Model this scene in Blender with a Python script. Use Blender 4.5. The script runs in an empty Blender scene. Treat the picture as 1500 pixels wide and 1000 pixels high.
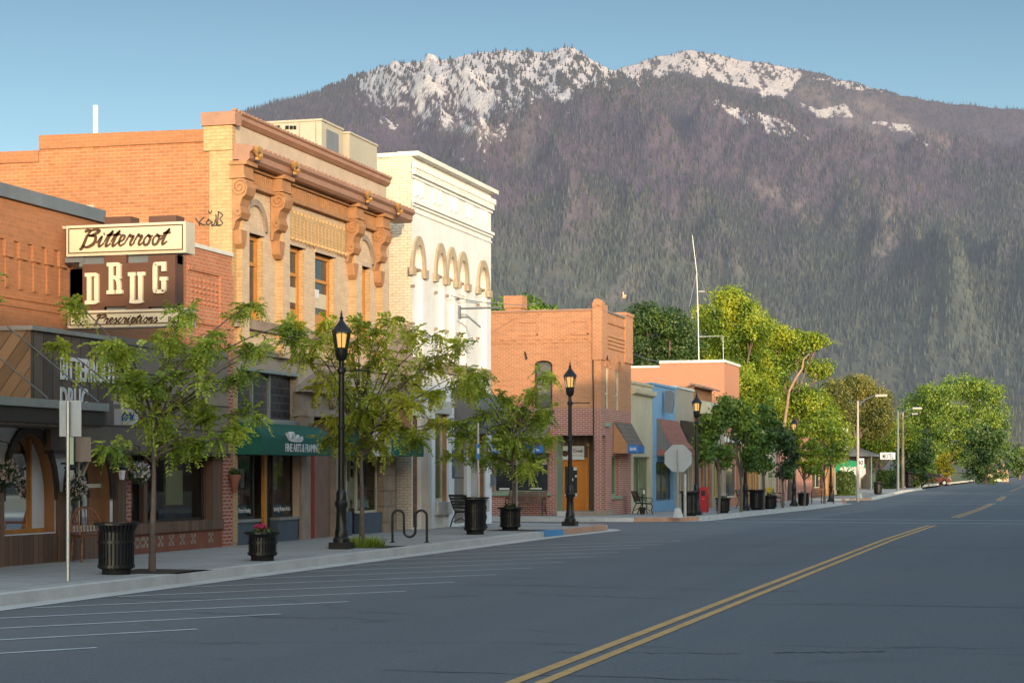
import bpy, bmesh, math, random
import numpy as np
from mathutils import Vector, Matrix

scene = bpy.context.scene
COL = scene.collection
R = math.radians
rng = random.Random(7)

# ------------------------------------------------------------------ survey
# Street frame: +Y runs up the street, +X to the right, the photographer stands at the origin.
FOC, EYE, HZ = 2800.0, 1.7, 690.0
YAW = math.atan(805 / FOC)
SA, CA = math.sin(YAW), math.cos(YAW)
FX = -16.65                     # building line on the left side of the street
KX = -12.83                     # kerb line

def yat(u, X=FX):
    t = (u - 750) / FOC
    return -X * (CA + t * SA) / (SA - t * CA)
def dep(X, Y): return -X * SA + Y * CA
def zat(u, v, X=FX): return EYE + (HZ - v) * dep(X, yat(u, X)) / FOC
def xat(u, Y):
    t = (u - 750) / FOC
    return Y * (t * CA - SA) / (CA + t * SA)
def zfr(u, v, Y): return EYE + (HZ - v) * dep(xat(u, Y), Y) / FOC
_gz = [(-500, 0), (48, 0), (70, -.12), (100, -.28), (130, -.33), (165, -.05), (300, 0), (5000, 0)]
def gz(Y):
    for (a, b), (c, d) in zip(_gz, _gz[1:]):
        if a <= Y <= c: return b + (d - b) * (Y - a) / (c - a)
    return 0
def swz(Y): return gz(Y) + .15

# ------------------------------------------------------------------ mesh builder
class Fr:
    """wall frame: s along the wall, z up, d outward"""
    def __init__(self, o, s, n): self.o, self.s, self.n = Vector(o), Vector(s).normalized(), Vector(n).normalized()
    def p(self, s, z, d=0): return self.o + self.s * s + self.n * d + Vector((0, 0, z))
def facade(X=FX): return Fr((X, 0, 0), (0, 1, 0), (1, 0, 0))
def sidewall(Y): return Fr((0, Y, 0), (1, 0, 0), (0, -1, 0))
WORLD = Fr((0, 0, 0), (1, 0, 0), (0, -1, 0))

NOSPLIT = ('letter', 'text', 'mark', 'emblem', 'graffiti', 'bead', 'frieze', 'corbel', 'string', 'slat', 'front', 'wall', 'pattern', 'twig')
class MB:
    def __init__(self): self.v, self.f = [], []
    def add(self, vs, fs):
        b = len(self.v); self.v += [tuple(x) for x in vs]; self.f += [tuple(i + b for i in f) for f in fs]; return self
    def quad(self, a, b, c, d): return self.add([a, b, c, d], [(0, 1, 2, 3)])
    def poly(self, pts): return self.add(pts, [tuple(range(len(pts)))])
    def box(self, x0, x1, y0, y1, z0, z1):
        return self.add([(x0, y0, z0), (x1, y0, z0), (x1, y1, z0), (x0, y1, z0), (x0, y0, z1), (x1, y0, z1), (x1, y1, z1), (x0, y1, z1)],
                        [(3, 2, 1, 0), (4, 5, 6, 7), (0, 1, 5, 4), (1, 2, 6, 5), (2, 3, 7, 6), (3, 0, 4, 7)])
    def fb(self, fr, s0, s1, z0, z1, d0, d1):
        P = [fr.p(s, z, d) for d in (d0, d1) for (s, z) in ((s0, z0), (s1, z0), (s1, z1), (s0, z1))]
        return self.add(P, [(3, 2, 1, 0), (4, 5, 6, 7), (0, 1, 5, 4), (1, 2, 6, 5), (2, 3, 7, 6), (3, 0, 4, 7)])
    def prism(self, fr, poly, d0, d1):
        n = len(poly); P = [fr.p(s, z, d0) for s, z in poly] + [fr.p(s, z, d1) for s, z in poly]
        return self.add(P, [tuple(reversed(range(n))), tuple(range(n, 2 * n))] + [(i, (i + 1) % n, n + (i + 1) % n, n + i) for i in range(n)])
    def profile(self, fr, prof, s0, s1, caps=True):
        """profile of (d, z) swept along s"""
        n = len(prof); P = [fr.p(s0, z, d) for d, z in prof] + [fr.p(s1, z, d) for d, z in prof]
        F = [(i, n + i, n + (i + 1) % n, (i + 1) % n) for i in range(n)]
        if caps: F += [tuple(range(n)), tuple(reversed(range(n, 2 * n)))]
        return self.add(P, F)
    def tube(self, pts, rad, n=8, caps=True):
        pts = [Vector(p) for p in pts]
        if not hasattr(rad, '__len__'): rad = [rad] * len(pts)
        up = None; P = []
        for i, p in enumerate(pts):
            t = (pts[min(i + 1, len(pts) - 1)] - pts[max(i - 1, 0)]).normalized()
            if up is None:
                up = Vector((0, 0, 1)) if abs(t.z) < .9 else Vector((1, 0, 0))
            a = t.cross(up).normalized(); b = a.cross(t).normalized(); up = b
            for k in range(n):
                w = 2 * math.pi * k / n
                P.append(p + (a * math.cos(w) + b * math.sin(w)) * rad[i])
        F = []
        for i in range(len(pts) - 1):
            for k in range(n):
                k2 = (k + 1) % n
                F.append((i * n + k, i * n + k2, (i + 1) * n + k2, (i + 1) * n + k))
        if caps: F += [tuple(reversed(range(n))), tuple(range((len(pts) - 1) * n, len(pts) * n))]
        return self.add(P, F)
    def lathe(self, prof, cx=0, cy=0, cz=0, n=16, rot=0):
        P = []; 
        for r, z in prof:
            for k in range(n):
                w = 2 * math.pi * k / n + rot; P.append((cx + r * math.cos(w), cy + r * math.sin(w), cz + z))
        F = []
        m = len(prof)
        for i in range(m - 1):
            for k in range(n):
                k2 = (k + 1) % n; F.append((i * n + k, i * n + k2, (i + 1) * n + k2, (i + 1) * n + k))
        F += [tuple(reversed(range(n))), tuple(range((m - 1) * n, m * n))]
        return self.add(P, F)
    def wall(self, fr, s0, s1, z0, z1, holes=(), depth=.2, d=0):
        """wall face with rectangular holes (a,b,zc,zd) and their reveals"""
        S = sorted({s0, s1} | {h[0] for h in holes} | {h[1] for h in holes}); Zs = sorted({z0, z1} | {h[2] for h in holes} | {h[3] for h in holes})
        S = [s for s in S if s0 <= s <= s1]; Zs = [z for z in Zs if z0 <= z <= z1]
        for a, b in zip(S, S[1:]):
            for c, e in zip(Zs, Zs[1:]):
                ms, mz = (a + b) / 2, (c + e) / 2
                if any(h[0] < ms < h[1] and h[2] < mz < h[3] for h in holes): continue
                self.quad(fr.p(a, c, d), fr.p(b, c, d), fr.p(b, e, d), fr.p(a, e, d))
        for a, b, c, e in holes:
            q = lambda A, B: self.quad(fr.p(*A, d), fr.p(*B, d), fr.p(*B, d - depth), fr.p(*A, d - depth))
            q((a, e), (a, c)); q((b, c), (b, e)); q((b, e), (a, e)); q((a, c), (b, c))
        return self
    def spandrel(self, fr, s0, s1, zs, zt, depth=.2, d=0, n=12, rise=None, sweep=True):
        """fills a rectangular hole above an arch springing at zs"""
        cs, rs = (s0 + s1) / 2, (s1 - s0) / 2; rise = rs if rise is None else rise
        A = [(cs - rs * math.cos(math.pi * k / n), zs + rise * math.sin(math.pi * k / n)) for k in range(n + 1)]
        for (a, za), (b, zb) in zip(A, A[1:]):
            self.quad(fr.p(a, za, d), fr.p(b, zb, d), fr.p(b, zt, d), fr.p(a, zt, d))
            if sweep: self.quad(fr.p(b, zb, d), fr.p(a, za, d), fr.p(a, za, d - depth), fr.p(b, zb, d - depth))
        return self
    def ring(self, fr, cs, zs, r0, r1, d0, d1, n=14, rise=1.0, a0=0, a1=math.pi):
        P = []
        for k in range(n + 1):
            w = a0 + (a1 - a0) * k / n
            for r in (r0, r1):
                for d in (d0, d1): P.append(fr.p(cs - r * math.cos(w), zs + rise * r * math.sin(w), d))
        F = []
        for k in range(n):
            b, c = 4 * k, 4 * k + 4
            F += [(b + 1, b + 3, c + 3, c + 1), (b + 3, b + 2, c + 2, c + 3), (b, b + 1, c + 1, c), (b + 2, b, c, c + 2)]
        F += [(0, 2, 3, 1), (4 * n, 4 * n + 1, 4 * n + 3, 4 * n + 2)]
        return self.add(P, F)
    def ribbon(self, fr, pts, w, d0, d1):
        """flat stroke of width w (number or list) along 2-D points, extruded d0..d1"""
        n = len(pts)
        if not hasattr(w, '__len__'): w = [w] * n
        L, Rr = [], []
        for i, (x, y) in enumerate(pts):
            x0, y0 = pts[max(i - 1, 0)]; x1, y1 = pts[min(i + 1, n - 1)]
            tx, ty = x1 - x0, y1 - y0; l = math.hypot(tx, ty) or 1
            nx, ny = -ty / l * w[i] / 2, tx / l * w[i] / 2
            L.append((x + nx, y + ny)); Rr.append((x - nx, y - ny))
        P = [fr.p(s, z, d1) for s, z in L] + [fr.p(s, z, d1) for s, z in Rr] + [fr.p(s, z, d0) for s, z in L] + [fr.p(s, z, d0) for s, z in Rr]
        F = []
        for i in range(n - 1):
            F += [(n + i, n + i + 1, i + 1, i), (i, i + 1, 2 * n + i + 1, 2 * n + i), (3 * n + i, 3 * n + i + 1, n + i + 1, n + i)]
        return self.add(P, F)
    def clusters(self, gap=.015):
        """connected pieces that stand apart from each other"""
        n = len(self.v); par = list(range(n))
        def find(a):
            while par[a] != a: par[a] = par[par[a]]; a = par[a]
            return a
        for f in self.f:
            r = find(f[0])
            for i in f[1:]: par[find(i)] = r
        boxes = {}
        for i, v in enumerate(self.v):
            b = boxes.setdefault(find(i), [list(v), list(v)])
            for k in range(3): b[0][k] = min(b[0][k], v[k]); b[1][k] = max(b[1][k], v[k])
        keys = list(boxes)
        if len(keys) > 60: return None
        for i, a in enumerate(keys):
            for b in keys[i + 1:]:
                A, B = boxes[a], boxes[b]
                if all(A[0][k] - gap <= B[1][k] and B[0][k] - gap <= A[1][k] for k in range(3)): par[find(a)] = find(b)
        g = {}
        for f in self.f: g.setdefault(find(f[0]), []).append(f)
        return list(g.values())
    def build(self, name, mat, parent=None, label=None, smooth=None, loc=None, split=None):
        if split is None: split = parent is not None and not any(w in name for w in NOSPLIT)
        if split:
            cl = self.clusters()
            if cl and 1 < len(cl) <= 14:
                out = None
                for fs in cl:
                    ids = sorted({i for f in fs for i in f}); mp = {a: b for b, a in enumerate(ids)}
                    q = MB(); q.v = [self.v[i] for i in ids]; q.f = [tuple(mp[i] for i in f) for f in fs]
                    out = q.build(name, mat, parent, label, smooth, loc, False)
                return out
        off = Vector((0, 0, 0))
        if parent is not None:
            q = parent
            while q is not None: off += q.location; q = q.parent
        if loc is not None: off = Vector(loc)
        me = bpy.data.meshes.new(name)
        me.from_pydata([(x - off.x, y - off.y, z - off.z) for x, y, z in self.v], [], self.f)
        me.materials.append(mat)
        if smooth is not None:
            me.polygons.foreach_set('use_smooth', [True] * len(me.polygons)); me.set_sharp_from_angle(angle=R(smooth))
        me.update()
        o = bpy.data.objects.new(name, me); COL.objects.link(o)
        if parent is not None: o.parent = parent
        elif loc is not None: o.location = loc
        if label: o['label'] = label
        return o

def np_mesh(name, verts, faces, mat, parent=None, loc=None, col=None, smooth=False):
    off = np.zeros(3)
    if parent is not None:
        q = parent
        while q is not None: off += np.array(q.location); q = q.parent
    if loc is not None: off = np.array(loc, float)
    verts = np.asarray(verts, np.float64) - off; faces = np.asarray(faces, np.int32); k = faces.shape[1]
    me = bpy.data.meshes.new(name)
    me.vertices.add(len(verts)); me.vertices.foreach_set('co', verts.astype(np.float32).ravel())
    me.loops.add(faces.size); me.loops.foreach_set('vertex_index', faces.ravel())
    me.polygons.add(len(faces)); me.polygons.foreach_set('loop_start', np.arange(0, faces.size, k, dtype=np.int32))
    if smooth: me.polygons.foreach_set('use_smooth', np.ones(len(faces), bool))
    if col is not None:
        a = me.color_attributes.new('Col', 'FLOAT_COLOR', 'POINT')
        c4 = np.ones((len(verts), 4), np.float32); c4[:, :3] = col; a.data.foreach_set('color', c4.ravel())
    me.materials.append(mat); me.update(calc_edges=True); me.validate()
    o = bpy.data.objects.new(name, me); COL.objects.link(o)
    if parent is not None: o.parent = parent
    elif loc is not None: o.location = loc
    return o

def thing(name, label, cat, loc=(0, 0, 0), group=None):
    o = bpy.data.objects.new(name, None); COL.objects.link(o); o.location = loc
    o.empty_display_size = .3
    o['label'] = label; o['category'] = cat
    if group: o['group'] = group
    return o
def tag(o, label, cat, group=None, kind=None):
    if label: o['label'] = label
    if cat: o['category'] = cat
    if group: o['group'] = group
    if kind: o['kind'] = kind
    return o
def struct(o): o['kind'] = 'structure'; return o
def dup(root, loc, label, rz=None, group=None, scale=None):
    r = root.copy(); COL.objects.link(r); r.location = loc; r['label'] = label
    if rz is not None: r.rotation_euler = (0, 0, rz)
    if scale: r.scale = scale
    if group: r['group'] = group
    for ch in root.children:
        c = ch.copy(); COL.objects.link(c); c.parent = r
        for g in ch.children:
            d = g.copy(); COL.objects.link(d); d.parent = c
    return r

_tc = {}
def text_geo(txt, size=1.0, bold=0.0, italic=0.0, sx=1.0, extrude=.01):
    cu = bpy.data.curves.new('lettering', 'FONT'); cu.body = txt; cu.size = size; cu.offset = bold; cu.shear = italic; cu.extrude = extrude
    cu.resolution_u = 3
    o = bpy.data.objects.new('lettering', cu); COL.objects.link(o)
    dg = bpy.context.evaluated_depsgraph_get(); dg.update()
    me = bpy.data.meshes.new_from_object(o.evaluated_get(dg))
    V = [(v.co.x * sx, v.co.y, v.co.z) for v in me.vertices]; F = [tuple(p.vertices) for p in me.polygons]
    bpy.data.objects.remove(o); bpy.data.curves.remove(cu); bpy.data.meshes.remove(me)
    x0 = min(v[0] for v in V); x1 = max(v[0] for v in V); y0 = min(v[1] for v in V); y1 = max(v[1] for v in V)
    return V, F, x0, x1, y0, y1
def text(fr, txt, s0, s1, z0, z1, d, bold=0.02, italic=0.0, ex=.006):
    """lettering fitted into the box s0..s1, z0..z1 on a wall frame"""
    V, F, x0, x1, y0, y1 = text_geo(txt, 1.0, bold, italic, 1.0, 1.0)
    m = MB()
    P = [fr.p(s0 + (x - x0) / (x1 - x0) * (s1 - s0), z0 + (y - y0) / (y1 - y0) * (z1 - z0), d + ex * (1 + (1 if z > 0 else -1)) / 2) for x, y, z in V]
    m.add(P, F); return m

# ------------------------------------------------------------------ numpy noise
def _hash(i, j, s):
    n = (i * 374761393 + j * 668265263 + s * 2147483647) & 0xffffffff
    n = ((n ^ (n >> 13)) * 1274126177) & 0xffffffff
    return ((n ^ (n >> 16)) & 0xffff) / 65535.0
def vnoise(x, y, s=0):
    i = np.floor(x).astype(np.int64); j = np.floor(y).astype(np.int64); a = x - i; b = y - j
    a = a * a * (3 - 2 * a); b = b * b * (3 - 2 * b)
    return (_hash(i, j, s) * (1 - a) + _hash(i + 1, j, s) * a) * (1 - b) + (_hash(i, j + 1, s) * (1 - a) + _hash(i + 1, j + 1, s) * a) * b
def fbm(x, y, s=0, o=5, ridged=False):
    t = 0; amp = .5; tot = 0
    for k in range(o):
        n = vnoise(x, y, s + k)
        if ridged: n = 1 - abs(2 * n - 1)
        t = t + amp * n; tot += amp; amp *= .5; x = x * 2.03 + 11.3; y = y * 2.03 + 5.7
    return t / tot
# ------------------------------------------------------------------ materials
class NT:
    def __init__(self, name):
        self.m = bpy.data.materials.new(name); self.m.use_nodes = True; self.t = self.m.node_tree
        self.t.nodes.clear(); self.out = self.n('ShaderNodeOutputMaterial')
    def n(self, ty, **kw):
        x = self.t.nodes.new(ty)
        for k, v in kw.items(): setattr(x, k, v)
        return x
    def l(self, a, b): self.t.links.new(a, b)
    def setin(self, node, **kw):
        for k, v in kw.items():
            s = node.inputs[k.replace('_', ' ')]
            if hasattr(v, 'is_linked') or isinstance(v, bpy.types.NodeSocket): self.l(v, s)
            else: s.default_value = v
        return node
    def math(self, op, a, b=None):
        x = self.n('ShaderNodeMath', operation=op)
        for i, v in enumerate((a, b)):
            if v is None: continue
            if isinstance(v, bpy.types.NodeSocket): self.l(v, x.inputs[i])
            else: x.inputs[i].default_value = v
        return x.outputs[0]
    def mix(self, fac, a, b, mode='MIX'):
        x = self.n('ShaderNodeMix', data_type='RGBA', blend_type=mode)
        for i, v in ((0, fac), (6, a), (7, b)):
            if isinstance(v, bpy.types.NodeSocket): self.l(v, x.inputs[i])
            elif i == 0: x.inputs[i].default_value = v
            else: x.inputs[i].default_value = (*v, 1) if len(v) == 3 else v
        return x.outputs[2]
    def noise(self, vec=None, scale=1, detail=4, rough=.55):
        x = self.n('ShaderNodeTexNoise'); x.inputs['Scale'].default_value = scale; x.inputs['Detail'].default_value = detail; x.inputs['Roughness'].default_value = rough
        if vec is not None: self.l(vec, x.inputs['Vector'])
        return x.outputs['Fac']
    def ramp(self, fac, stops):
        x = self.n('ShaderNodeValToRGB'); e = x.color_ramp.elements
        while len(e) < len(stops): e.new(.5)
        for q, (p, c) in zip(e, stops): q.position = p; q.color = (*c, 1) if len(c) == 3 else c
        self.l(fac, x.inputs[0]); return x.outputs[0]
    def map(self, v, a, b, c=0, d=1):
        x = self.n('ShaderNodeMapRange'); self.l(v, x.inputs[0])
        for i, q in enumerate((a, b, c, d)): x.inputs[i + 1].default_value = q
        return x.outputs[0]
    def pos(self):
        return self.n('ShaderNodeNewGeometry').outputs['Position']
    def wallvec(self):
        """(along wall, height, 0) for axis aligned walls, plan coords for flat faces"""
        g = self.n('ShaderNodeNewGeometry'); p = self.n('ShaderNodeSeparateXYZ'); self.l(g.outputs['Position'], p.inputs[0])
        q = self.n('ShaderNodeSeparateXYZ'); self.l(g.outputs['True Normal'], q.inputs[0])
        ax = self.math('GREATER_THAN', self.math('ABSOLUTE', q.outputs[0]), .6)
        az = self.math('GREATER_THAN', self.math('ABSOLUTE', q.outputs[2]), .75)
        s = self.math('ADD', self.math('MULTIPLY', p.outputs[1], ax), self.math('MULTIPLY', p.outputs[0], self.math('SUBTRACT', 1, ax)))
        z = self.math('ADD', self.math('MULTIPLY', p.outputs[1], az), self.math('MULTIPLY', p.outputs[2], self.math('SUBTRACT', 1, az)))
        c = self.n('ShaderNodeCombineXYZ'); self.l(s, c.inputs[0]); self.l(z, c.inputs[1]); return c.outputs[0]
    def bump(self, h, strength=.3, dist=.01):
        b = self.n('ShaderNodeBump'); b.inputs['Strength'].default_value = strength; b.inputs['Distance'].default_value = dist; self.l(h, b.inputs['Height']); return b.outputs[0]
    def bsdf(self, color, rough=.7, metal=0, normal=None, spec=.4):
        b = self.n('ShaderNodeBsdfPrincipled')
        if isinstance(color, bpy.types.NodeSocket): self.l(color, b.inputs['Base Color'])
        else: b.inputs['Base Color'].default_value = (*color, 1)
        if isinstance(rough, bpy.types.NodeSocket): self.l(rough, b.inputs['Roughness'])
        else: b.inputs['Roughness'].default_value = rough
        b.inputs['Metallic'].default_value = metal; b.inputs['Specular IOR Level'].default_value = spec
        if normal is not None: self.l(normal, b.inputs['Normal'])
        return b.outputs[0]
    def end(self, sh): self.l(sh, self.out.inputs[0]); return self.m

def sc(c, k): return tuple(min(1, x * k) for x in c)
def paint(name, c, rough=.6, var=.25, scale=3, metal=0, bump=.0, grime=0.0):
    t = NT(name); p = t.pos()
    a = t.noise(p, scale, 5, .6)
    col = t.ramp(a, [(.25, sc(c, 1 - var)), (.75, sc(c, 1 + var * .6))])
    b = t.noise(p, scale * 9, 3)
    col = t.mix(t.map(b, .3, .7, 0, .25), col, sc(c, .7))
    if grime:
        g = t.noise(p, .8, 6, .7); col = t.mix(t.map(g, .5, .75, 0, grime), col, sc(c, .35))
    nrm = t.bump(b, bump, .01) if bump else None
    return t.end(t.bsdf(col, rough, metal, nrm))
def brick(name, c1, c2, mortar, bw=.215, bh=.075, msize=.011, stain=.35, bump=.5, rough=.85, soot=None):
    t = NT(name); w = t.wallvec()
    b = t.n('ShaderNodeTexBrick'); t.l(w, b.inputs['Vector'])
    b.inputs['Scale'].default_value = 1; b.inputs['Brick Width'].default_value = bw; b.inputs['Row Height'].default_value = bh
    b.inputs['Mortar Size'].default_value = msize; b.inputs['Mortar Smooth'].default_value = .2; b.inputs['Bias'].default_value = 0
    b.inputs['Color1'].default_value = (*c1, 1); b.inputs['Color2'].default_value = (*c2, 1); b.inputs['Mortar'].default_value = (*mortar, 1)
    n1 = t.noise(w, .6, 6, .65); n2 = t.noise(w, 6, 4)
    col = t.mix(t.map(n1, .35, .75, 0, stain), b.outputs['Color'], sc(c2, .55))
    col = t.mix(t.map(n2, .35, .7, 0, .35), col, sc(c1, 1.25))
    # streaks running along the courses
    mp = t.n('ShaderNodeMapping'); mp.inputs['Scale'].default_value = (1.2, 9, 1); t.l(w, mp.inputs[0])
    n3 = t.noise(mp.outputs[0], 1, 3, .7); col = t.mix(t.map(n3, .5, .8, 0, .45), col, sc(c2, .6))
    if soot:
        s = t.n('ShaderNodeSeparateXYZ'); t.l(t.pos(), s.inputs[0])
        k = t.map(t.math('ADD', s.outputs[2], t.math('MULTIPLY', n1, .6)), soot[0], soot[1], 0, .55); col = t.mix(k, col, soot[2])
    return t.end(t.bsdf(col, rough, 0, t.bump(t.math('SUBTRACT', t.math('MULTIPLY', n2, .4), b.outputs['Fac']), bump, .012), .25))
def planks(name, c, w=.14, ang=0, rough=.6, var=.35, vertical=True):
    t = NT(name); v = t.wallvec()
    mp = t.n('ShaderNodeMapping'); mp.inputs['Rotation'].default_value = (0, 0, ang); t.l(v, mp.inputs[0])
    s = t.n('ShaderNodeSeparateXYZ'); t.l(mp.outputs[0], s.inputs[0]); ax = s.outputs[0 if vertical else 1]
    k = t.math('DIVIDE', ax, w); fl = t.math('FLOOR', k); fr_ = t.math('FRACT', k)
    wn = t.n('ShaderNodeTexWhiteNoise', noise_dimensions='1D'); t.l(fl, wn.inputs['W'])
    mp2 = t.n('ShaderNodeMapping'); mp2.inputs['Scale'].default_value = (14, 1.5, 1) if vertical else (1.5, 14, 1); t.l(mp.outputs[0], mp2.inputs[0])
    g = t.noise(mp2.outputs[0], 2, 5, .65)
    f = t.math('ADD', t.math('MULTIPLY', wn.outputs[0], .5), t.math('MULTIPLY', g, .5))
    col = t.ramp(f, [(.2, sc(c, 1 - var)), (.8, sc(c, 1 + var))])
    gap = t.math('LESS_THAN', fr_, .07); col = t.mix(gap, col, sc(c, .25))
    return t.end(t.bsdf(col, rough, 0, t.bump(t.math('SUBTRACT', g, gap), .4, .01)))
def emit(name, c, s):
    t = NT(name); e = t.n('ShaderNodeEmission'); e.inputs[0].default_value = (*c, 1); e.inputs[1].default_value = s; return t.end(e.outputs[0])
def glass(name, tint=(.8, .85, .85), dark=.0):
    """thin pane: mostly see-through, mirrors at grazing angles"""
    t = NT(name); tr = t.n('ShaderNodeBsdfTransparent'); tr.inputs[0].default_value = (*tint, 1)
    gl = t.n('ShaderNodeBsdfGlossy'); gl.inputs['Roughness'].default_value = .03; gl.inputs['Color'].default_value = (.9, .92, .95, 1)
    fr_ = t.n('ShaderNodeFresnel'); fr_.inputs[0].default_value = 1.5
    mx = t.n('ShaderNodeMixShader'); t.l(t.math('MINIMUM', t.math('ADD', t.math('MULTIPLY', fr_.outputs[0], 1.1), .02), 1), mx.inputs[0]); t.l(tr.outputs[0], mx.inputs[1]); t.l(gl.outputs[0], mx.inputs[2])
    return t.end(mx.outputs[0])
def darkglass(name, c=(.03, .035, .04)):
    t = NT(name); n = t.noise(t.pos(), 1.3, 4); col = t.ramp(n, [(.3, sc(c, .5)), (.7, sc(c, 1.6))])
    return t.end(t.bsdf(col, .06, 0, t.bump(t.noise(t.pos(), 2.5, 2), .05, .02), .6))
def leafmat(name, c1, c2, c3, trans=.35, cl=1.2, rnd=.3, dk=.8):
    t = NT(name); g = t.n('ShaderNodeNewGeometry')
    n = t.noise(g.outputs['Position'], cl, 3)
    f = t.math('ADD', t.math('MULTIPLY', g.outputs['Random Per Island'], rnd), t.math('MULTIPLY', t.map(n, .36, .64), 1 - rnd))  # clumped dark tones painted in to suggest shade inside the crowns
    col = t.ramp(f, [(.12, sc(c1, dk)), (.5, c2), (.88, c3)])
    d = t.n('ShaderNodeBsdfDiffuse'); t.l(col, d.inputs[0]); tr = t.n('ShaderNodeBsdfTranslucent'); t.l(col, tr.inputs[0])
    mx = t.n('ShaderNodeMixShader'); mx.inputs[0].default_value = trans; t.l(d.outputs[0], mx.inputs[1]); t.l(tr.outputs[0], mx.inputs[2])
    gl = t.n('ShaderNodeBsdfGlossy'); gl.inputs['Roughness'].default_value = .45; gl.inputs[0].default_value = (.5, .5, .5, 1)
    m2 = t.n('ShaderNodeMixShader'); m2.inputs[0].default_value = .05; t.l(mx.outputs[0], m2.inputs[1]); t.l(gl.outputs[0], m2.inputs[2])
    return t.end(m2.outputs[0])
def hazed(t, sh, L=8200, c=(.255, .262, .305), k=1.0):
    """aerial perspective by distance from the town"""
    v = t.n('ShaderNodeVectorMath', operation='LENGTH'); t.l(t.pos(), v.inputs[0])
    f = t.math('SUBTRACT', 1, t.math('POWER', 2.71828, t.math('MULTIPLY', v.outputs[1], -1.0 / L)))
    e = t.n('ShaderNodeEmission'); e.inputs[0].default_value = (*c, 1); e.inputs[1].default_value = k  # haze put in as a pale glow mixed into the surface
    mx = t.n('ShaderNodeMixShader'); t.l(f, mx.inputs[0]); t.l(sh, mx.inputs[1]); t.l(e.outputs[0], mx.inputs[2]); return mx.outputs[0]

M = {}
M['brick_orange'] = brick('orange side brick', (.47, .195, .085), (.36, .135, .06), (.44, .27, .165), stain=.5)
M['brick_drug'] = brick('brown orange brick', (.42, .17, .075), (.36, .15, .07), (.38, .22, .13), stain=.4, msize=.008)
M['brick_red'] = brick('red brick pale mortar', (.40, .12, .07), (.30, .085, .055), (.52, .42, .36), msize=.013)
M['brick_mid'] = brick('orange red brick', (.52, .20, .10), (.44, .15, .075), (.50, .33, .24), stain=.3)
M['brick_buff'] = brick('buff brick', (.55, .365, .19), (.48, .31, .15), (.38, .25, .14), stain=.25)
M['brick_front'] = brick('greyed buff brick', (.66, .49, .34), (.58, .43, .29), (.52, .39, .28), stain=.35, msize=.006)
M['brick_white'] = brick('painted cream brick', (.72, .64, .52), (.68, .59, .46), (.46, .36, .24), stain=.25, msize=.012)
M['stucco_white'] = paint('white painted stucco', (.80, .775, .74), .8, .1, 1.2, bump=.2, grime=.25)
M['stone_tan'] = paint('tan sandstone', (.34, .26, .2), .9, .3, 3, bump=.6, grime=.3)
M['stone_hood'] = paint('pale tan stone', (.47, .37, .26), .9, .25, 4, bump=.4, grime=.2)
M['stone_quoin'] = brick('rough stone blocks', (.36, .27, .19), (.3, .22, .16), (.2, .15, .11), bw=.6, bh=.4, msize=.02, bump=.9)
M['brick_creek'] = brick('creek orange brick', (.5, .215, .10), (.42, .17, .08), (.50, .34, .23), stain=.4, soot=(2.6, 1.0, (.36, .13, .10)))
M['creekred'] = brick('creek red brick', (.37, .12, .085), (.30, .09, .07), (.55, .43, .36), stain=.2, msize=.014)
M['cap_red'] = paint('red brown painted metal', (.38, .20, .13), .5, .2, 2)
M['terra'] = paint('terracotta', (.43, .215, .10), .7, .25, 4, grime=.3)
M['terra_gold'] = paint('orange gilt ornament', (.50, .27, .09), .5, .2, 6)
M['frieze'] = paint('weathered grey tan wall', (.53, .41, .31), .85, .2, 2, bump=.2)
M['wood_reveal'] = paint('brown stained timber', (.30, .145, .06), .5, .2, 4)
M['wood_orange'] = paint('varnished orange wood', (.56, .24, .055), .4, .2, 5)
M['wood_brown'] = planks('brown boards', (.15, .085, .055), .16, 0)
M['wood_diag'] = planks('diagonal boards', (.22, .13, .07), .2, R(38))
M['wood_dark'] = planks('dark stained shingle', (.125, .092, .075), .3, 0)
M['wood_weather'] = planks('weathered brown board', (.21, .165, .13), .5, 0, vertical=False)
M['plank_red'] = planks('red brown planks', (.2, .085, .045), .12, 0, vertical=False)
M['steel_grey'] = paint('slate grey metal flashing', (.16, .18, .20), .45, .2, 2)
M['white_metal'] = paint('white flashing', (.7, .68, .62), .5, .15, 2)
M['galv'] = paint('galvanised steel', (.42, .43, .43), .38, .15, 6, metal=.7)
M['alu'] = paint('sign back aluminium', (.33, .34, .345), .5, .12, 3, metal=.2)
M['pole_cream'] = paint('weathered pale pole', (.46, .42, .34), .6, .15, 3)
M['black'] = paint('black enamel', (.012, .012, .013), .35, .3, 8)
M['blackflat'] = paint('matte black', (.006, .006, .007), .8, .3, 4)
M['sign_cream'] = paint('cream sign enamel', (.72, .60, .41), .45, .08, 2, grime=.25)
M['sign_edge'] = paint('pale sign edge', (.64, .56, .44), .5, .1, 2, grime=.35)
M['sign_brown'] = paint('brown sign enamel', (.13, .058, .034), .5, .12, 3, grime=.3)
M['letter_cream'] = paint('cream lettering', (.74, .64, .47), .5, .12, 8)
M['letter_brown'] = paint('brown lettering', (.10, .05, .025), .5, .1, 5)
M['letter_white'] = paint('white lettering', (.72, .72, .72), .5, .1, 5)
M['white'] = paint('white paint', (.72, .73, .74), .6, .12, 3, grime=.25)
M['stucco_blue'] = paint('bluish white stucco', (.80, .81, .83), .8, .1, 2, bump=.2, grime=.2)
M['green_canvas'] = paint('green canvas', (.008, .10, .068), .7, .15, 4)
M['green_bright'] = paint('bright green canvas', (.01, .27, .13), .7, .12, 4)
M['grey_canvas'] = paint('grey canvas', (.16, .15, .145), .75, .15, 2)
M['bulk_blue'] = paint('blue grey panel', (.075, .10, .135), .5, .2, 3)
M['red_paint'] = paint('deep red paint', (.30, .02, .015), .5, .15, 3)
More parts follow.
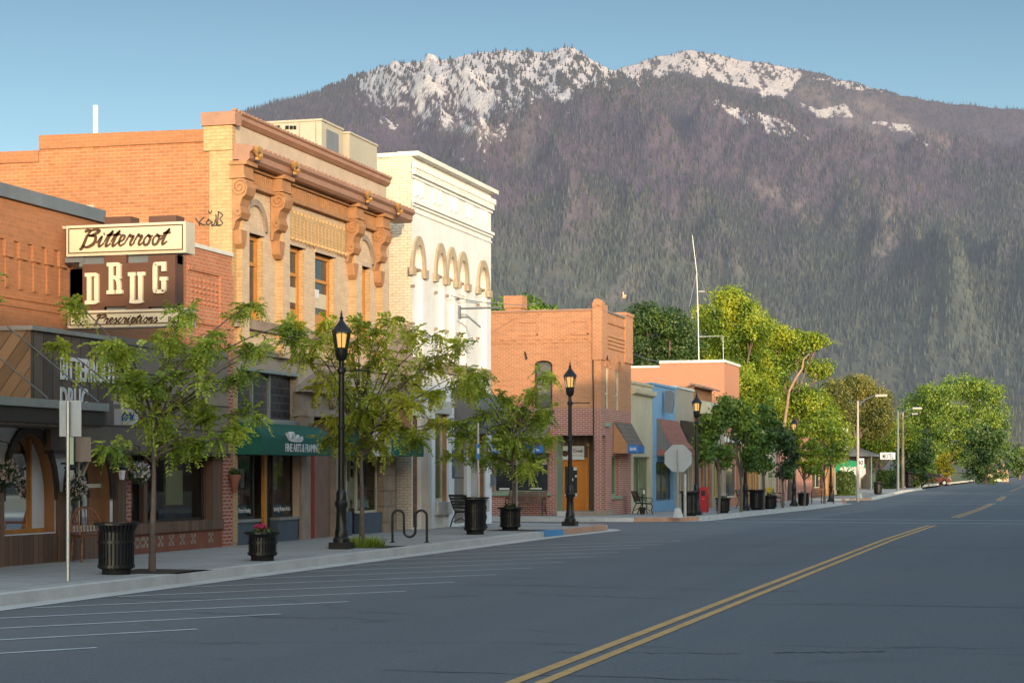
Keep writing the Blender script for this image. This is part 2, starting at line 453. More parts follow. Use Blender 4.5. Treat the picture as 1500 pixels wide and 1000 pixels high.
M['red_bright'] = paint('red plastic', (.50, .02, .03), .4, .1, 3)
M['yellow_paint'] = paint('yellow plastic', (.75, .5, .03), .5, .1, 3)
M['green_paint'] = paint('green plastic', (.02, .2, .09), .5, .1, 3)
M['sage'] = paint('sage green paint', (.27, .34, .24), .5, .15, 3)
M['cream_stucco'] = paint('cream stucco', (.56, .47, .32), .85, .15, 1.5, bump=.2, grime=.2)
M['blue_stucco'] = paint('sky blue paint', (.21, .38, .56), .7, .12, 1.5, grime=.15)
M['tan_stucco'] = paint('tan stucco', (.42, .35, .26), .85, .15, 1.5, grime=.2)
M['pink_stucco'] = paint('salmon stucco', (.52, .225, .135), .9, .1, .8, bump=.15, grime=.2)
M['orange_paint'] = paint('orange door paint', (.65, .21, .025), .4, .08, 3)
M['blue_sign'] = paint('blue sign', (.03, .16, .46), .4, .08, 3)
M['aqua'] = paint('aqua trinket', (.10, .36, .36), .4, .15, 8)
M['paper'] = paint('yellowed paper', (.62, .54, .25), .8, .06, 3)
M['paper_white'] = paint('paper notice', (.7, .7, .68), .8, .06, 3)
M['frame_dark'] = paint('dark frame', (.04, .03, .025), .5, .2, 4)
M['frame_cream'] = paint('cream frame', (.6, .53, .38), .6, .12, 4)
M['concrete'] = paint('concrete', (.55, .52, .48), .9, .18, 1.5, bump=.15, grime=.3)
M['roofing'] = paint('roof felt', (.14, .13, .12), .95, .2, 2)
M['shingle'] = brick('shingle roof', (.19, .15, .125), (.14, .11, .095), (.06, .05, .045), bw=.25, bh=.16, msize=.014)
M['copper'] = brick('copper panels', (.33, .14, .1), (.29, .12, .085), (.22, .09, .07), bw=.5, bh=.3, msize=.008)
M['hvac'] = paint('beige air unit metal', (.42, .375, .30), .5, .1, 1.5, grime=.15)
M['glass'] = glass('window pane')
M['glass_dark'] = darkglass('dark window pane')
M['glass_grey'] = darkglass('grey window pane', (.12, .12, .11))
M['glass_curtain'] = planks('curtained pane', (.10, .12, .06), .12, 0, rough=.15, var=.6)
M['glass_brick'] = brick('dark glass blocks', (.055, .05, .055), (.04, .037, .042), (.11, .11, .13), bw=.3, bh=.17, msize=.012, rough=.25, bump=.2)
M['interior'] = paint('dark interior', (.2, .175, .15), .9, .3, 1)
M['interior_mid'] = paint('dim interior', (.36, .32, .26), .9, .3, 1)
M['lamp_glow'] = emit('warm lamp glow', (1.0, .62, .2), 1.15)
M['lamp_glass'] = glass('lantern pane', (.95, .9, .8))
M['bark'] = paint('grey brown bark', (.15, .115, .09), .9, .3, 9, bump=.6)
M['bark_pale'] = paint('pale bark', (.32, .22, .14), .9, .25, 4, bump=.5)
M['leaf_locust'] = leafmat('honey locust leaf', (.17, .25, .035), (.34, .42, .05), (.55, .58, .08), .42, 1.2, .4, .9)
M['leaf_locust_y'] = leafmat('yellow locust leaf', (.20, .26, .03), (.42, .46, .045), (.66, .62, .08), .42, 1.2, .4, .9)  # the second locust's own yellower leaf colour
M['leaf_maple'] = leafmat('maple leaf', (0.071, 0.144, 0.026), (0.143, 0.236, 0.038), (0.264, 0.338, 0.049), .3, .6)
M['leaf_bright'] = leafmat('bright tree leaf', (0.074, 0.145, 0.014), (0.184, 0.264, 0.024), (0.357, 0.396, 0.034), .32, .5)
M['leaf_dark'] = leafmat('dark tree leaf', (0.027, 0.062, 0.021), (0.054, 0.105, 0.030), (0.108, 0.164, 0.038), .25, .5)
M['leaf_olive'] = leafmat('olive willow leaf', (.08, .10, .025), (.17, .175, .04), (.28, .25, .06), .3, .5)
M['leaf_yellow'] = leafmat('yellow leaf', (.2, .22, .01), (.38, .34, .02), (.5, .38, .02), .35, .6)
M['flower_pink'] = leafmat('pink petals', (.45, .03, .09), (.6, .05, .14), (.7, .15, .22), .3)
M['flower_white'] = leafmat('white petals', (.6, .5, .5), (.7, .62, .6), (.75, .7, .68), .3)
M['terracotta_pot'] = paint('terracotta pot', (.25, .09, .055), .8, .2, 5)
M['soil'] = paint('soil', (.045, .033, .025), .95, .3, 12)
M['wire'] = paint('black cable', (.03, .03, .03), .6, .1, 4)
M['paint_yellow'] = paint('road yellow', (.56, .32, .11), .8, .3, 6, grime=.4)
M['paint_white'] = paint('worn road white', (.50, .50, .50), .85, .35, 7, grime=.55)
M['kerb_red'] = paint('faded red kerb paint', (.50, .27, .17), .85, .25, 5, grime=.3)
M['kerb_blue'] = paint('blue kerb paint', (.08, .27, .5), .8, .2, 5, grime=.2)

def asphalt():
    t = NT('asphalt'); p = t.pos()
    n1 = t.noise(p, .22, 6, .6); n2 = t.noise(p, 22, 4, .7); 
    mp = t.n('ShaderNodeMapping'); mp.inputs['Scale'].default_value = (1.1, .03, 1); t.l(p, mp.inputs[0]); n3 = t.noise(mp.outputs[0], 1, 4, .6)
    col = t.ramp(n1, [(.3, (.050, .053, .058)), (.7, (.086, .089, .095))])
    col = t.mix(t.map(n3, .4, .7, 0, .5), col, (.088, .09, .096))
    col = t.mix(t.map(n2, .35, .75, 0, .5), col, (.18, .178, .175))
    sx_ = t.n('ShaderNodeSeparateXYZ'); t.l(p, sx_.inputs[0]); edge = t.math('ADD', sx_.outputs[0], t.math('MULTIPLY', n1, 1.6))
    col = t.mix(t.map(edge, -9.2, -7.6, .55, 0), col, (.15, .146, .145))  # paler towards the kerb, with sky sheen put into the asphalt colour
    ln = t.math('ABSOLUTE', t.math('SUBTRACT', t.math('ABSOLUTE', t.math('ADD', sx_.outputs[0], 5.9)), .75)); col = t.mix(t.map(ln, .1, .5, .28, 0), col, (.075, .077, .082))
    sp_ = t.n('ShaderNodeTexVoronoi'); sp_.inputs['Scale'].default_value = 55; t.l(p, sp_.inputs['Vector']); col = t.mix(t.map(sp_.outputs['Distance'], .1, .45, .35, 0), col, (.27, .265, .26))
    st_ = t.noise(p, .9, 3, .6); col = t.mix(t.map(st_, .66, .74, 0, .4), col, (.05, .05, .053))
    # tar seams across the road
    mp2 = t.n('ShaderNodeMapping'); mp2.inputs['Scale'].default_value = (.045, .16, 1); t.l(p, mp2.inputs[0])
    wn = t.n('ShaderNodeTexNoise'); wn.inputs['Scale'].default_value = .9; wn.inputs['Detail'].default_value = 5; t.l(p, wn.inputs[0])
    ad = t.n('ShaderNodeVectorMath', operation='ADD'); t.l(mp2.outputs[0], ad.inputs[0])
    sc_ = t.n('ShaderNodeVectorMath', operation='SCALE'); t.l(wn.outputs['Color'], sc_.inputs[0]); sc_.inputs['Scale'].default_value = .12; t.l(sc_.outputs[0], ad.inputs[1])
    vo = t.n('ShaderNodeTexVoronoi', feature='DISTANCE_TO_EDGE'); vo.inputs['Scale'].default_value = 1; t.l(ad.outputs[0], vo.inputs['Vector'])
    crack = t.math('MULTIPLY', t.math('LESS_THAN', vo.outputs['Distance'], .006), t.map(t.noise(p, .35, 2), .48, .62, 0, .55))
    col = t.mix(crack, col, (.025, .026, .028))
    return t.end(t.bsdf(col, t.map(n1, .3, .7, .62, .8), 0, t.bump(n2, .5, .006), .35))
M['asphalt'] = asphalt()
M['tar'] = paint('sealing tar', (.022, .022, .024), .6, .2, 5)
def sidewalk_mat():
    t = NT('pavement concrete'); w = t.pos()
    b = t.n('ShaderNodeTexBrick'); t.l(w, b.inputs['Vector']); b.offset = 0
    for k, v in (('Scale', 1), ('Brick Width', 1.5), ('Row Height', 1.5), ('Mortar Size', .018), ('Mortar Smooth', .1)): b.inputs[k].default_value = v
    b.inputs['Color1'].default_value = (.37, .345, .32, 1); b.inputs['Color2'].default_value = (.31, .29, .27, 1); b.inputs['Mortar'].default_value = (.13, .125, .115, 1)
    n = t.noise(w, .7, 6, .65); n2 = t.noise(w, 14, 4)
    col = t.mix(t.map(n, .4, .75, 0, .6), b.outputs[0], (.22, .205, .19)); col = t.mix(t.map(n2, .4, .7, 0, .3), col, (.52, .49, .45))
    return t.end(t.bsdf(col, .85, 0, t.bump(t.math('SUBTRACT', n2, b.outputs['Fac']), .4, .006)))
M['sidewalk'] = sidewalk_mat()
def grass_mat():
    t = NT('grass'); p = t.pos(); n = t.noise(p, .6, 6); n2 = t.noise(p, 9, 4)
    col = t.ramp(n, [(.3, (.05, .075, .02)), (.7, (.10, .115, .03))]); col = t.mix(t.map(n2, .3, .7, 0, .4), col, (.13, .12, .04))
    return t.end(t.bsdf(col, .95))
M['grass'] = grass_mat()
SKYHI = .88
# ------------------------------------------------------------------ camera, sky, sun
cam = bpy.data.cameras.new('Camera'); co = bpy.data.objects.new('Camera', cam); COL.objects.link(co)
cam.sensor_width = 36; cam.lens = FOC / 1500 * 36; cam.shift_y = (HZ - 500) / 1500; cam.clip_end = 60000; cam.clip_start = .1
co.location = (0, 0, EYE); co.rotation_euler = (R(90), 0, YAW); scene.camera = co
SUN_AZ, SUN_EL = R(32), R(8.3)
tosun = Vector((math.sin(SUN_AZ) * math.cos(SUN_EL), -math.cos(SUN_AZ) * math.cos(SUN_EL), math.sin(SUN_EL)))
sl = bpy.data.lights.new('Sun', 'SUN'); so = bpy.data.objects.new('Sun', sl); COL.objects.link(so)
sl.energy = 4.0; sl.angle = R(.6); sl.color = (1.0, .76, .47)
so.rotation_euler = (-tosun).to_track_quat('-Z', 'Y').to_euler(); so.location = (20, -40, 30)
world = bpy.data.worlds.new('World'); scene.world = world; world.use_nodes = True
wt = world.node_tree; bg = wt.nodes['Background']; sky = wt.nodes.new('ShaderNodeTexSky'); sky.sky_type = 'NISHITA'; sky.sun_disc = False
sky.sun_elevation = SUN_EL; sky.sun_rotation = math.pi - SUN_AZ; sky.altitude = 1100; sky.air_density = 1.0; sky.dust_density = .6; sky.ozone_density = 1.5
# sky boosted and warmed overhead and sunward as added fill, dimmer opposite the sun
def wn(ty, **k):
    x = wt.nodes.new(ty)
    for q, v in k.items(): setattr(x, q, v)
    return x
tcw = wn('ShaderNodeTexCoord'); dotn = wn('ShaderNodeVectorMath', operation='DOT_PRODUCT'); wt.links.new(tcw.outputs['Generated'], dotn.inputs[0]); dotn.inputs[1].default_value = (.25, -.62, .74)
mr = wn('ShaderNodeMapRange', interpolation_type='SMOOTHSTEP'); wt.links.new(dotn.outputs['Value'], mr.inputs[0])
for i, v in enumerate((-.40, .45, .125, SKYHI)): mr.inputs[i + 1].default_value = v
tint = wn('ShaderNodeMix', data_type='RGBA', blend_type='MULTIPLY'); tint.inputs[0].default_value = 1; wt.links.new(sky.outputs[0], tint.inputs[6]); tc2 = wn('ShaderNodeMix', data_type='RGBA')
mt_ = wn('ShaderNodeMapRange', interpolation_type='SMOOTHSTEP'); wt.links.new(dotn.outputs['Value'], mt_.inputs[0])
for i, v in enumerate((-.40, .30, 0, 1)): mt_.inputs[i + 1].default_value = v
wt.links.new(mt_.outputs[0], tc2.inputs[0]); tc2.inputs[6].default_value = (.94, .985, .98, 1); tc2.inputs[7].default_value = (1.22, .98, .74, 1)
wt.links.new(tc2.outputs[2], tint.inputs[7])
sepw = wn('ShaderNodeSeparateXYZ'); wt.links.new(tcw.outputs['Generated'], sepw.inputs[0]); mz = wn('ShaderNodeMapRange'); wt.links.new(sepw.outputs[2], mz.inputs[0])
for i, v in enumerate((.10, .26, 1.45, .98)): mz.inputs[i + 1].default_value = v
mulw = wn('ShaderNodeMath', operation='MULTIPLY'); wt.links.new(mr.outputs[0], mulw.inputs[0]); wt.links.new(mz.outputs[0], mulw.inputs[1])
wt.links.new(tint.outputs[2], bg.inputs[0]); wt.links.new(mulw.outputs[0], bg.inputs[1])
scene.view_settings.view_transform = 'Standard'; scene.view_settings.look = 'None'; scene.view_settings.exposure = 0
scene.cycles.max_bounces = 6; scene.cycles.transparent_max_bounces = 12; scene.cycles.caustics_reflective = False; scene.cycles.caustics_refractive = False
scene.render.film_transparent = False

# ------------------------------------------------------------------ ground, road, pavements
YS = [-90, -40, 0, 20, 30, 40, 48, 52, 56, 60, 65, 70, 76, 82, 88, 94, 100, 106, 112, 118, 124, 130, 136, 142, 150, 158, 165, 190, 230, 300, 400, 600, 900]
g = MB(); g.quad((-9000, -9000, -.8), (9000, -9000, -.8), (9000, 9000, -.8), (-9000, 9000, -.8)); struct(g.build('ground', M['grass']))
def strip(x0, x1, y0, y1, dz, m=None):
    m = m or MB(); ys = sorted({y0, y1} | {y for y in YS if y0 < y < y1})
    for a, b in zip(ys, ys[1:]):
        m.quad((x0, a, gz(a) + dz), (x1, a, gz(a) + dz), (x1, b, gz(b) + dz), (x0, b, gz(b) + dz))
    return m
RX = 4.3
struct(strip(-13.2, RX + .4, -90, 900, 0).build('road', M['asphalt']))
X1 = (57.6, 66.2); X2 = (122.5, 131.5)
for i, (a, b) in enumerate((X1, X2)):
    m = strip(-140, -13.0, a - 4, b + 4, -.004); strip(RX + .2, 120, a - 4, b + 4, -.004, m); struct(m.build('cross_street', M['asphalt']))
# grassy blocks behind the buildings and far lawns
def kerbx(y, y0, y1, r=3.2, side=-1, base=KX):
    d = min(y - y0, y1 - y)
    if d >= r: return base
    return base + side * (r - math.sqrt(max(0, r * r - (r - max(d, 0)) ** 2)))
def block(y0, y1, xin, side=-1, base=KX, rc0=3.2, topmat='sidewalk'):
    ys = sorted({y0, y1} | {y for y in YS if y0 < y < y1} | {y0 + rc0 * t for t in (.03, .1, .2, .35, .55, .8, 1)} | {y1 - rc0 * t for t in (.03, .1, .2, .35, .55, .8, 1)})
    ys = [y for y in ys if y0 <= y <= y1]
    top, kb, gut = MB(), MB(), MB()
    K = .2
    for a, b in zip(ys, ys[1:]):
        ka, kb_ = kerbx(a, y0, y1, rc0, side, base), kerbx(b, y0, y1, rc0, side, base)
        ia, ib = ka + side * K, kb_ + side * K
        za, zb = gz(a), gz(b)
        top.quad((xin, a, za + .145), (ia, a, za + .145), (ib, b, zb + .145), (xin, b, zb + .145))
        kb.quad((ia, a, za + .15), (ka, a, za + .15), (kb_, b, zb + .15), (ib, b, zb + .15))
        kb.quad((ka, a, za + .15), (ka - side * .02, a, za - .3), (kb_ - side * .02, b, zb - .3), (kb_, b, zb + .15))
        gut.quad((ka, a, za + .006), (ka - side * .42, a, za + .006), (kb_ - side * .42, b, zb + .006), (kb_, b, zb + .006))
    for y in (y0, y1):   # kerb along the side streets
        kx = kerbx(y, y0, y1, rc0, side, base); z = gz(y)
        kb.quad((xin, y, z + .15), (kx, y, z + .15), (kx, y, z - .3), (xin, y, z - .3))
    struct(top.build('pavement', M[topmat])); struct(kb.build('kerb', M['concrete'])); struct(gut.build('gutter', M['concrete']))
block(-90, X1[0], -60); block(X1[1], X2[0], -60); block(X2[1], 190, -40)
block(-90, X1[0], 30, 1, RX); block(X1[1], X2[0], 30, 1, RX); block(X2[1], 190, 30, 1, RX)
# lawns beyond the last block
lw = MB()
for a, b in ((196, 260), (260, 400), (400, 900)): lw.quad((-90, a, gz(a) + .05), (-15.5, a, gz(a) + .05), (-15.5, b, gz(b) + .05), (-90, b, gz(b) + .05))
struct(lw.build('lawn', M['grass']))
lk = MB(); lk.box(-15.5, -15.2, 196, 500, -.1, .14); struct(lk.build('kerb', M['concrete']))
# markings: double yellow line with a break at the crossing
for i, (a, b) in enumerate(((-60, 65), (79, 124), (134, 148))):
    m = MB(); strip(-4.305, -4.185, a, b, .005, m); strip(-4.075, -3.965, a, b, .005, m); struct(m.build('centre_line', M['paint_yellow']))
m = MB(); strip(-4.31, -4.18, 168, 330, .005, m); struct(m.build('centre_line', M['paint_yellow']))
# angled parking bays
mk = MB()
for k in range(-3, 16):
    y = 16.6 + 2.26 * k
    if y > 47.5: break
    a = Vector((-8.94, y, .005)); b = Vector((-12.3, y - 4.45, .005)); t = (b - a).normalized(); nn = Vector((-t.y, t.x, 0)) * .045
    mk.quad(a + nn, a - nn, b - nn, b + nn)
for k in range(0, 15):
    y = 74 + 2.9 * k; z = gz(y) + .006
    a = Vector((-9.2, y, z)); b = Vector((-12.3, y - 4.2, z)); t = (b - a).normalized(); nn = Vector((-t.y, t.x, 0)) * .05
    mk.quad(a + nn, a - nn, b - nn, b + nn)
struct(mk.build('parking_lines', M['paint_white']))
mk = MB()
for y in (68.0, 73.5): mk.quad((-12.0, y, gz(y) + .006), (3.6, y, gz(y) + .006), (3.6, y + .3, gz(y) + .006), (-12.0, y + .3, gz(y) + .006))
for y in (120.2, 132.4): mk.quad((-12.0, y, gz(y) + .006), (3.6, y, gz(y) + .006), (3.6, y + .4, gz(y) + .006), (-12.0, y + .4, gz(y) + .006))
struct(mk.build('crosswalk_lines', M['paint_white']))
# painted kerbs: blue at the accessible bay, faded red round the corners
def kpaint(name, y0, y1, yb0, yb1, mat, top=True):
    m = MB(); n = 10
    for i in range(n):
        a = y0 + (y1 - y0) * i / n; b = y0 + (y1 - y0) * (i + 1) / n; A, B = kerbx(a, yb0, yb1), kerbx(b, yb0, yb1); za, zb = gz(a), gz(b)
        m.quad((A - .26, a, za + .155), (A + .004, a, za + .155), (B + .004, b, zb + .155), (B - .26, b, zb + .155))
        m.quad((A + .004, a, za + .155), (A + .024, a, za + .01), (B + .024, b, zb + .01), (B + .004, b, zb + .155))
    struct(m.build(name, mat))
kpaint('blue_kerb_paint', 47.6, 49.6, -90, X1[0], M['kerb_blue'])
kpaint('red_kerb_paint', 49.7, X1[0], -90, X1[0], M['kerb_red'])
kpaint('red_kerb_paint', X1[1], 69.5, *X1[1:], X2[0], M['kerb_red'])
kpaint('red_kerb_paint', 117.5, X2[0], X1[1], X2[0], M['kerb_red'])
kpaint('red_kerb_paint', X2[1], 136, X2[1], 190, M['kerb_red'])
# sealed cracks running across the carriageway
rc_ = random.Random(3)
def crack(x0, x1, y0, y1, w):
    m = MB(); n = 26; P = []; y = y0
    for i in range(n + 1):
        f = i / n; y = y0 + (y1 - y0) * f + rc_.gauss(0, .035); P.append((x0 + (x1 - x0) * f, y, w * rc_.uniform(.3, 1.2)))
    for (xa, ya, wa), (xb, yb, wb) in zip(P, P[1:]): m.quad((xa, ya - wa, gz(ya) + .004), (xb, yb - wb, gz(yb) + .004), (xb, yb + wb, gz(yb) + .004), (xa, ya + wa, gz(ya) + .004))
    struct(m.build('road_crack', M['tar']))
crack(-5.6, -1.2, 15.4, 15.5, .014); crack(-4.6, -2.9, 17.4, 17.7, .016); crack(-4.9, -3.6, 18.2, 18.2, .012); crack(-2.6, -1.6, 17.9, 18.3, .03); crack(-8.6, -3.6, 27.5, 27.1, .02); crack(-12.2, -4.4, 35.5, 34.9, .025); crack(-4.0, 3.0, 24.5, 24.9, .02); crack(-8, 2.5, 44, 43.6, .03)
# ------------------------------------------------------------------ mountain
def fan(u, c):
    t = (u - 750) / FOC; x = t * c; return x * CA - c * SA, x * SA + c * CA
U_ = np.array([-400, 0, 200, 300, 345, 370, 420, 470, 530, 545, 600, 650, 690, 740, 790, 810, 830, 850, 870, 890, 910, 935, 970, 1040, 1110, 1180, 1240, 1300, 1350, 1420, 1500, 1700, 2000])
V1 = np.array([420, 330, 250, 200, 176, 164, 146, 131, 109, 103, 94, 86, 80, 73, 76, 73, 69, 77, 90, 99, 103, 104, 106, 119, 141, 166, 196, 216, 236, 258, 276, 320, 360])
UB = np.array([-400, 600, 820, 890, 910, 930, 960, 1000, 1015, 1040, 1090, 1140, 1200, 1260, 1320, 1380, 1440, 1500, 1600, 1800, 2100])
VB = np.array([500, 300, 150, 106, 101, 94, 82, 74, 73, 80, 86, 92, 105, 120, 135, 148, 156, 162, 175, 215, 270])
CF0, CF1, CB0, CB1 = 2400., 5200., 4600., 7400.
SPURS = [([(1040, 225), (1100, 262), (1200, 335), (1290, 420), (1400, 530)], 150, 30), ([(880, 270), (960, 370), (1060, 480), (1130, 560)], 120, 30), ([(640, 205), (740, 320), (840, 470)], 120, 28), ([(1240, 320), (1330, 380), (1430, 470), (1520, 540)], 130, 30), ([(1120, 190), (1250, 255), (1380, 310), (1520, 370)], 110, 24), ([(560, 170), (620, 260), (700, 380)], 90, 26)]
def spur_h(u, s):
    v = HZ - (HZ - np.interp(u, U_, V1)) * np.clip(s, 0, 1.2) ** 1.0
    h = np.zeros(u.shape)
    wob = (fbm(u / 40, v / 40, 51, 3) - .5) * 40
    for P, amp, w in SPURS:
        d = np.full(u.shape, 1e9)
        for (ua, va), (ub, vb) in zip(P, P[1:]):
            L2 = (ub - ua) ** 2 + (vb - va) ** 2; t = np.clip(((u - ua) * (ub - ua) + (v - va) * (vb - va)) / L2, 0, 1); d = np.minimum(d, np.hypot(u - ua - t * (ub - ua) + wob, v - va - t * (vb - va)))
        h = h + amp * np.exp(-(d / w) ** 1.5)
    return h
def front_h(u, s):
    """front massif: s 0 at its foot, 1 on its crest"""
    c = CF0 + (CF1 - CF0) * s
    top = CF1 * (HZ - np.interp(u, U_, V1)) / FOC
    rough = (fbm(u / 30, c / 300, 3, 4) - .5) * 20 + (fbm(u / 6, c / 80, 9, 3) - .5) * 5
    prof = np.where(s <= 1, np.clip(s, 0, 1) ** 1.12, 1 - (s - 1) * 1.6)
    x, y = fan(u, c)
    rid = fbm(x / 900 + y / 2600 + 3, y / 1900, 21, 4, True) - .62
    env = np.clip(s, 0, 1) * np.clip(1.02 - s, 0, 1) * 4
    return top * prof + spur_h(u, s) * np.clip(env * 1.6, 0, 1) + rid * 430 * env + (fbm(x / 240, y / 240, 5, 4) - .5) * 70 * env + rough * np.clip(s * 3, 0, 1), c
def back_h(u, s):
    c = CB0 + (CB1 - CB0) * s
    top = CB1 * (HZ - np.interp(u, UB, VB)) / FOC
    prof = np.where(s <= 1, np.clip(s, 0, 1) ** 1.2, 1 - (s - 1) * 1.6)
    x, y = fan(u, c); env = np.clip(s, 0, 1) * np.clip(1.02 - s, 0, 1) * 4
    rough = (fbm(u / 24, c / 300, 33, 4) - .5) * 24
    return top * prof + (fbm(x / 700, y / 1500, 41, 4, True) - .6) * 260 * env + (fbm(x / 150, y / 150, 45, 4) - .5) * 70 * env + rough * np.clip(s * 2, 0, 1), c
def seen(u, c, z): return HZ - FOC * (z - EYE) / c       # elevation angle as a photo row, used as a height coordinate
def inpoly(x, y, P):
    r = np.zeros(x.shape, bool); n = len(P)
    for i in range(n):
        (x0, y0), (x1, y1) = P[i], P[(i + 1) % n]
        if y0 == y1: continue
        k = ((y0 > y) != (y1 > y)) & (x < (x1 - x0) * (y - y0) / (y1 - y0) + x0); r ^= k
    return r
SNOW1 = [(520, 126), (545, 96), (700, 66), (800, 60), (840, 60), (895, 92), (935, 102), (950, 118), (890, 130), (850, 134), (815, 146), (775, 152), (745, 172), (720, 178), (692, 196), (668, 180), (640, 172), (600, 162), (560, 160), (548, 146)]
SNOWB = [(900, 100), (960, 74), (1010, 66), (1060, 76), (1150, 92), (1180, 100), (1165, 125), (1150, 142), (1120, 140), (1080, 125), (1030, 112), (960, 104)]
SNOW2 = [(1040, 146), (1080, 156), (1150, 176), (1185, 200), (1150, 196), (1090, 178)]
SNOW3 = [[(1172, 152), (1200, 160), (1238, 152), (1250, 172), (1215, 174), (1180, 168)], [(1275, 178), (1330, 182), (1345, 196), (1300, 190)], [(1180, 112), (1260, 122), (1300, 134), (1240, 130)], [(1335, 200), (1370, 215), (1350, 212)]]
SB_U = [505, 525, 548, 575, 600, 640, 668, 692, 720, 745, 775, 815, 850, 890, 950, 985]
SB_V = [122, 146, 158, 166, 168, 178, 192, 204, 190, 182, 160, 150, 140, 134, 126, 112]
def snow(u, v, x, y):
    """snowfields: solid near the crest, broken by trees and rock, thinning into diagonal streaks lower down"""
    streak = fbm((u - v * .7) / 5.5, (v + u * .5) / 22, 61, 4); fine = fbm(u / 2.6, v / 2.6, 66, 3); mid = fbm(u / 16, v / 11, 68, 4)
    top = np.interp(u, U_, V1); bot = np.interp(u, SB_U, SB_V); t = (v - top) / np.maximum(bot - top, 6)
    q = .42 * streak + .33 * fine + .35 * mid
    a = (u > 505) & (u < 985) & (t > -.2) & (t < 1.35) & (q > .45 + .16 * np.clip(t, 0, 1.4) ** 1.6 + .12 * np.clip((540 - u) / 30, 0, 1) + .1 * np.clip((u - 880) / 80, 0, 1))
    wb = (mid - .5) * 26
    b = inpoly(u + wb * .6, v - wb * .5, SNOWB) & (q > .465) | inpoly(u, v - wb * .8, SNOW2) & (q > .53)
    for P in SNOW3: b |= inpoly(u + wb * .5, v - wb * .5, P) & (q > .5)
    return a | b
def slope_colour(u, v, x, y):
    n = fbm(x / 330, y / 700, 71, 5); n2 = fbm(u / 11 + v / 30, v / 11 - u / 40, 75, 4); n3 = fbm(u / 60 + v / 110, v / 60 - u / 200, 79, 4)
    green = np.array([.085, .098, .078]); olive = np.array([.12, .115, .075]); purple = np.array([.112, .089, .110]); brown = np.array([.125, .108, .108]); rock = np.array([.26, .215, .18]); grey = np.array([.12, .105, .10])
    lo = np.clip((v - 270 + (n3 - .5) * 240) / 120, 0, 1)[..., None]      # green low down, burnt purple above
    c = purple * (1 - lo) + green * lo
    k = np.clip((n2 - .52) * 5, 0, 1)[..., None]; c = c * (1 - k * .5) + (brown * (1 - lo) + olive * lo) * k * .5
    hi = np.clip((175 - v) / 60, 0, 1)[..., None]; c = c * (1 - hi * .6) + grey * hi * .6
    # scree gullies and bare spurs
    for (ua, va, ub, vb, w_) in ((765, 180, 770, 250, 20), (1085, 255, 1200, 330, 16), (1310, 315, 1290, 390, 26), (720, 200, 650, 190, 14), (930, 400, 900, 445, 16), (1270, 150, 1380, 210, 16), (1180, 130, 1280, 190, 20)):
        L = math.hypot(ub - ua, vb - va); tt = np.clip(((u - ua) * (ub - ua) + (v - va) * (vb - va)) / L ** 2, 0, 1)
        d = np.hypot(u - ua - tt * (ub - ua), v - va - tt * (vb - va)) / w_ + (n2 - .5) * 1.6
        q = np.clip(1.15 - d, 0, 1)[..., None]; c = c * (1 - q * .5) + rock * q * .5
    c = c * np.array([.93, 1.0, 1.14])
    md = np.clip((u - 1380) / 60, 0, 1) * np.clip((v - 560 + (n3 - .5) * 60) / 40, 0, 1); md = md[..., None]; c = c * (1 - md * .7) + np.array([.17, .145, .05]) * md * .7
    return c
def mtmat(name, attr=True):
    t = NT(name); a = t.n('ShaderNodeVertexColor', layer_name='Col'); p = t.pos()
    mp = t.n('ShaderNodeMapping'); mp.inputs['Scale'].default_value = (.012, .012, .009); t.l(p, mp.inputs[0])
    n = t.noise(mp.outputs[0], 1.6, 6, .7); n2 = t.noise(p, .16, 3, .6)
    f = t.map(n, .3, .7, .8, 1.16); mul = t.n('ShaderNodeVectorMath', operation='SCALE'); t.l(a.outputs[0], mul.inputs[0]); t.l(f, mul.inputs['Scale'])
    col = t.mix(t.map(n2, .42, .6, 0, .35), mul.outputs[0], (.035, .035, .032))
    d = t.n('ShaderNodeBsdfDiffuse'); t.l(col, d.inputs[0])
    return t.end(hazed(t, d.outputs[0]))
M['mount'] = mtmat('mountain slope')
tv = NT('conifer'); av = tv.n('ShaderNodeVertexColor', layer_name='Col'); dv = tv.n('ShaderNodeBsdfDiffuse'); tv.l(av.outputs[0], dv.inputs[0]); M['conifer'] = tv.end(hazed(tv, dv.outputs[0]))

def massif(fn, us, ss, name):
    uu, s2 = np.meshgrid(us, ss); z, c = fn(uu, s2); x, y = fan(uu, c); v = seen(uu, c, z)
    col = slope_colour(uu, v, x, y); sn = snow(uu, v, x, y) & (s2 <= 1.02)
    col[sn] = np.array([.60, .60, .65])
    nr, nc = uu.shape; idx = np.arange(nr * nc).reshape(nr, nc)
    F = np.stack([idx[:-1, :-1], idx[:-1, 1:], idx[1:, 1:], idx[1:, :-1]], -1).reshape(-1, 4)
    o = np_mesh(name, np.stack([x, y, z], -1).reshape(-1, 3), F, M['mount'], col=col.reshape(-1, 3), smooth=True)
    return struct(o)
ss1 = np.concatenate([np.linspace(0, .35, 90), np.linspace(.353, 1, 430), np.linspace(1.01, 1.25, 12)])
massif(front_h, np.linspace(-300, 1750, 1000), ss1, 'mountain')
massif(back_h, np.linspace(700, 1900, 460), np.concatenate([np.linspace(.3, 1, 240), np.linspace(1.01, 1.25, 10)]), 'mountain')

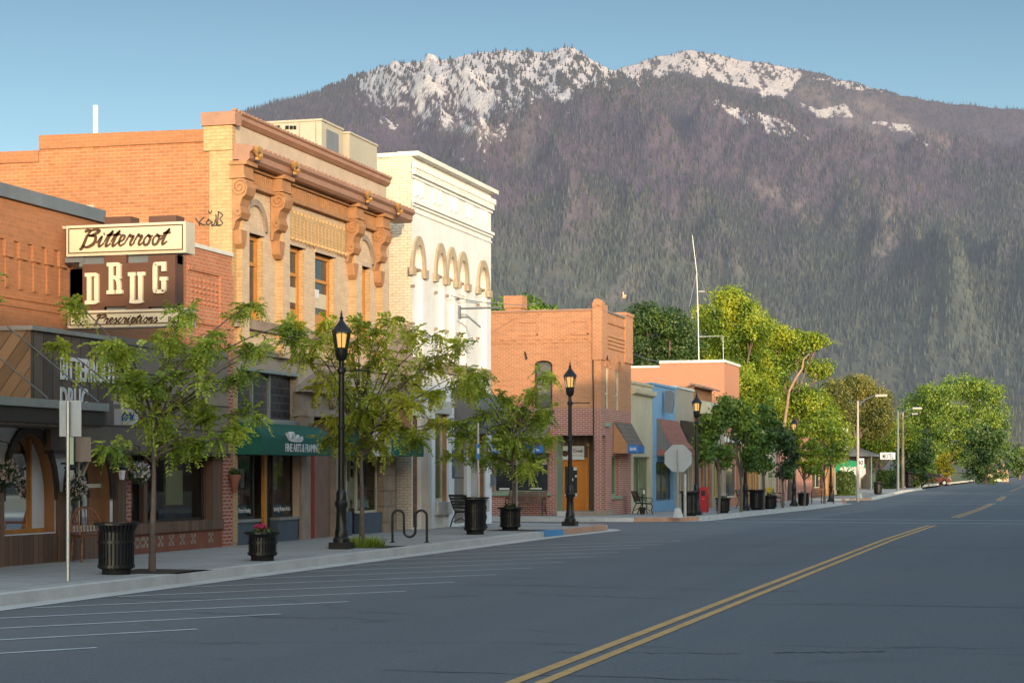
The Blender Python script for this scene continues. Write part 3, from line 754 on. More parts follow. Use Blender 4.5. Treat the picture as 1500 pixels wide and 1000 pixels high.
def conifers(fn, u0, u1, s0, s1, n, seed, name, label, hmul=1.0, snowdens=.055):
    g = np.random.default_rng(seed)
    u = g.uniform(u0, u1, n); s = s0 + (s1 - s0) * np.sqrt(g.uniform((s0 / s1) ** 2 if s0 > 0 else 0, 1, n))
    z, c = fn(u, s); x, y = fan(u, c); v = seen(u, c, z)
    keep = np.ones(n, bool)
    sn = snow(u, v, x, y); keep &= ~sn | (g.random(n) < snowdens)
    dens = fbm(x / 260, y / 420, 91, 4); keep &= dens + g.random(n) * .35 > .5
    base = slope_colour(u, v, x, y)
    bare = (base[:, 0] > .165); keep &= ~bare | (g.random(n) < .3)
    u, z, c, x, y, v, base, sn = (q[keep] for q in (u, z, c, x, y, v, base, sn)); n = len(u)
    h = g.uniform(9, 21, n) * hmul; dead = (base[:, 0] > base[:, 1] * 1.12) & (g.random(n) < .8); r = np.where(dead, h * .05, h * g.uniform(.13, .2, n))
    h = np.where(sn | (v < 150), h * .7, h)
    K = 5; ang = np.arange(K) * 2 * np.pi / K
    V = np.zeros((n, K + 1, 3)); ph = g.uniform(0, 6.28, n)
    V[:, :K, 0] = x[:, None] + r[:, None] * np.cos(ang + ph[:, None]); V[:, :K, 1] = y[:, None] + r[:, None] * np.sin(ang + ph[:, None]); V[:, :K, 2] = (z - 1)[:, None]
    V[:, K, 0] = x; V[:, K, 1] = y; V[:, K, 2] = z + h
    F = np.stack([np.stack([np.arange(K), (np.arange(K) + 1) % K, np.full(K, K)], -1) + i * 0 for i in range(1)], 0)[0]
    Fa = (F[None] + (np.arange(n) * (K + 1))[:, None, None]).reshape(-1, 3)
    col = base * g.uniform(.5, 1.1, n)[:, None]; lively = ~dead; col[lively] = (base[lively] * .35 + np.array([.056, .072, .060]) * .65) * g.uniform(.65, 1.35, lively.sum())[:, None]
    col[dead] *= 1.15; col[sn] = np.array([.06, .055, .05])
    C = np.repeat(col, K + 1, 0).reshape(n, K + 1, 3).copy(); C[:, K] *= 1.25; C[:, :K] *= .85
    o = np_mesh(name, V.reshape(-1, 3), Fa, M['conifer'], col=C.reshape(-1, 3))
    return tag(o, label, 'forest', kind='stuff')
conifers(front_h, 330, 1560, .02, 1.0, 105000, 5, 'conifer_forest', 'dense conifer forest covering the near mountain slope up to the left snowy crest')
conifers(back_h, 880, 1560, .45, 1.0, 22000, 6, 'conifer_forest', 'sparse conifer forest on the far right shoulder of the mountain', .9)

# pale house on the lower slope
hu, hv = 918.0, 437.0
sq = np.linspace(.02, 1, 600); zq, cq = front_h(np.full(600, hu), sq); vq = seen(hu, cq, zq); iq = int(np.argmin(np.abs(vq - hv))); hx, hy = fan(hu, cq[iq]); hz = float(zq[iq]); kk = FOC / float(cq[iq]); w_ = 5.2 / kk
hh = thing('hillside_house', 'tiny pale house with two tall end walls on the lower mountain slope', 'house', (float(hx), float(hy), hz)); FHs = Fr((float(hx), float(hy), 0), (CA, SA, 0), (SA, -CA, 0))
MB().fb(FHs, -w_, w_, hz - 8, hz + 4 / kk, -10, 0).build('wall', M['stone_tan'], hh)
for sg in (-1, 1): MB().fb(FHs, sg * w_ - .8, sg * w_ + .8, hz - 6, hz + 10 / kk, -8, 1).build('end_wall', M['frieze'], hh)
MB().fb(FHs, -w_ + .9, w_ - .9, hz + 4 / kk, hz + 5.5 / kk, -8, .5).build('roof_edge', M['frieze'], hh)
# ------------------------------------------------------------------ building helpers
FA = facade()
def Yu(u, X=FX): return yat(u, X)
def shell(th, mat, y0, y1, xb, z1, roofmat, front=False, z0=-.4, rz=None, left=True, right=True, x1=FX, leftmat=None, name='wall'):
    """side and rear walls plus a roof sunk behind the parapet"""
    m = MB()
    if left: m.quad((xb, y0, z0), (x1, y0, z0), (x1, y0, z1), (xb, y0, z1))
    if right: m.quad((x1, y1, z0), (xb, y1, z0), (xb, y1, z1), (x1, y1, z1))
    m.quad((xb, y1, z0), (xb, y0, z0), (xb, y0, z1), (xb, y1, z1))
    if front: m.quad((x1, y0, z0), (x1, y1, z0), (x1, y1, z1), (x1, y0, z1))
    m.build(name, mat, th)
    rz = z1 - .35 if rz is None else rz
    MB().box(xb + .02, x1 - .25, y0 + .02, y1 - .02, rz - .1, rz).build('roof', roofmat, th)
def room(th, fr, s0, s1, z0, z1, depth=1.6, d=-.2, mat='interior'):
    """dark room behind a shop window"""
    m = MB(); P = fr.p
    m.quad(P(s0, z0, d - depth), P(s1, z0, d - depth), P(s1, z1, d - depth), P(s0, z1, d - depth))
    m.quad(P(s0, z0, d), P(s0, z0, d - depth), P(s0, z1, d - depth), P(s0, z1, d)); m.quad(P(s1, z0, d), P(s1, z0, d - depth), P(s1, z1, d - depth), P(s1, z1, d))
    m.quad(P(s0, z0, d), P(s1, z0, d), P(s1, z0, d - depth), P(s0, z0, d - depth)); m.quad(P(s0, z1, d), P(s1, z1, d), P(s1, z1, d - depth), P(s0, z1, d - depth))
    return m.build('shop_interior', M[mat], th)
def window(th, fr, s0, s1, z0, z1, d, frame, glassm, fw=.07, bars_s=(), bars_z=(), fd=.06, label=None, name='window', tilt=0):
    m = MB()
    m.fb(fr, s0, s1, z0, z0 + fw, d, d + fd); m.fb(fr, s0, s1, z1 - fw, z1, d, d + fd)
    m.fb(fr, s0, s0 + fw, z0 + fw, z1 - fw, d, d + fd); m.fb(fr, s1 - fw, s1, z0 + fw, z1 - fw, d, d + fd)
    for b in bars_s: m.fb(fr, b - fw * .3, b + fw * .3, z0 + fw, z1 - fw, d + .004, d + fd - .004)
    for b in bars_z: m.fb(fr, s0 + fw, s1 - fw, b - fw * .35, b + fw * .35, d + .002, d + fd - .002)
    f = m.build(name, M[frame], th, label)
    MB().quad(fr.p(s0 + fw * .5, z0 + fw * .5, d + fd * .4), fr.p(s1 - fw * .5, z0 + fw * .5, d + fd * .4), fr.p(s1 - fw * .5, z1 - fw * .5, d + fd * .4), fr.p(s0 + fw * .5, z1 - fw * .5, d + fd * .4)).build('pane', M[glassm], f)
    return f

# ================================================================== corner drugstore (first on the left)
D0, D1 = 21.5, 36.72; DT = 6.2
drug = thing('drugstore', 'long low brown brick shop with steel parapet flashing and arched shop windows at far left', 'building', (FX, 29, .1))
sill_y = lambda u: Yu(u)
a1 = (Yu(4), Yu(80)); a0 = (a1[0] - 2.1, a1[0] - .45); a2 = (Yu(96), Yu(161)); sw_ = (Yu(194), Yu(319))
ZS, ZT = .66, 2.36
holes = [(a0[0], a0[1], ZS, ZT + .15), (a1[0], a1[1], ZS, ZT + .15), (a2[0], a2[1], ZS, ZT + .15)]
m = MB(); m.wall(FA, D0, Yu(166), .1, 2.9, holes, depth=.001)
rise = 1.15
for a, b, c, e in holes: m.spandrel(FA, a, b, ZT - rise, ZT + .15, depth=.001, rise=rise, sweep=False)
m.build('stucco_front', M['stucco_blue'], drug)
# splayed timber reveals and panes inside the arches
for i, (a, b, c, e) in enumerate(holes):
    r = MB(); n = 14; cs, rs = (a + b) / 2, (b - a) / 2
    pts = [(a, ZS)] + [(cs - rs * math.cos(math.pi * k / n), ZT - rise + rise * math.sin(math.pi * k / n)) for k in range(n + 1)] + [(b, ZS)]
    for (sa, za), (sb, zb) in zip(pts, pts[1:]): r.quad(FA.p(sb, zb, 0.0), FA.p(sa, za, 0.0), FA.p(sa, za, -.24), FA.p(sb, zb, -.24))
    r.quad(FA.p(a, ZS, 0), FA.p(b, ZS, 0), FA.p(b, ZS, -.24), FA.p(a, ZS, -.24))
    rv = r.build('arch_reveal', M['wood_reveal'], drug)
    MB().ring(FA, cs, ZT - rise, rs - .01, rs + .1, 0, .05, rise=rise / rs).build('arch_trim', M['frame_dark'], drug)
    w = MB()
    def bar(s0, z0, s1, z1, w_=.055): w.ribbon(FA, [(s0, z0), (s1, z1)], w_, -.24, -.18)
    w.fb(FA, a, b, ZS, ZS + .07, -.24, -.17)
    if i == 2:
        zc = ZS + .78; bar(cs, ZS, cs, ZT); w.fb(FA, a, b, zc - .035, zc + .035, -.24, -.17); bar(cs, zc, cs - rs * .8, ZT - .2); bar(cs, zc, cs + rs * .75, ZT - .16)
    else:
        w.fb(FA, b - rs * .62, b - rs * .55, ZS + .07, ZT - .1, -.24, -.17)
    wf = w.build('arch_window', M['frame_cream'] if i == 2 else M['wood_orange'], drug)
    MB().poly([FA.p(s, z, -.21) for s, z in pts]).build('pane', M['glass'], wf)
    if i < 2:
        q = [(s, z) for s, z in pts if s > b - rs * .56]; q = [(b - rs * .52, ZS + .05)] + [p for p in reversed(q)] + [(b - rs * .52, ZT - rise + rise * math.sqrt(1 - .48 ** 2))]
        MB().poly([FA.p(s, max(z, ZS + .05), -.20) for s, z in q]).build('window_panel', M['white'], drug)
    room(drug, FA, a - .02, b + .02, ZS - .02, ZT + .2, 1.4, -.25)
# goods in the arch window
for s, z, r in ((a1[0] + .28, 1.05, .26), (a1[0] + .55, .9, .14), (a1[0] + .22, 1.95, .16), (a0[0] + .5, 1.0, .2), (a2[1] - .5, .9, .15), (a1[0] + .5, 1.5, .16)):
    MB().lathe([(0.01, -.5 * r), (r * .6, -.45 * r), (r, 0), (r * .9, .2 * r), (.01, .3 * r)], FX - .62, s, z, 14).build('window_goods', M['aqua'], drug, smooth=40)
# wood aprons below the arches, posts
m = MB()
m.fb(FA, D0, Yu(166), .12, ZS - .02, .001, .05)
for s in (a0[1] + .05, a1[1] + .03, D0 + .1): m.fb(FA, s, s + .3, .12, 1.35, .01, .09)
m.fb(FA, Yu(165), Yu(178), .12, 2.75, .0, .1)
m.build('wood_apron', M['wood_brown'], drug)
# brick piers and showcase window
m = MB(); m.fb(FA, Yu(179), Yu(191), .12, 2.3, -.3, .02); m.build('brick_pier', M['brick_red'], drug)
m = MB(); m.fb(FA, Yu(325.5), D1, .12, 4.25, -.3, .03); m.build('brick_pier', M['brick_red'], drug)
MB().fb(FA, Yu(191), Yu(325.5), .12, .52, -.3, .0).build('brick_base', M['terracotta_pot'], drug)
t = MB()
for u in (197, 205, 213, 235, 251, 267, 283, 309):
    s = Yu(u)
    for ds, dz in ((-.07, .07), (.07, .07), (-.07, -.07), (.07, -.07), (0, 0)): t.fb(FA, s + ds - .04, s + ds + .04, .36 + dz - .035, .36 + dz + .035, 0, .006)
t.build('inlaid_tiles', M['stone_tan'], drug)
z0, z1 = .72, 2.02
m = MB(); m.fb(FA, Yu(191), Yu(325), .52, z0, -.25, .05); m.fb(FA, Yu(191), Yu(325), z1, z1 + .16, -.25, .03)
m.fb(FA, sw_[1] - .28, Yu(325), z0, z1, -.25, .02); m.fb(FA, Yu(218), Yu(223), z0, z1, -.2, -.1)
m.build('showcase_surround', M['wood_brown'], drug)
window(drug, FA, Yu(191), sw_[1] - .28, z0, z1, -.24, 'frame_dark', 'glass', .05)
room(drug, FA, Yu(191), sw_[1] - .2, z0 - .02, z1 + .02, 1.2, -.26)
m = MB(); m.fb(FA, Yu(298), Yu(314), z0, z1, -.9, -.86); m.build('inner_panel', M['plank_red'], drug)
MB().fb(FA, Yu(263), Yu(287), zat(275, 739), zat(275, 688), -.30, -.29).build('window_poster', M['paper'], drug)
# upper brickwork: corbel table, strings
up = MB(); up.wall(FA, D0, D1, 2.7, DT - .02)
up.build('brick_front', M['brick_drug'], drug)
MB().wall(FA, Yu(271), D1, 3.9, DT - .03, d=.012).build('red_brick_front', M['brick_mid'], drug)
c = MB()
c.fb(FA, D0, Yu(108), 5.5, 5.78, 0, .035)
y = D0 + .1
while y < Yu(104):
    c.fb(FA, y, y + .26, 5.22, 5.5, 0, .05); c.fb(FA, y + .05, y + .15, 4.72, 5.22, 0, .03); y += .44
for z in (4.55, 4.42, 3.98): c.fb(FA, D0, Yu(108), z, z + .03, 0, .02)
c.build('corbel_table', M['brick_drug'], drug)
c = MB(); c.fb(FA, Yu(274), D1, 5.7, 5.78, .012, .045); c.fb(FA, Yu(274), D1, 4.66, 4.72, .012, .045); c.fb(FA, Yu(320), D1, 4.0, 5.7, .012, .05)
for k in range(5):
    for q in range(9): c.fb(FA, Yu(276) + .1 + q * .19, Yu(276) + .19 + q * .19, 5.05 + k * .11, 5.11 + k * .11, .012, .035)
c.build('corbel_table', M['brick_mid'], drug)
MB().fb(FA, D0, Yu(150), DT - .02, DT + .2, -.35, .07).build('parapet_flashing', M['steel_grey'], drug)
MB().fb(FA, Yu(150), D1, DT - .03, DT + .05, -.35, .05).build('parapet_cap', M['white_metal'], drug)
shell(drug, M['brick_drug'], D0, D1, -44, DT - .05, M['roofing'], rz=5.2, right=False)
# dark board signboard: deep box on the left, shingled band on the right
b = MB(); bx1 = FX + 1.0; by0, by1 = Yu(45, bx1), Yu(166, bx1) 
b.box(FX + .01, bx1, by0, by1, 2.5, 3.93); b.build('signboard', M['wood_dark'], drug)
fr_s = sidewall(by0)
MB().quad((FX - .3, by0 - .006, 2.5), (bx1, by0 - .006, 2.5), (bx1, by0 - .006, 3.93), (FX - .3, by0 - .006, 3.93)).build('signboard_end', M['wood_diag'], drug)
MB().box(FX, bx1 + .06, by0 - .05, by1 + .03, 3.93, 4.0).build('signboard_cap', M['galv'], drug)
MB().fb(FA, by1 - .6, Yu(325), 2.06, 4.15, .015, .14).build('shingle_band', M['wood_weather'], drug)
MB().fb(FA, by1 - .6, Yu(325), 2.0, 2.06, .015, .19).build('band_moulding', M['frame_dark'], drug)
FB = facade(bx1)
for word, ua, ub, va, vb in (('BITTERROOT', 87, 168, 556, 521), ('DRUG', 87, 127, 605, 566)):
    ya, yb = Yu(ua, bx1), Yu(ub, bx1)
    um = (ua + ub) / 2; text(FB, word, ya, yb, zat(ua, va, bx1), zat(ua, vb, bx1), .012, .012, ex=.02).build('sign_letters', M['letter_white'], drug)
# flat canopy with hanger rods
cx1 = FX + 1.35; cy1 = Yu(160, cx1)
MB().box(FX + .02, cx1 - .06, D0, cy1 - .03, 2.46, 2.76).build('canopy', M['frame_dark'], drug)
MB().box(cx1 - .06, cx1, D0, cy1, 2.70, 2.83).build('canopy_edge', M['galv'], drug)
MB().box(FX + .02, cx1 - .1, D0, cy1 - .05, 2.42, 2.46).build('canopy_soffit', M['wood_dark'], drug)
r = MB()
for ua, va, ub in ((19, 488, 148), (-60, 488, 74)):
    r.tube([(bx1 - .1, Yu(ua, bx1), 3.95), (cx1 - .05, Yu(ub, cx1), 2.85)], .012, 6)
r.build('hanger_rods', M['galv'], drug)
# string of fairy lights on the posts is too fine; wall lanterns and baskets instead
def wall_lantern(s, z, label):
    t = thing('wall_lantern', label, 'lantern', (FX + .2, s, z))
    MB().box(FX + .03, FX + .2, s - .015, s + .015, z + .1, z + .13).build('bracket', M['black'], t)
    MB().lathe([(.01, .12), (.11, .02), (.1, 0), (.07, -.02)], FX + .2, s, z + .02, 8).build('cap', M['black'], t)
    MB().lathe([(.075, 0), (.05, -.17)], FX + .2, s, z, 6).build('shade', M['letter_white'], t)
wall_lantern(a1[1] + .17, 1.72, 'white wall lantern between the two arched shop windows')
wall_lantern(Yu(164), 1.72, 'white wall lantern on the dark post right of the second arched window')
def petals(c, r, n, seed, size=.05, flat=.7):
    g = np.random.default_rng(seed); P = g.normal(0, 1, (n, 3)); P /= np.linalg.norm(P, axis=1)[:, None]; P *= (r * g.random(n) ** .4)[:, None]; P[:, 2] *= flat
    A = g.normal(0, 1, (n, 3)); B = g.normal(0, 1, (n, 3)); A *= size / np.linalg.norm(A, axis=1)[:, None]; B *= size / np.linalg.norm(B, axis=1)[:, None]
    C = P + np.array(c); V = np.stack([C - A, C - B, C + A, C + B], 1).reshape(-1, 3); return V, np.arange(4 * n).reshape(n, 4)
for k, (s, z, lab) in enumerate(((a1[1] + .28, 1.42, 'hanging basket of small flowers between the arched shop windows'), (Yu(186), 1.66, 'hanging flower basket beside the brick pier of the dark shopfront'), (a0[1] + .2, 1.66, 'hanging flower basket left of the first arched window'))):
    t = thing('hanging_basket', lab, 'flower basket', (FX + .25, s, z), 'hanging baskets on the drugstore front')
    np_mesh('foliage', *petals((FX + .25, s, z), .2, 260, 40 + k, .035, 1.2), M['leaf_dark'], t)
    np_mesh('flowers', *petals((FX + .27, s, z + .02), .2, 240, 60 + k, .03, 1.1), M['flower_white'], t)
    MB().tube([(FX + .25, s, z + .1), (FX + .25, s, z + .5), (FX + .03, s, z + .55)], .01, 5).build('bracket', M['black'], t)
t = thing('wall_urn', 'brown terracotta wall urn with plant on the brick pier beside the green awning', 'planter', (FX + .12, Yu(333.5), 1.55))
MB().lathe([(.04, -.3), (.09, -.1), (.13, .05), (.12, .08)], FX + .16, Yu(333.5), 1.55, 12).build('pot', M['terracotta_pot'], t, smooth=40)
np_mesh('foliage', *petals((FX + .16, Yu(333.5), 1.68), .12, 120, 77, .03), M['leaf_dark'], t)

# --- projecting pylon sign
SX0 = FX; yS = Yu(84); FS = sidewall(yS); fx = lambda u: xat(u, yS)
fz = lambda u, v: zfr(u, v, yS)
sg = thing('pylon_sign', 'tall projecting brown and cream drugstore sign with stepped letter panels on brackets above the shop', 'sign', (fx(120), yS, 4.4))
T = .36
def cab(u0, u1, v0, v1, mat, edge, d0=-T, d1=0):
    x0, x1, zb, zt = fx(u0), fx(u1), fz(u0, v1), fz(u0, v0)
    MB().fb(FS, x0, x1, zb, zt, d0, d1).build('cabinet', M[mat], sg)
    return x0, x1, zb, zt
for (u0, u1, v0, v1, name_) in ((97, 272, 331, 376, 'top'), (99, 273, 455.5, 481, 'low')):
    x0, x1, zb, zt = fx(u0), fx(u1), fz(u0, v1), fz(u0, v0)
    bx_ = MB().fb(FS, x0, x1, zb, zt, -T, .0).build('sign_cabinet', M['sign_edge'], sg)
    MB().fb(FS, x0 + .02, x1 - .02, zb + .02, zt - .02, 0, .008).build('sign_face', M['sign_cream'], bx_)
    k = MB(); a = .045; w_ = .02
    k.fb(FS, x0 + a, x1 - a, zt - a - w_, zt - a, .008, .014); k.fb(FS, x0 + a, x1 - a, zb + a, zb + a + w_, .008, .014)
    k.fb(FS, x0 + a, x0 + a + w_, zb + a + w_, zt - a - w_, .008, .014); k.fb(FS, x1 - a - w_, x1 - a, zb + a + w_, zt - a - w_, .008, .014); k.build('sign_border', M['letter_brown'], bx_)
# brown letter panels, stepped
pan = [(120, 152, 390, 447), (152, 184, 377, 441), (184, 217, 388, 449), (217, 256, 377, 441)]
br = MB()
for u0, u1, v0, v1 in pan: br.fb(FS, fx(u0), fx(u1), fz(u0, v1 + 8), fz(u0, v0 - 3), -T + .02, -.02)
br.fb(FS, fx(152), fx(190.5), fz(152, 331), fz(152, 318), -T + .02, -.02); br.fb(FS, fx(217), fx(257), fz(217, 331), fz(217, 316.5), -T + .02, -.02)
br.fb(FS, fx(120), fx(152), fz(120, 456), fz(120, 447), -T + .03, -.03); br.fb(FS, fx(184), fx(217), fz(184, 456), fz(184, 449), -T + .03, -.03)
br.build('sign_panel', M['sign_brown'], sg)
fr_m = MB(); fr_m.fb(FS, fx(92), fx(120), fz(92, 384), fz(92, 376), -T + .05, -.08); fr_m.fb(FS, fx(92), fx(122), fz(92, 470), fz(92, 392), -T + .1, -.26); fr_m.fb(FS, fx(112), fx(256), fz(112, 460), fz(112, 447), -T + .06, -.1)
fr_m.fb(FS, fx(112), fx(256), fz(112, 390), fz(112, 374), -T + .06, -.1); fr_m.build('sign_frame', M['steel_grey'], sg)
MB().tube([(FX, yS + .2, fz(97, 331)), (fx(97), yS + .15, fz(97, 333))], .03, 6).build('sign_arm', M['sign_edge'], sg)
# slab-serif letters built as outlined strokes
def slab(ch, x0, x1, z0, z1, mat, d0, d1, t):
    W, H = x1 - x0, z1 - z0; m = MB(); cnt = [0]
    def q(a, b, c, e):
        cnt[0] += 1; m.fb(FS, x0 + a * W, x0 + b * W, z0 + c * H, z0 + e * H, d0, d1 + .0025 * cnt[0])
    _rb = m.ribbon
    def rb_(fr, pts, w, a, c):
        cnt[0] += 1; return _rb(fr, pts, w, a, c + .0025 * cnt[0])
    m.ribbon = rb_
    s = t / W; h = t / H * .8
    if ch == 'D':
        q(0, .75, 1 - h, 1); q(0, .75, 0, h); q(.16, .16 + s, h, 1 - h); q(1 - s, 1, .16, .84)
        m.ribbon(FS, [(x0 + .72 * W, z1 - h * H / 2), (x0 + .9 * W, z1 - h * H * .7), (x1 - s * W / 2, z0 + .83 * H)], t * .9, d0, d1); m.ribbon(FS, [(x0 + .72 * W, z0 + h * H / 2), (x0 + .9 * W, z0 + h * H * .7), (x1 - s * W / 2, z0 + .17 * H)], t * .9, d0, d1)
    if ch == 'R':
        q(0, .7, 1 - h, 1); q(.14, .14 + s, h, 1 - h); q(0, .5, 0, h); q(.14 + s, .72, .46, .46 + h); q(.9 - s, .9, .58, .86)
        m.ribbon(FS, [(x0 + .68 * W, z1 - h * H / 2), (x0 + .84 * W, z1 - h * H * .8), (x0 + (.9 - s / 2) * W, z0 + .84 * H)], t * .85, d0, d1); m.ribbon(FS, [(x0 + .68 * W, z0 + (.46 + h / 2) * H), (x0 + .84 * W, z0 + .52 * H), (x0 + (.9 - s / 2) * W, z0 + .6 * H)], t * .85, d0, d1)
        m.ribbon(FS, [(x0 + .66 * W, z0 + .5 * H), (x0 + .78 * W, z0 + .36 * H), (x0 + .8 * W, z0 + .02 * H)], t * .9, d0, d1); q(.62, 1.02, 0, h)
    if ch == 'U':
        q(0, .46, 1 - h, 1); q(.58, 1.04, 1 - h, 1); q(.14, .14 + s, .14, 1 - h); q(.9 - s, .9, .14, 1 - h); q(.3, .74, 0, h)
        m.ribbon(FS, [(x0 + (.14 + s / 2) * W, z0 + .16 * H), (x0 + .2 * W, z0 + .05 * H), (x0 + .34 * W, z0 + h * H / 2)], t * .85, d0, d1); m.ribbon(FS, [(x0 + (.9 - s / 2) * W, z0 + .16 * H), (x0 + .84 * W, z0 + .05 * H), (x0 + .7 * W, z0 + h * H / 2)], t * .85, d0, d1)
    if ch == 'G':
        q(.22, .74, 1 - h, 1); q(.22, .78, 0, h); q(0, s, .14, .86); q(.92 - s, .92, .70, 1); q(.92 - s, .92, .1, .44); q(.5, 1.02, .40, .40 + h)
        for sx_, a, b in ((0, .84, .98), (0, .16, .02), (1, .16, .02)):
            X = x0 + (s / 2 if sx_ == 0 else .92 - s / 2) * W; X2 = x0 + (.24 if sx_ == 0 else .74) * W
            m.ribbon(FS, [(X, z0 + a * H), (X + (X2 - X) * .35, z0 + (a + (b - a) * .7) * H), (X2, z0 + (b + (-h / 2 if b > .5 else h / 2) + (.02 if b > .5 else -.02)) * H)], t * .85, d0, d1)
    return m
for ch, u0, u1, v0, v1 in (('D', 125, 145, 400, 446), ('R', 157, 180, 385, 431), ('U', 188, 212, 399, 445), ('G', 224.5, 245.5, 384, 430)):
    x0, x1, zb, zt = fx(u0), fx(u1), fz(u0, v1), fz(u0, v0)
    slab(ch, x0, x1, zb, zt, None, -.02, .02, .08).build('sign_letter', M['letter_cream'], sg)
# brush script, drawn stroke by stroke
def bez(P, n=8):
    out = []
    P = [np.array(p, float) for p in P]
    for i in range(len(P) - 1):
        p0 = P[max(i - 1, 0)]; p1 = P[i]; p2 = P[i + 1]; p3 = P[min(i + 2, len(P) - 1)]
        for k in range(n):
            t = k / n; out.append(tuple(.5 * ((2 * p1) + (-p0 + p2) * t + (2 * p0 - 5 * p1 + 4 * p2 - p3) * t * t + (-p0 + 3 * p1 - 3 * p2 + p3) * t ** 3)))
    out.append(tuple(P[-1])); return out
SC = {  # glyph strokes on a 0..1 x-height box; width advance last
 'B': ([[(.0, 1.75), (.12, 2.0), (.45, 2.05)], [(.42, 1.95), (.12, .05), (-.1, -.15)], [(.38, 1.95), (.8, 2.15), (1.1, 1.85), (.75, 1.25), (.35, 1.08)], [(.45, 1.1), (.95, 1.0), (.95, .35), (.5, .0), (.1, .12)]], 1.25),
 'P': ([[(.0, 1.6), (.15, 2.0), (.6, 2.1)], [(.5, 1.95), (.2, .3), (.0, -.5)], [(.4, 1.9), (.95, 2.2), (1.2, 1.75), (.85, 1.15), (.4, 1.0)]], 1.2),
 'i': ([[(-.1, .35), (.22, .95), (.1, .25), (.2, .02), (.5, .35)], [(.28, 1.3), (.36, 1.42)]], .52),
 't': ([[(-.05, .4), (.42, 1.75), (.15, .3), (.22, .02), (.5, .3)], [(.02, 1.12), (.62, 1.16)]], .52),
 'e': ([[(-.05, .3), (.35, .55), (.42, .9), (.2, .95), (.08, .45), (.22, .03), (.6, .3)]], .6),
 'r': ([[(-.05, .3), (.2, 1.05), (.28, .85), (.5, .85), (.36, .3), (.44, .02), (.7, .3)]], .66),
 'o': ([[(.3, .95), (.06, .55), (.15, .05), (.42, .12), (.5, .7), (.3, .95), (.36, .78), (.7, .85)]], .68),
 's': ([[(-.05, .25), (.25, .95), (.3, .7), (.4, .3), (.25, .0), (.05, .1)], [(.28, .05), (.55, .35)]], .55),
 'c': ([[(.42, .82), (.26, .95), (.06, .45), (.2, .02), (.58, .32)]], .56),
 'p': ([[(-.05, .4), (.24, .98), (.0, -.65)], [(.2, .75), (.42, .95), (.5, .5), (.3, .03), (.14, .15)], [(.36, .05), (.6, .3)]], .6),
 'n': ([[(-.05, .4), (.16, .95), (.06, .02)], [(.1, .5), (.36, .95), (.4, .7), (.34, .1), (.42, .02), (.66, .32)]], .66),
}
def script(fr, word, s0, s1, z0, xh, d0, d1, wd):
    adv = sum(SC[c][1] for c in word); k = (s1 - s0) / adv; x = s0; m = MB()
    for c in word:
        for st in SC[c][0]:
            pts = [(x + (a + .18 * b) * k, z0 + (b if b < 1 else 1 + (b - 1) * .55) * xh) for a, b in bez(st)]
            n = len(pts); ws = [wd * (.55 + .55 * abs(math.sin(math.pi * i / max(n - 1, 1)))) * (1.25 if c.isupper() else 1) for i in range(n)]
            m.ribbon(fr, pts, ws, d0, d1)
        x += SC[c][1] * k
    return m
script(FS, 'Bitterroot', fx(119), fx(245), fz(119, 362.5), (fz(119, 347) - fz(119, 362.5)), .008, .016, .042).build('script_lettering', M['letter_brown'], sg)
script(FS, 'Prescriptions', fx(139), fx(231), fz(139, 473.8), (fz(139, 466.2) - fz(139, 473.8)), .008, .016, .026).build('script_lettering', M['letter_brown'], sg)
rx = text(FS, 'R', fx(110.5), fx(117), fz(110, 474), fz(110, 463.5), .009, .01); rx.ribbon(FS, [(fx(114.5), fz(114, 470)), (fx(123), fz(123, 478.5))], .018, .009, .015); rx.ribbon(FS, [(fx(122.5), fz(122, 470)), (fx(115), fz(115, 478.5))], .018, .009, .015)
rx.build('rx_mark', M['letter_brown'], sg)
rx = text(FS, 'R', fx(247), fx(253), fz(247, 474), fz(247, 463.5), .009, .01); rx.ribbon(FS, [(fx(251), fz(251, 470)), (fx(259), fz(259, 478.5))], .018, .009, .015); rx.ribbon(FS, [(fx(258.5), fz(258, 470)), (fx(251.5), fz(251, 478.5))], .018, .009, .015)
rx.build('rx_mark', M['letter_brown'], sg)
fl = thing('floodlight_box', 'black metal box on the signboard below the projecting drugstore sign', 'box', (xat(58, yS + .3), yS, 3.99))
MB().box(xat(39, yS), xat(74, yS), yS, yS + .45, 3.99, fz(60, 463)).build('housing', M['black'], fl); MB().box(xat(74, yS), xat(79, yS), yS + .05, yS + .4, 4.05, fz(60, 465)).build('hood', M['blackflat'], fl)
MB().box(xat(71.5, yS), xat(73.5, yS), yS - .012, yS, 4.05, 4.16).build('latch', M['white_metal'], fl)
# small white shop signs hanging under the band
hs = thing('hanging_shop_sign', 'white framed hanging sign with blue script beside the dark signboard', 'sign', (FX + .4, Yu(180), 2.9))
xh0 = FX + .28; ys_ = Yu(166, xh0); F2 = sidewall(ys_)
x0, x1 = xat(166, ys_), xat(200, ys_)
MB().fb(F2, x0, x1, zfr(166, 592, ys_), zfr(166, 567, ys_), -.05, 0).build('frame', M['letter_white'], hs)
MB().fb(F2, x0 + .07, x1 - .05, zfr(166, 588, ys_), zfr(166, 573, ys_), 0, .008).build('panel', M['terracotta_pot'], hs)
script(F2, 'cri', x0 + .14, x1 - .08, zfr(166, 586, ys_), .1, .008, .014, .022).build('lettering', M['letter_white'], hs)
MB().fb(F2, x0 + .02, x1, zfr(166, 622, ys_), zfr(166, 599, ys_), -.05, 0).build('lower_board', M['letter_white'], hs)
script(F2, 'tori', x0 + .16, x1 - .04, zfr(166, 616, ys_), .12, .0, .008, .022).build('lettering', M['blue_sign'], hs)
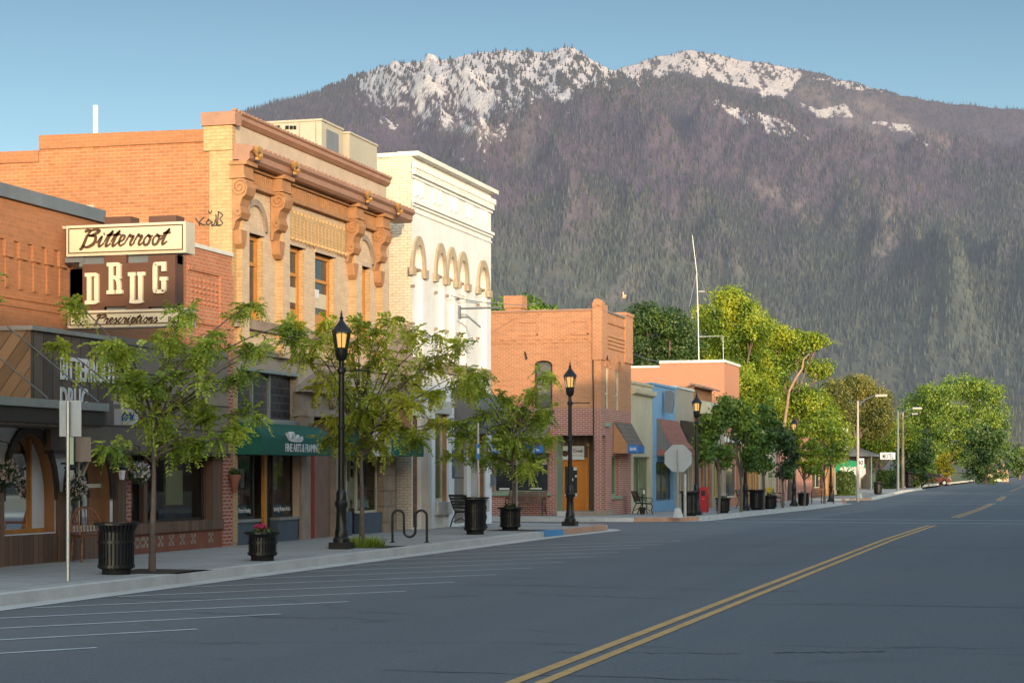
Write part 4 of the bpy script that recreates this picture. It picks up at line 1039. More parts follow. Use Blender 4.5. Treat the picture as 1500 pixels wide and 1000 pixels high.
# ================================================================== tan two-storey block with scroll capitals
T0, T1, TX = 36.74, 46.3, FX
tan = thing('brick_block', 'ornate buff brick two-storey block with scroll capitals, red-brown cornice and green shop awnings', 'building', (FX, 41, .1))
# side wall of orange brick above the drugstore roof, stepped parapet
sd = sidewall(T0); sm = MB()
xs1, xs2 = xat(58, T0), -44
zA, zB = zfr(305, 190, T0), zfr(60, 214, T0)
def z_at(x): return zA + (x - xat(305, T0)) / (xat(60, T0) - xat(305, T0)) * (zfr(60, 200, T0) - zA)
sm.poly([sd.p(xs2, 0), sd.p(FX - .4, 0), sd.p(FX - .4, z_at(FX - .4)), sd.p(xs1, z_at(xs1)), sd.p(xs1, z_at(xs1) - .32), sd.p(xs2, z_at(xs2) - .32)])
sm.build('side_wall', M['brick_orange'], tan)
cp = MB(); q = z_at
cp.prism(sd, [(xs1, q(xs1) - .28), (FX - .42, q(FX - .42) - .25), (FX - .42, q(FX - .42) + .01), (xs1, q(xs1) + .02)], -.35, .035)
cp.prism(sd, [(-44, q(-44) - .62), (xs1 - .01, q(xs1) - .55), (xs1 - .01, q(xs1) - .3), (-44, q(-44) - .34)], -.35, .035)
cp.build('side_coping', M['brick_drug'], tan)
# graffiti tag on the side wall
gm = MB()
def gr(pts): gm.ribbon(sd, [(xat(u, T0), zfr(u, v, T0)) for u, v in bez(pts)], .022, .026, .030)
gr([(287, 320), (292, 327), (293, 331)]); gr([(300, 318), (293, 326), (302, 330)]); gr([(307, 322), (303, 326), (306, 330), (310, 325), (305, 321)]); gr([(312, 324), (311, 329), (315, 328), (316, 322)]); gr([(317, 314), (318, 330)]); gr([(321, 310), (320, 330), (327, 327), (323, 321), (327, 315), (320, 310)]); gr([(306, 309), (309, 313), (311, 308)])
gr([(310, 331), (324, 330)])
gm.build('graffiti', M['wire'], tan)
m = MB(); m.quad((-44, T1, 0), (-44, T0, 0), (-44, T0, 8.4), (-44, T1, 8.4)); m.quad((FX, T1, 0), (-44, T1, 0), (-44, T1, 8.4), (FX, T1, 8.4)); m.build('rear_wall', M['brick_orange'], tan)
MB().box(-43.9, FX - .3, T0 + .05, T1 - .02, 7.9, 8.0).build('roof', M['roofing'], tan)
# corner pier in buff brick
MB().fb(FA, T0 - .02, Yu(347), .2, 8.4, -.5, .02).build('corner_pier', M['brick_buff'], tan)
MB().box(FX - .62, FX + .03, T0 - .05, Yu(343), 8.4, 8.92).build('corner_pier', M['brick_buff'], tan)
MB().box(FX - .66, FX + .12, T0 - .1, Yu(346), 8.92, 9.2).build('parapet_block', M['cap_red'], tan)
# upper front with window openings
W = [(Yu(355), Yu(384.5), 4.93, 6.78), (Yu(417), Yu(445), 4.98, 6.78), (Yu(461.5), Yu(489.5), 4.98, 6.78), (Yu(518), Yu(541.5), 4.93, 6.78)]
up = MB(); up.wall(FA, T0, T1, 4.2, 8.3, W, depth=.2); up.build('upper_front', M['brick_front'], tan)
# buff brick reveals: visible jamb sides
jb = MB()
for a, b, c, e in W: jb.fb(FA, b - .006, b + .006, c, e - .02, -.2, .006)
jb.build('window_jambs', M['brick_buff'], tan)
# pilasters
PU = [(345.5, 353), (405, 413), (512, 520), (552, 560)]
for a, b in PU:
    p_ = MB().fb(FA, Yu(a), Yu(b) + .1, 4.2, 7.6, 0, .15).build('pilaster', M['brick_front'], tan)
    MB().fb(FA, Yu(a) - .006, Yu(a), 4.2, 7.6, 0, .15).build('pilaster_flank', M['brick_buff'], p_)
for i, (a, b, c, e) in enumerate(W):
    f = window(tan, FA, a, b, c, e, -.19, 'wood_orange', 'glass_dark', .11, bars_z=(e - .62,), fd=.07)
    MB().fb(FA, a + .09, b - .09, c + .09, c + .4, -.19, -.14).build('lower_rail', M['wood_orange'], f)
    if i: MB().fb(FA, a + .14, b - .12, c + .55, e - 1.0 + (.1 if i < 3 else 0), -.158, -.15).build('roller_blind', M['frame_cream'], f); MB().fb(FA, a + .12, a + .6, e - 1.03, e - .82, -.148, -.142).build('window_notice', M['paper_white'], f)
    MB().fb(FA, a - .06, b + .06, e, e + .11, -.18, .04).build('lintel', M['frieze'], tan)
MB().fb(FA, T0, T1, 4.72, 4.93, 0, .12).build('sill_course', M['stone_tan'], tan)
MB().fb(FA, T0, T1, 4.2, 4.3, 0, .06).build('sill_course', M['stone_tan'], tan)
# blind arches over the outer windows
for i in (0, 3):
    a, b = W[i][0], W[i][1]; cs = (a + b) / 2 + .05; r = (b - a) / 2 + .12
    MB().ring(FA, cs, 6.88, r - .14, r, 0, .07).build('arch_hood', M['stone_tan'], tan)
    MB().ring(FA, cs, 6.88, .02, r - .14, .0, .015).build('arch_panel', M['brick_front'], tan)
# brick bar frieze between the middle pilasters
b = MB(); y0, y1 = Yu(414), Yu(503); n = 17
b.fb(FA, y0, y1, 7.42, 7.5, 0, .05)
for k in range(n):
    s = y0 + (y1 - y0) * (k + .15) / n; b.fb(FA, s, s + .16, 6.98, 7.42, 0, .06)
for k in range(n + 1):
    s = y0 + (y1 - y0) * (k + .02) / n; b.lathe([(.01, -.06), (.06, -.02), (.06, .03), (.01, .07)], FX + .06, s, 6.92, 7); b.fb(FA, s - .04, s + .04, 7.5, 7.58, 0, .05)
b.build('bar_frieze', M['brick_buff'], tan)
# fluted frieze, cornice, parapet
fl = MB(); fl.fb(FA, T0, T1, 7.72, 7.82, 0, .14); fl.fb(FA, T0, T1, 8.08, 8.2, 0, .16)
y = T0 + .05
while y < T1 - .1: fl.fb(FA, y, y + .06, 7.82, 8.08, 0, .1); y += .115
fl.build('fluted_frieze', M['terra'], tan)
co_ = MB(); E0, E1 = T0 - .05, 47.15
co_.profile(FA, [(-.1, 8.16), (.34, 8.16), (.40, 8.22), (.40, 8.34), (.47, 8.4), (.47, 8.47), (.26, 8.52), (-.1, 8.55)], E0 + .5 - .45, E1)
st = co_
for y in np.linspace(E0 + .3, E1 - .1, 42): st.fb(FA, y - .05, y + .05, 8.465, 8.51, .37, .465)
for y in np.linspace(T0, T1, 46): st.fb(FA, y - .04, y + .04, 9.22, 9.26, .02, .12)
st.build('cornice_frieze', M['cap_red'], tan)
for u, v in ((376, 221), (431, 240), (538, 278), (583, 293)):
    y = Yu(u, FX + .47); o = MB(); z = 8.32
    for k in range(7):
        w = math.pi * (k / 6) ; o.ribbon(facade(FX + .49), [(y, z - .05), (y + .17 * math.cos(w), z + .17 * math.sin(w))], [.04, .09], -.02, .05)
    o.lathe([(.01, -.05), (.07, 0), (.01, .05)], FX + .55, y, z - .04, 8); o.fb(facade(FX + .47), y - .07, y + .07, z - .12, z - .04, 0, .06)
    o.build('palmette', M['terra_gold'], tan)
MB().wall(FA, T0, T1, 8.3, 9.05, d=-.02).build('parapet_front', M['frieze'], tan)
MB().profile(FA, [(-.35, 9.0), (.02, 9.0), (.1, 9.08), (.1, 9.16), (.14, 9.19), (.14, 9.23), (-.35, 9.23)], Yu(346), T1).build('parapet_cap', M['cap_red'], tan)
MB().quad((FX - .35, T1, 7.9), (FX - .35, T0, 7.9), (FX - .35, T0, 9.0), (FX - .35, T1, 9.0)).build('parapet_back', M['frieze'], tan)
# scroll capitals
def capital(y):
    F = FA; o = MB(); w = .25
    o.fb(F, y - w - .04, y + w + .04, 8.08, 8.16, 0, .38); o.fb(F, y - w, y + w, 7.86, 8.08, 0, .30); o.fb(F, y - w - .03, y + w + .03, 7.80, 7.86, 0, .34)
    c = o.build('capital', M['terra'], tan)
    v = MB(); FR = sidewall(y - w + .03)
    # scroll body swept across the pilaster width, volute on both cheeks
    body = [(FX + .02, 7.80), (FX + .30, 7.80), (FX + .37, 7.62), (FX + .33, 7.46), (FX + .24, 7.38), (FX + .2, 7.24), (FX + .25, 7.1), (FX + .2, 6.98), (FX + .1, 6.92), (FX + .06, 6.75), (FX + .02, 6.74)]
    v.prism(FR, body, -2 * w + .06, 0)
    for fr_, dd in ((FR, 1), (FR, -1)):
        d0 = 0 if dd > 0 else -2 * w + .06
        sp = [(FX + .2 + (.02 + .16 * (1 - k / 26)) * math.cos(.24 * k * 2 + .6), 7.61 + (.02 + .16 * (1 - k / 26)) * math.sin(.24 * k * 2 + .6)) for k in range(26)]
        v.ribbon(fr_, sp, .045, d0, d0 + .03 * dd); 
    v.ring(FR, FX + .16, 7.1, .03, .08, -2 * w + .03, .03, a0=0, a1=2 * math.pi)
    v.build('scroll', M['terra'], c)
    MB().prism(FA, [(y - .16, 6.74), (y + .16, 6.74), (y + .1, 6.45), (y, 6.36), (y - .1, 6.45)], .0, .2).build('drop', M['terra'], c)
for u in (352, 408, 517, 556): capital(Yu(u, FX + .12) + .02)
# lower front
MB().wall(FA, T0, T1, 3.9, 4.2).build('band', M['frieze'], tan)
lo = MB()
y1_, y2_ = Yu(437), Yu(505)
lo.wall(FA, T0, T1, .1, 3.9, [(Yu(347), y1_, .12, 3.88), (Yu(441), Yu(486), .12, 2.95), (Yu(488), Yu(586) - .6, .12, 3.3)], depth=.3)
lo.build('lower_front', M['frieze'], tan)
tr = MB(); tr.fb(FA, Yu(347), y1_, 2.82, 3.88, -.25, -.2); tr.build('transom_glass', M['glass_brick'], tan)
tr = MB()
for u in (379, 404): tr.fb(FA, Yu(u) - .03, Yu(u) + .03, 2.82, 3.88, -.2, -.14)
tr.fb(FA, Yu(347), y1_, 2.7, 2.84, -.25, .06); tr.fb(FA, Yu(347), y1_, 3.84, 3.9, -.2, .03); tr.build('transom_bars', M['galv'], tan)
MB().fb(FA, Yu(488), Yu(586) - .6, 2.7, 3.3, -.25, -.2).build('transom_glass', M['glass_brick'], tan)
# central stone portal
M['portal_brown'] = paint('brown doorway paint', (.24, .14, .10), .6, .25, 3)
po = MB(); ya, yb = Yu(441), Yu(487)
po.fb(FA, ya - .12, Yu(451.5), .12, 2.4, -.2, .06); po.fb(FA, yb - .05, yb + .3, .12, 2.4, -.2, .12)
po.fb(FA, ya - .3, yb + .3, 2.95, 3.12, -.1, .3); po.fb(FA, ya - .25, yb + .25, 3.12, 3.5, -.1, .12); po.prism(FA, [(ya - .4, 3.5), (yb + .4, 3.5), (yb + .3, 3.62), ((ya + yb) / 2, 4.05), (ya - .3, 3.62)], 0, .3)
for s in (ya - .12, yb + .12): po.prism(sidewall(s - .14), [(FX, 2.4), (FX + .12, 2.45), (FX + .3, 2.8), (FX + .32, 2.95), (FX, 2.95)], -.28, 0)
po.build('stone_portal', M['stone_tan'], tan)
pb = MB()
for s in (ya + .45, yb - .45): pb.lathe([(.01, -.16), (.1, -.1), (.13, 0), (.1, .1), (.01, .14)], FX + .2, s, 3.32, 10)
pb.build('carved_boss', M['stone_tan'], tan, smooth=50)
MB().fb(FA, ya, yb, .15, 2.95, -.75, -.7).build('door_recess', M['interior_mid'], tan)
dr = MB(); dr.fb(FA, Yu(452), Yu(462), .15, 2.9, -.3, -.02); dr.build('column', M['red_paint'], tan)
dr = MB(); dr.fb(FA, Yu(462), yb - .055, .15, 2.9, -.3, -.04); dr.build('door_panel', M['portal_brown'], tan)
# left shop
ga, gb = Yu(347.5), Yu(438)
MB().fb(FA, ga, Yu(380), .13, .62, -.25, .0).build('bulkhead', M['bulk_blue'], tan); MB().fb(FA, Yu(408), gb, .13, .62, -.25, .0).build('bulkhead', M['bulk_blue'], tan)
MB().fb(FA, ga, Yu(380), .62, .68, -.25, .04).build('window_sill', M['galv'], tan); MB().fb(FA, Yu(408), gb, .62, .68, -.25, .04).build('window_sill', M['galv'], tan)
window(tan, FA, ga, Yu(381), .68, 2.75, -.2, 'frame_dark', 'glass', .05); window(tan, FA, Yu(408), gb, .68, 2.75, -.2, 'frame_dark', 'glass', .05)
d = window(tan, FA, Yu(383), Yu(396), .2, 2.6, -.6, 'frame_dark', 'glass', .09, name='shop_door')
MB().fb(FA, Yu(395), Yu(398.5), .15, 2.7, -.2, -.12).build('door_post', M['wood_orange'], tan)
MB().fb(FA, Yu(400), Yu(408), .15, 2.7, -.3, -.21).build('door_side', M['frame_dark'], tan)
room(tan, FA, ga, gb, .15, 2.75, 2.2, -.62, 'interior_mid'); 
MB().quad(FA.p(ga, .65, -.22), FA.p(Yu(381), .65, -.22), FA.p(Yu(381), .65, -.9), FA.p(ga, .65, -.9)).build('display_shelf', M['interior_mid'], tan)
MB().fb(FA, ga + .05, Yu(379), .7, .98, -.19, -.18).build('window_banner', M['green_canvas'], tan); MB().fb(FA, Yu(408) + .06, gb - .06, .7, .98, -.19, -.18).build('window_banner', M['green_canvas'], tan)
text(FA, 'Custom Picture Framing', ga + .1, Yu(378), .78, .92, -.178, .01).build('banner_text', M['letter_white'], tan)
text(FA, 'Featuring Montana Artists', Yu(408) + .1, gb - .1, .78, .92, -.178, .01).build('banner_text', M['letter_white'], tan)
# things on display
w = MB(); w.ring(FA, Yu(354) , 1.55, .26, .42, -.32, -.28, n=20, a0=0, a1=2 * math.pi); w.build('display_wheel', M['paper_white'], tan)
MB().lathe([(.01, 0), (.1, .05), (.07, .3), (.13, .5), (.06, .65), (.01, .7)], FX - .45, Yu(368), .98, 10).build('display_figure', M['paper'], tan, smooth=50)
for s0, s1, z0_, z1_ in ((Yu(413), Yu(424), 1.3, 1.9), (Yu(362), Yu(371), .98, 1.2), (Yu(411), Yu(416), .99, 1.15), (Yu(427), Yu(433), 1.6, 2.0)):
    f = MB().fb(FA, s0, s1, z0_, z1_, -.34, -.3).build('picture_frame', M['frame_cream'], tan); MB().fb(FA, s0 + .06, s1 - .06, z0_ + .06, z1_ - .06, -.3, -.295).build('picture', M['interior_mid'], f)
MB().fb(FA, Yu(386), Yu(391), 1.35, 1.75, -.55, -.54).build('door_notice', M['paper_white'], tan)
# awnings with quarter-round ends
def awning(th, y0, y1, zt, zb, proj, mat, val=.28, name='awning', n=9, F=FA, d0=.02, bulge=1.0):
    prof = [(d0, zt)] + [(d0 + proj * math.sin(math.pi / 2 * k / n) ** .9, zb + val + (zt - zb - val) * math.cos(math.pi / 2 * k / n) ** bulge) for k in range(1, n + 1)] + [(d0 + proj, zb), (d0, zb)]
    m = MB().profile(F, prof, y0, y1)
    rb = MB()
    return m.build(name, mat, th, smooth=35)
aw = awning(tan, T0 + .12, Yu(482, FX + .6), 2.74, 2.05, .62, M['green_canvas'], .3)
yy0, yy1 = Yu(418, FX + .64), Yu(461, FX + .64)
text(facade(FX + .645), 'FINE ARTS & FRAMING', yy0, yy1 + .25, 2.12, 2.30, .0, .012).build('awning_text', M['letter_white'], aw)
em = MB(); fe = facade(FX + .66)
em.ribbon(fe, bez([(yy0 + .12, 2.52), (yy0 + .2, 2.4), (yy0 + .5, 2.37), (yy0 + .85, 2.38), (yy0 + .95, 2.44)]), .07, -.12, .0); em.ribbon(fe, bez([(yy0 + .3, 2.4), (yy0 + .36, 2.52), (yy0 + .46, 2.5), (yy0 + .5, 2.4)]), .06, -.12, .0); em.ribbon(fe, [(yy0 + .6, 2.38), (yy0 + .72, 2.47), (yy0 + .8, 2.38)], .06, -.12, 0)
em.build('awning_emblem', M['letter_white'], aw)
# right shop: blue bulkheads, green awning, white hanging board
rb0, rb1 = Yu(489), Yu(560)
MB().fb(FA, rb0, Yu(516), .13, .72, -.25, .0).build('bulkhead', M['bulk_blue'], tan); MB().fb(FA, Yu(532), rb1, .13, .66, -.25, .0).build('bulkhead', M['bulk_blue'], tan); MB().fb(FA, Yu(516), Yu(532), .13, .66, -.5, -.4).build('door_recess', M['interior'], tan)
window(tan, FA, rb0, Yu(516), .72, 2.65, -.2, 'frame_cream', 'glass', .06); window(tan, FA, Yu(530), rb1, .66, 2.65, -.2, 'frame_cream', 'glass', .06)
window(tan, FA, Yu(512), Yu(524), 1.45, 2.6, -.5, 'frame_cream', 'glass', .1, bars_s=(Yu(515.5), Yu(519.5)), bars_z=(1.8, 2.1, 2.35), name='door_window'); window(tan, FA, Yu(536), Yu(545), 1.45, 2.6, -.5, 'frame_cream', 'glass', .1, bars_z=(1.8, 2.1, 2.35), name='door_window')
MB().fb(FA, Yu(510), Yu(548), .7, 1.45, -.55, -.46).build('door_panel', M['frame_cream'], tan)
room(tan, FA, rb0, rb1, .15, 2.7, 1.6, -.56, 'interior_mid')
for u, z, r, mt in ((492, .95, .12, 'aqua'), (498, 1.0, .15, 'aqua'), (521, .9, .14, 'aqua'), (540, .85, .14, 'paper_white'), (548, .9, .16, 'aqua'), (553, .85, .12, 'paper')):
    MB().lathe([(.01, -r), (r, -.6 * r), (r * .7, .4 * r), (r * .9, r), (.01, 1.3 * r)], FX - .34, Yu(u), z, 10).build('display_vase', M[mt], tan, smooth=45)
MB().fb(FA, Yu(566), Yu(583), .13, 2.6, -.6, -.55).build('door_recess', M['interior'], tan)
MB().fb(FA, Yu(561), Yu(565), .13, 2.7, -.1, .03).build('brick_pier', M['brick_front'], tan)
awning(tan, Yu(497), Yu(588), 2.74, 2.08, .6, M['green_canvas'], .3)
hb = thing('hanging_board', 'white hanging signboard half hidden by leaves in front of the second green awning', 'sign', (FX + .75, Yu(550, FX + .75), 2.4))
yb_ = Yu(545, FX + .62); F3 = sidewall(yb_); MB().fb(F3, xat(545, yb_), xat(572, yb_), zfr(545, 668, yb_), zfr(545, 633, yb_), -.05, 0).build('board', M['letter_white'], hb)
MB().tube([F3.p(xat(549, yb_), zfr(545, 634, yb_), -.02), (FX + .05, yb_ + .02, zfr(545, 626, yb_))], .012, 5).build('bracket', M['black'], hb)
# ================================================================== narrow stone stair hall between the two blocks
st_ = thing('stair_hall', 'narrow one-bay stone stair entrance with carved parapet squeezed between the tan and white blocks', 'building', (FX, 47.2, .1))
MB().fb(FA, T1 + .01, 48.2, 3.4, 5.05, -.6, .05).build('front', M['stone_tan'], st_)
q = MB(); y0 = T1 + .02; q.fb(FA, y0, y0 + .35, 5.05, 5.5, -.4, .06); q.prism(FA, [(y0 + .35, 5.05), (48.15, 5.05), (48.15, 5.3), (47.7, 5.32), (47.55, 5.5), (47.35, 5.5), (47.2, 5.28)], -.3, .08); q.fb(FA, 47.85, 48.12, 5.3, 5.45, -.3, .08); q.fb(FA, 47.93, 48.05, 5.45, 5.62, -.25, .03); q.fb(FA, y0, 48.2, 4.6, 4.72, .05, .14); q.fb(FA, y0, 48.2, 4.2, 4.26, .05, .1); q.build('carved_parapet', M['stone_tan'], st_)
MB().fb(FA, T1 - .35, T1 + .55, .13, 3.4, -.6, .04).build('stone_jamb', M['stone_quoin'], st_); MB().fb(FA, T1 + .55, 48.2, 2.5, 3.4, -.6, .03).build('transom', M['brick_drug'], st_)
MB().fb(FA, T1 + .5, 48.2, .13, 2.5, -.5, -.42).build('door', M['plank_red'], st_); MB().box(-30, FX - .6, T1 + .02, 48.2, -.3, 4.9).build('body', M['stone_tan'], st_)
# rooftop units and pipe on the tan block
def roofbox(name, lab, u0, u1, v0, v1, Y, dy, cat='air unit'):
    t = thing(name, lab, cat, (xat((u0 + u1) / 2, Y), Y, zfr(u0, v1, Y)))
    x0, x1, zb, zt = xat(u0, Y), xat(u1, Y), zfr(u0, v1, Y), zfr(u0, v0, Y)
    MB().box(x0, x1, Y, Y + dy, zb - 1.5, zt).build('casing', M['hvac'], t)
    MB().box(x0 - .03, x1 + .03, Y - .03, Y + dy + .03, zt, zt + .05).build('lid', M['hvac'], t)
    return t, x0, x1, zb, zt
t, x0, x1, zb, zt = roofbox('roof_air_unit', 'large beige rooftop air unit with small dark grilles behind the tan parapet', 388, 471, 181.5, 216, 43.5, 1.4)
FY = sidewall(43.5); v = MB()
for u0, u1 in ((400, 410), (418, 423), (424.5, 429), (430, 434)): v.fb(FY, xat(u0, 43.5), xat(u1, 43.5), zfr(u0, 190, 43.5), zfr(u0, 184.5, 43.5), 0, .012)
v.build('grille', M['blackflat'], t)
sm_ = MB()
for u in (438, 462): sm_.fb(FY, xat(u, 43.5), xat(u, 43.5) + .02, zb - 1, zt, 0, .01)
sm_.build('casing_seam', M['stone_tan'], t)
MB().box(x1 + .003, x1 + .02, 43.8, 44.6, zb - .6, zt - .15).build('side_grille', M['steel_grey'], t)
roofbox('roof_air_unit', 'smaller beige rooftop box to the right of the large air unit', 480, 512, 197.5, 220, 45.0, 2.0)
pp = thing('roof_vent_pipe', 'white vent pipe standing on the orange brick roof at the left', 'pipe', (xat(140, 40), 40, 8))
MB().lathe([(.062, 0), (.062, zfr(140, 155, 40) - 8)], xat(140, 40), 40, 8, 10).build('pipe', M['white'], pp, smooth=60); MB().lathe([(.12, 0), (.08, .08)], xat(140, 40), 40, 7.95, 10).build('collar', M['galv'], pp)
ab = thing('access_frame', 'small pale hatch frame standing on the low roof against the orange brick wall', 'hatch', (xat(122, 36.6), 36.6, 6))
Yh = 36.5; FH = sidewall(Yh); hm = MB(); x0, x1 = xat(98, Yh), xat(137, Yh); z1_ = zfr(98, 301.5, Yh); hm.fb(FH, x0, x1, z1_ - .04, z1_, -.1, 0); hm.fb(FH, x1 - .04, x1, 5.0, z1_ - .04, -.1, 0); hm.fb(FH, x0, x0 + .04, 5.0, z1_ - .04, -.1, 0); hm.build('frame', M['frieze'], ab); MB().fb(FH, x0 + .04, x1 - .04, 5.0, z1_ - .04, -.1, -.05).build('panel', M['white_metal'], ab)

# ================================================================== white painted block
W0, W1, WT = 48.23, 55.6, 10.22
wh = thing('white_block', 'tall white painted brick two-storey block with tan arched window hoods and grey dome awning', 'building', (FX, 52, .1))
shell(wh, M['brick_white'], W0, W1, -44, WT - .1, M['roofing'])
wf = MB(); arch = [(604.5, 619.5, 378), (638, 650.5, 391), (654.5, 666, 398), (670.5, 682.5, 402), (699.5, 713, 410)]
AH = []
for ua, ub, vs in arch:
    a, b = Yu(ua), Yu(ub); AH.append((a, b, 4.75, 7.78))
gh = [(Yu(604.5), Yu(616), .2, 3.2), (Yu(635), Yu(652), .85, 3.3), (Yu(664), Yu(684), .2, 2.6), (Yu(694), Yu(707), .85, 3.0)]
wf.wall(FA, W0, W1, .1, 8.9, AH + gh, depth=.16)
for a, b, c, e in AH: wf.spandrel(FA, a, b, e - .62, e, depth=.16, rise=.6)
wf.build('front_wall', M['stucco_white'], wh)
for i, (a, b, c, e) in enumerate(AH):
    MB().fb(FA, a - .03, b + .03, c, e, -.2, -.155).build('bricked_window', M['stucco_white'], wh)
    cs, r = (a + b) / 2, (b - a) / 2
    h = MB(); h.ring(FA, cs, e - .62, r - .02, r + .14, -.01, .06 + .004 * i, rise=.62 / r * 1.05)
    lo_, ro_ = (.26 if i in (0, 1, 4) else .08), (.26 if i in (0, 3, 4) else .08); j4 = .005 * i; h.fb(FA, a - lo_, a + .06, e - .86 + j4, e - .62 - j4, -.01, .09 + j4); h.fb(FA, b - .06, b + ro_, e - .86 + j4, e - .62 - j4, -.01, .09 + j4)
    h.build('arch_hood', M['stone_hood'], wh)
    MB().fb(FA, a + .02, b, e - .66, e - .60, -.155, -.05).build('arch_bar', M['stone_tan'], wh)
    MB().fb(FA, a - .06, b + .06, c - .3, c, -.02, .1 + .004 * i).build('window_sill', M['stone_tan'], wh)
    for z in (5.6, 6.6): MB().fb(FA, a - .14, a - .02, z, z + .07, 0, .07).build('shutter_pin', M['stone_tan'], wh)
fz_ = MB(); fz_.wall(FA, W0, W1, 8.9, WT - .05, d=0)
k = MB()
for z, dd, h in ((8.62, .03, .05), (8.78, .05, .06), (8.86, .09, .08), (9.52, .05, .06), (9.62, .09, .1), (9.78, .13, .16)): k.fb(FA, W0 - .0, W1 + dd, z, z + h, -.02, dd)
for i in range(52):
    y = W0 + .07 + i * (W1 - W0) / 52; k.fb(FA, y, y + .07, 9.72, 9.78, 0, .11)
k.build('brick_strings', M['stucco_white'], wh)
k = fz_
for i in range(5):
    y = W0 + .25 + i * 1.5
    for j in range(4):
        k.fb(FA, y + j * .2, y + j * .2 + .09, 9.06 + .05 * (j % 2), 9.5, .0, .05)
k.build('frieze', M['stucco_white'], wh)
MB().box(FX - .4, FX + .2, W0 - .03, W1 + .15, WT - .12, WT).build('parapet_cap', M['white_metal'], wh); MB().box(-44, FX - .41, W0 - .05, W0 + .3, WT - .13, WT - .02).build('parapet_cap', M['white_metal'], wh)
k = MB(); k.fb(FA, W0, W1, 3.62, 3.68, 0, .05); k.build('string_course', M['stucco_blue'], wh)
# ground floor
pm = MB()
for ua, ub in ((617, 622), (690, 693.5)): pm.fb(FA, Yu(ua), Yu(ub), .13, 3.2, 0, .2)
pm.build('pilaster', M['concrete'], wh)
pm = MB()
for ua, ub in ((624, 634), (654, 662), (708, 717)): pm.fb(FA, Yu(ua), Yu(ub), .13, 3.5, 0, .07)
pm.build('corner_strip', M['stucco_blue'], wh)
for i, (a, b, c, e) in enumerate(gh):
    if i in (0, 2):
        MB().fb(FA, a, b, c, e, -.14, -.1).build('door', M['plank_red'] if i == 0 else M['wood_weather'], wh)
    else:
        window(wh, FA, a, b, c, e, -.14, 'frame_cream', 'glass_curtain', .1); MB().fb(FA, b - .02, b + .05, c, e, -.1, .03).build('red_trim', M['terra'], wh); MB().fb(FA, a - .05, b + .2, c - .35, c, 0, .16).build('window_sill', M['concrete'], wh); MB().fb(FA, a - .1, b + .2, e, e + .35, 0, .14).build('lintel', M['concrete'], wh)
MB().fb(FA, Yu(658.5), Yu(662), 1.5, 2.3, .07, .1).build('notice_case', M['bulk_blue'], wh)
awning(wh, Yu(664), Yu(709), zat(690, 573), zat(690, 636), .85, M['grey_canvas'], .1, n=10)
MB().box(FX + .03, FX + .2, Yu(715), Yu(717.5), 1.25, 1.62).build('meter_box', M['steel_grey'], wh)
# bracket pole, cables and insulators on the front
bp = thing('sign_bracket', 'empty dark horizontal sign pole projecting from the white block front', 'sign bracket', (FX, Yu(672), 6.2))
zz = zat(672, 452); yb_ = Yu(672); MB().tube([(FX, yb_, zz), (xat(735, yb_), yb_, zz)], .035, 6).build('pole', M['steel_grey'], bp); MB().box(FX, FX + .06, yb_ - .05, yb_ + .05, zz - .3, zz + .08).build('plate', M['steel_grey'], bp); MB().tube([(FX + .05, yb_, zz - .25), (FX + .3, yb_, zz - .25), (xat(704, yb_), yb_, zz - .55)], .03, 6).build('strut', M['steel_grey'], bp)

# ================================================================== brick corner building across the side street
C0, C1, CT = 70.0, 75.25, 7.75
ck = thing('corner_brick_building', 'orange brick corner building with chimney, orange recessed door and blue-edged shingle canopy', 'building', (FX, 72, 0))
SC_ = sidewall(C0); cx_ = lambda u: xat(u, C0); czf = lambda u, v: zfr(u, v, C0); zg = swz(C0)
wl = MB(); wa, wb = cx_(783), cx_(809)
dh = (cx_(814.5), FX, zg, czf(850, 637)); wh_ = (cx_(722), cx_(803), czf(760, 721), czf(760, 664))
uw = (wa, wb, czf(796, 597), czf(796, 526))
zsplit = czf(800, 598)
wl.wall(SC_, -44, FX, zsplit, CT, [(wa, wb, zsplit + .01, uw[3])], depth=.15); wl.spandrel(SC_, wa, wb, uw[3] - .22, uw[3], depth=.15, rise=.2)
ck_up = wl.build('upper_side_wall', M['brick_creek'], ck)
wl = MB(); wl.wall(SC_, -44, FX, -.5, zsplit, [(dh[0], dh[1] - .001, dh[2], dh[3]), wh_], depth=.25); wl.build('lower_side_wall', M['creekred'], ck)
fh = [(Yu(886.5) , Yu(891.5), 3.55, 5.75), (Yu(902), Yu(906.5), 3.55, 5.75)]
wl = MB(); wl.wall(FA, C0, C1, zsplit, CT, fh, depth=.2)
for a, b, c, e in fh: wl.spandrel(FA, a, b, e - .25, e, depth=.2, rise=.25)
wl.build('upper_front', M['brick_creek'], ck)
fl_ = (Yu(896), Yu(907), .75, 2.3)
wl = MB(); wl.wall(FA, C0, C1, -.5, zsplit, [(C0 + .001, Yu(888), zg, dh[3]), fl_], depth=.25); wl.build('lower_front', M['creekred'], ck)
for a, b, c, e in fh: window(ck, FA, a, b, c, e, -.1, 'frame_cream', 'glass_grey', .1, bars_z=((c + e) / 2,)); MB().fb(FA, a - .1, b + .1, c - .15, c, 0, .08).build('window_sill', M['sage'], ck)
window(ck, FA, *fl_, -.2, 'sage', 'glass_curtain', .08); MB().fb(FA, fl_[0] - .05, fl_[1] + .1, fl_[2] - .12, fl_[2], 0, .08).build('window_sill', M['sage'], ck)
m = MB(); m.quad((-44, C1, -.5), (-44, C0, -.5), (-44, C0, CT), (-44, C1, CT)); m.quad((FX, C1, -.5), (-44, C1, -.5), (-44, C1, CT), (FX, C1, CT)); m.build('rear_wall', M['creekred'], ck)
MB().box(-43.9, FX - .3, C0 + .2, C1 - .1, 7.0, 7.1).build('roof', M['roofing'], ck)
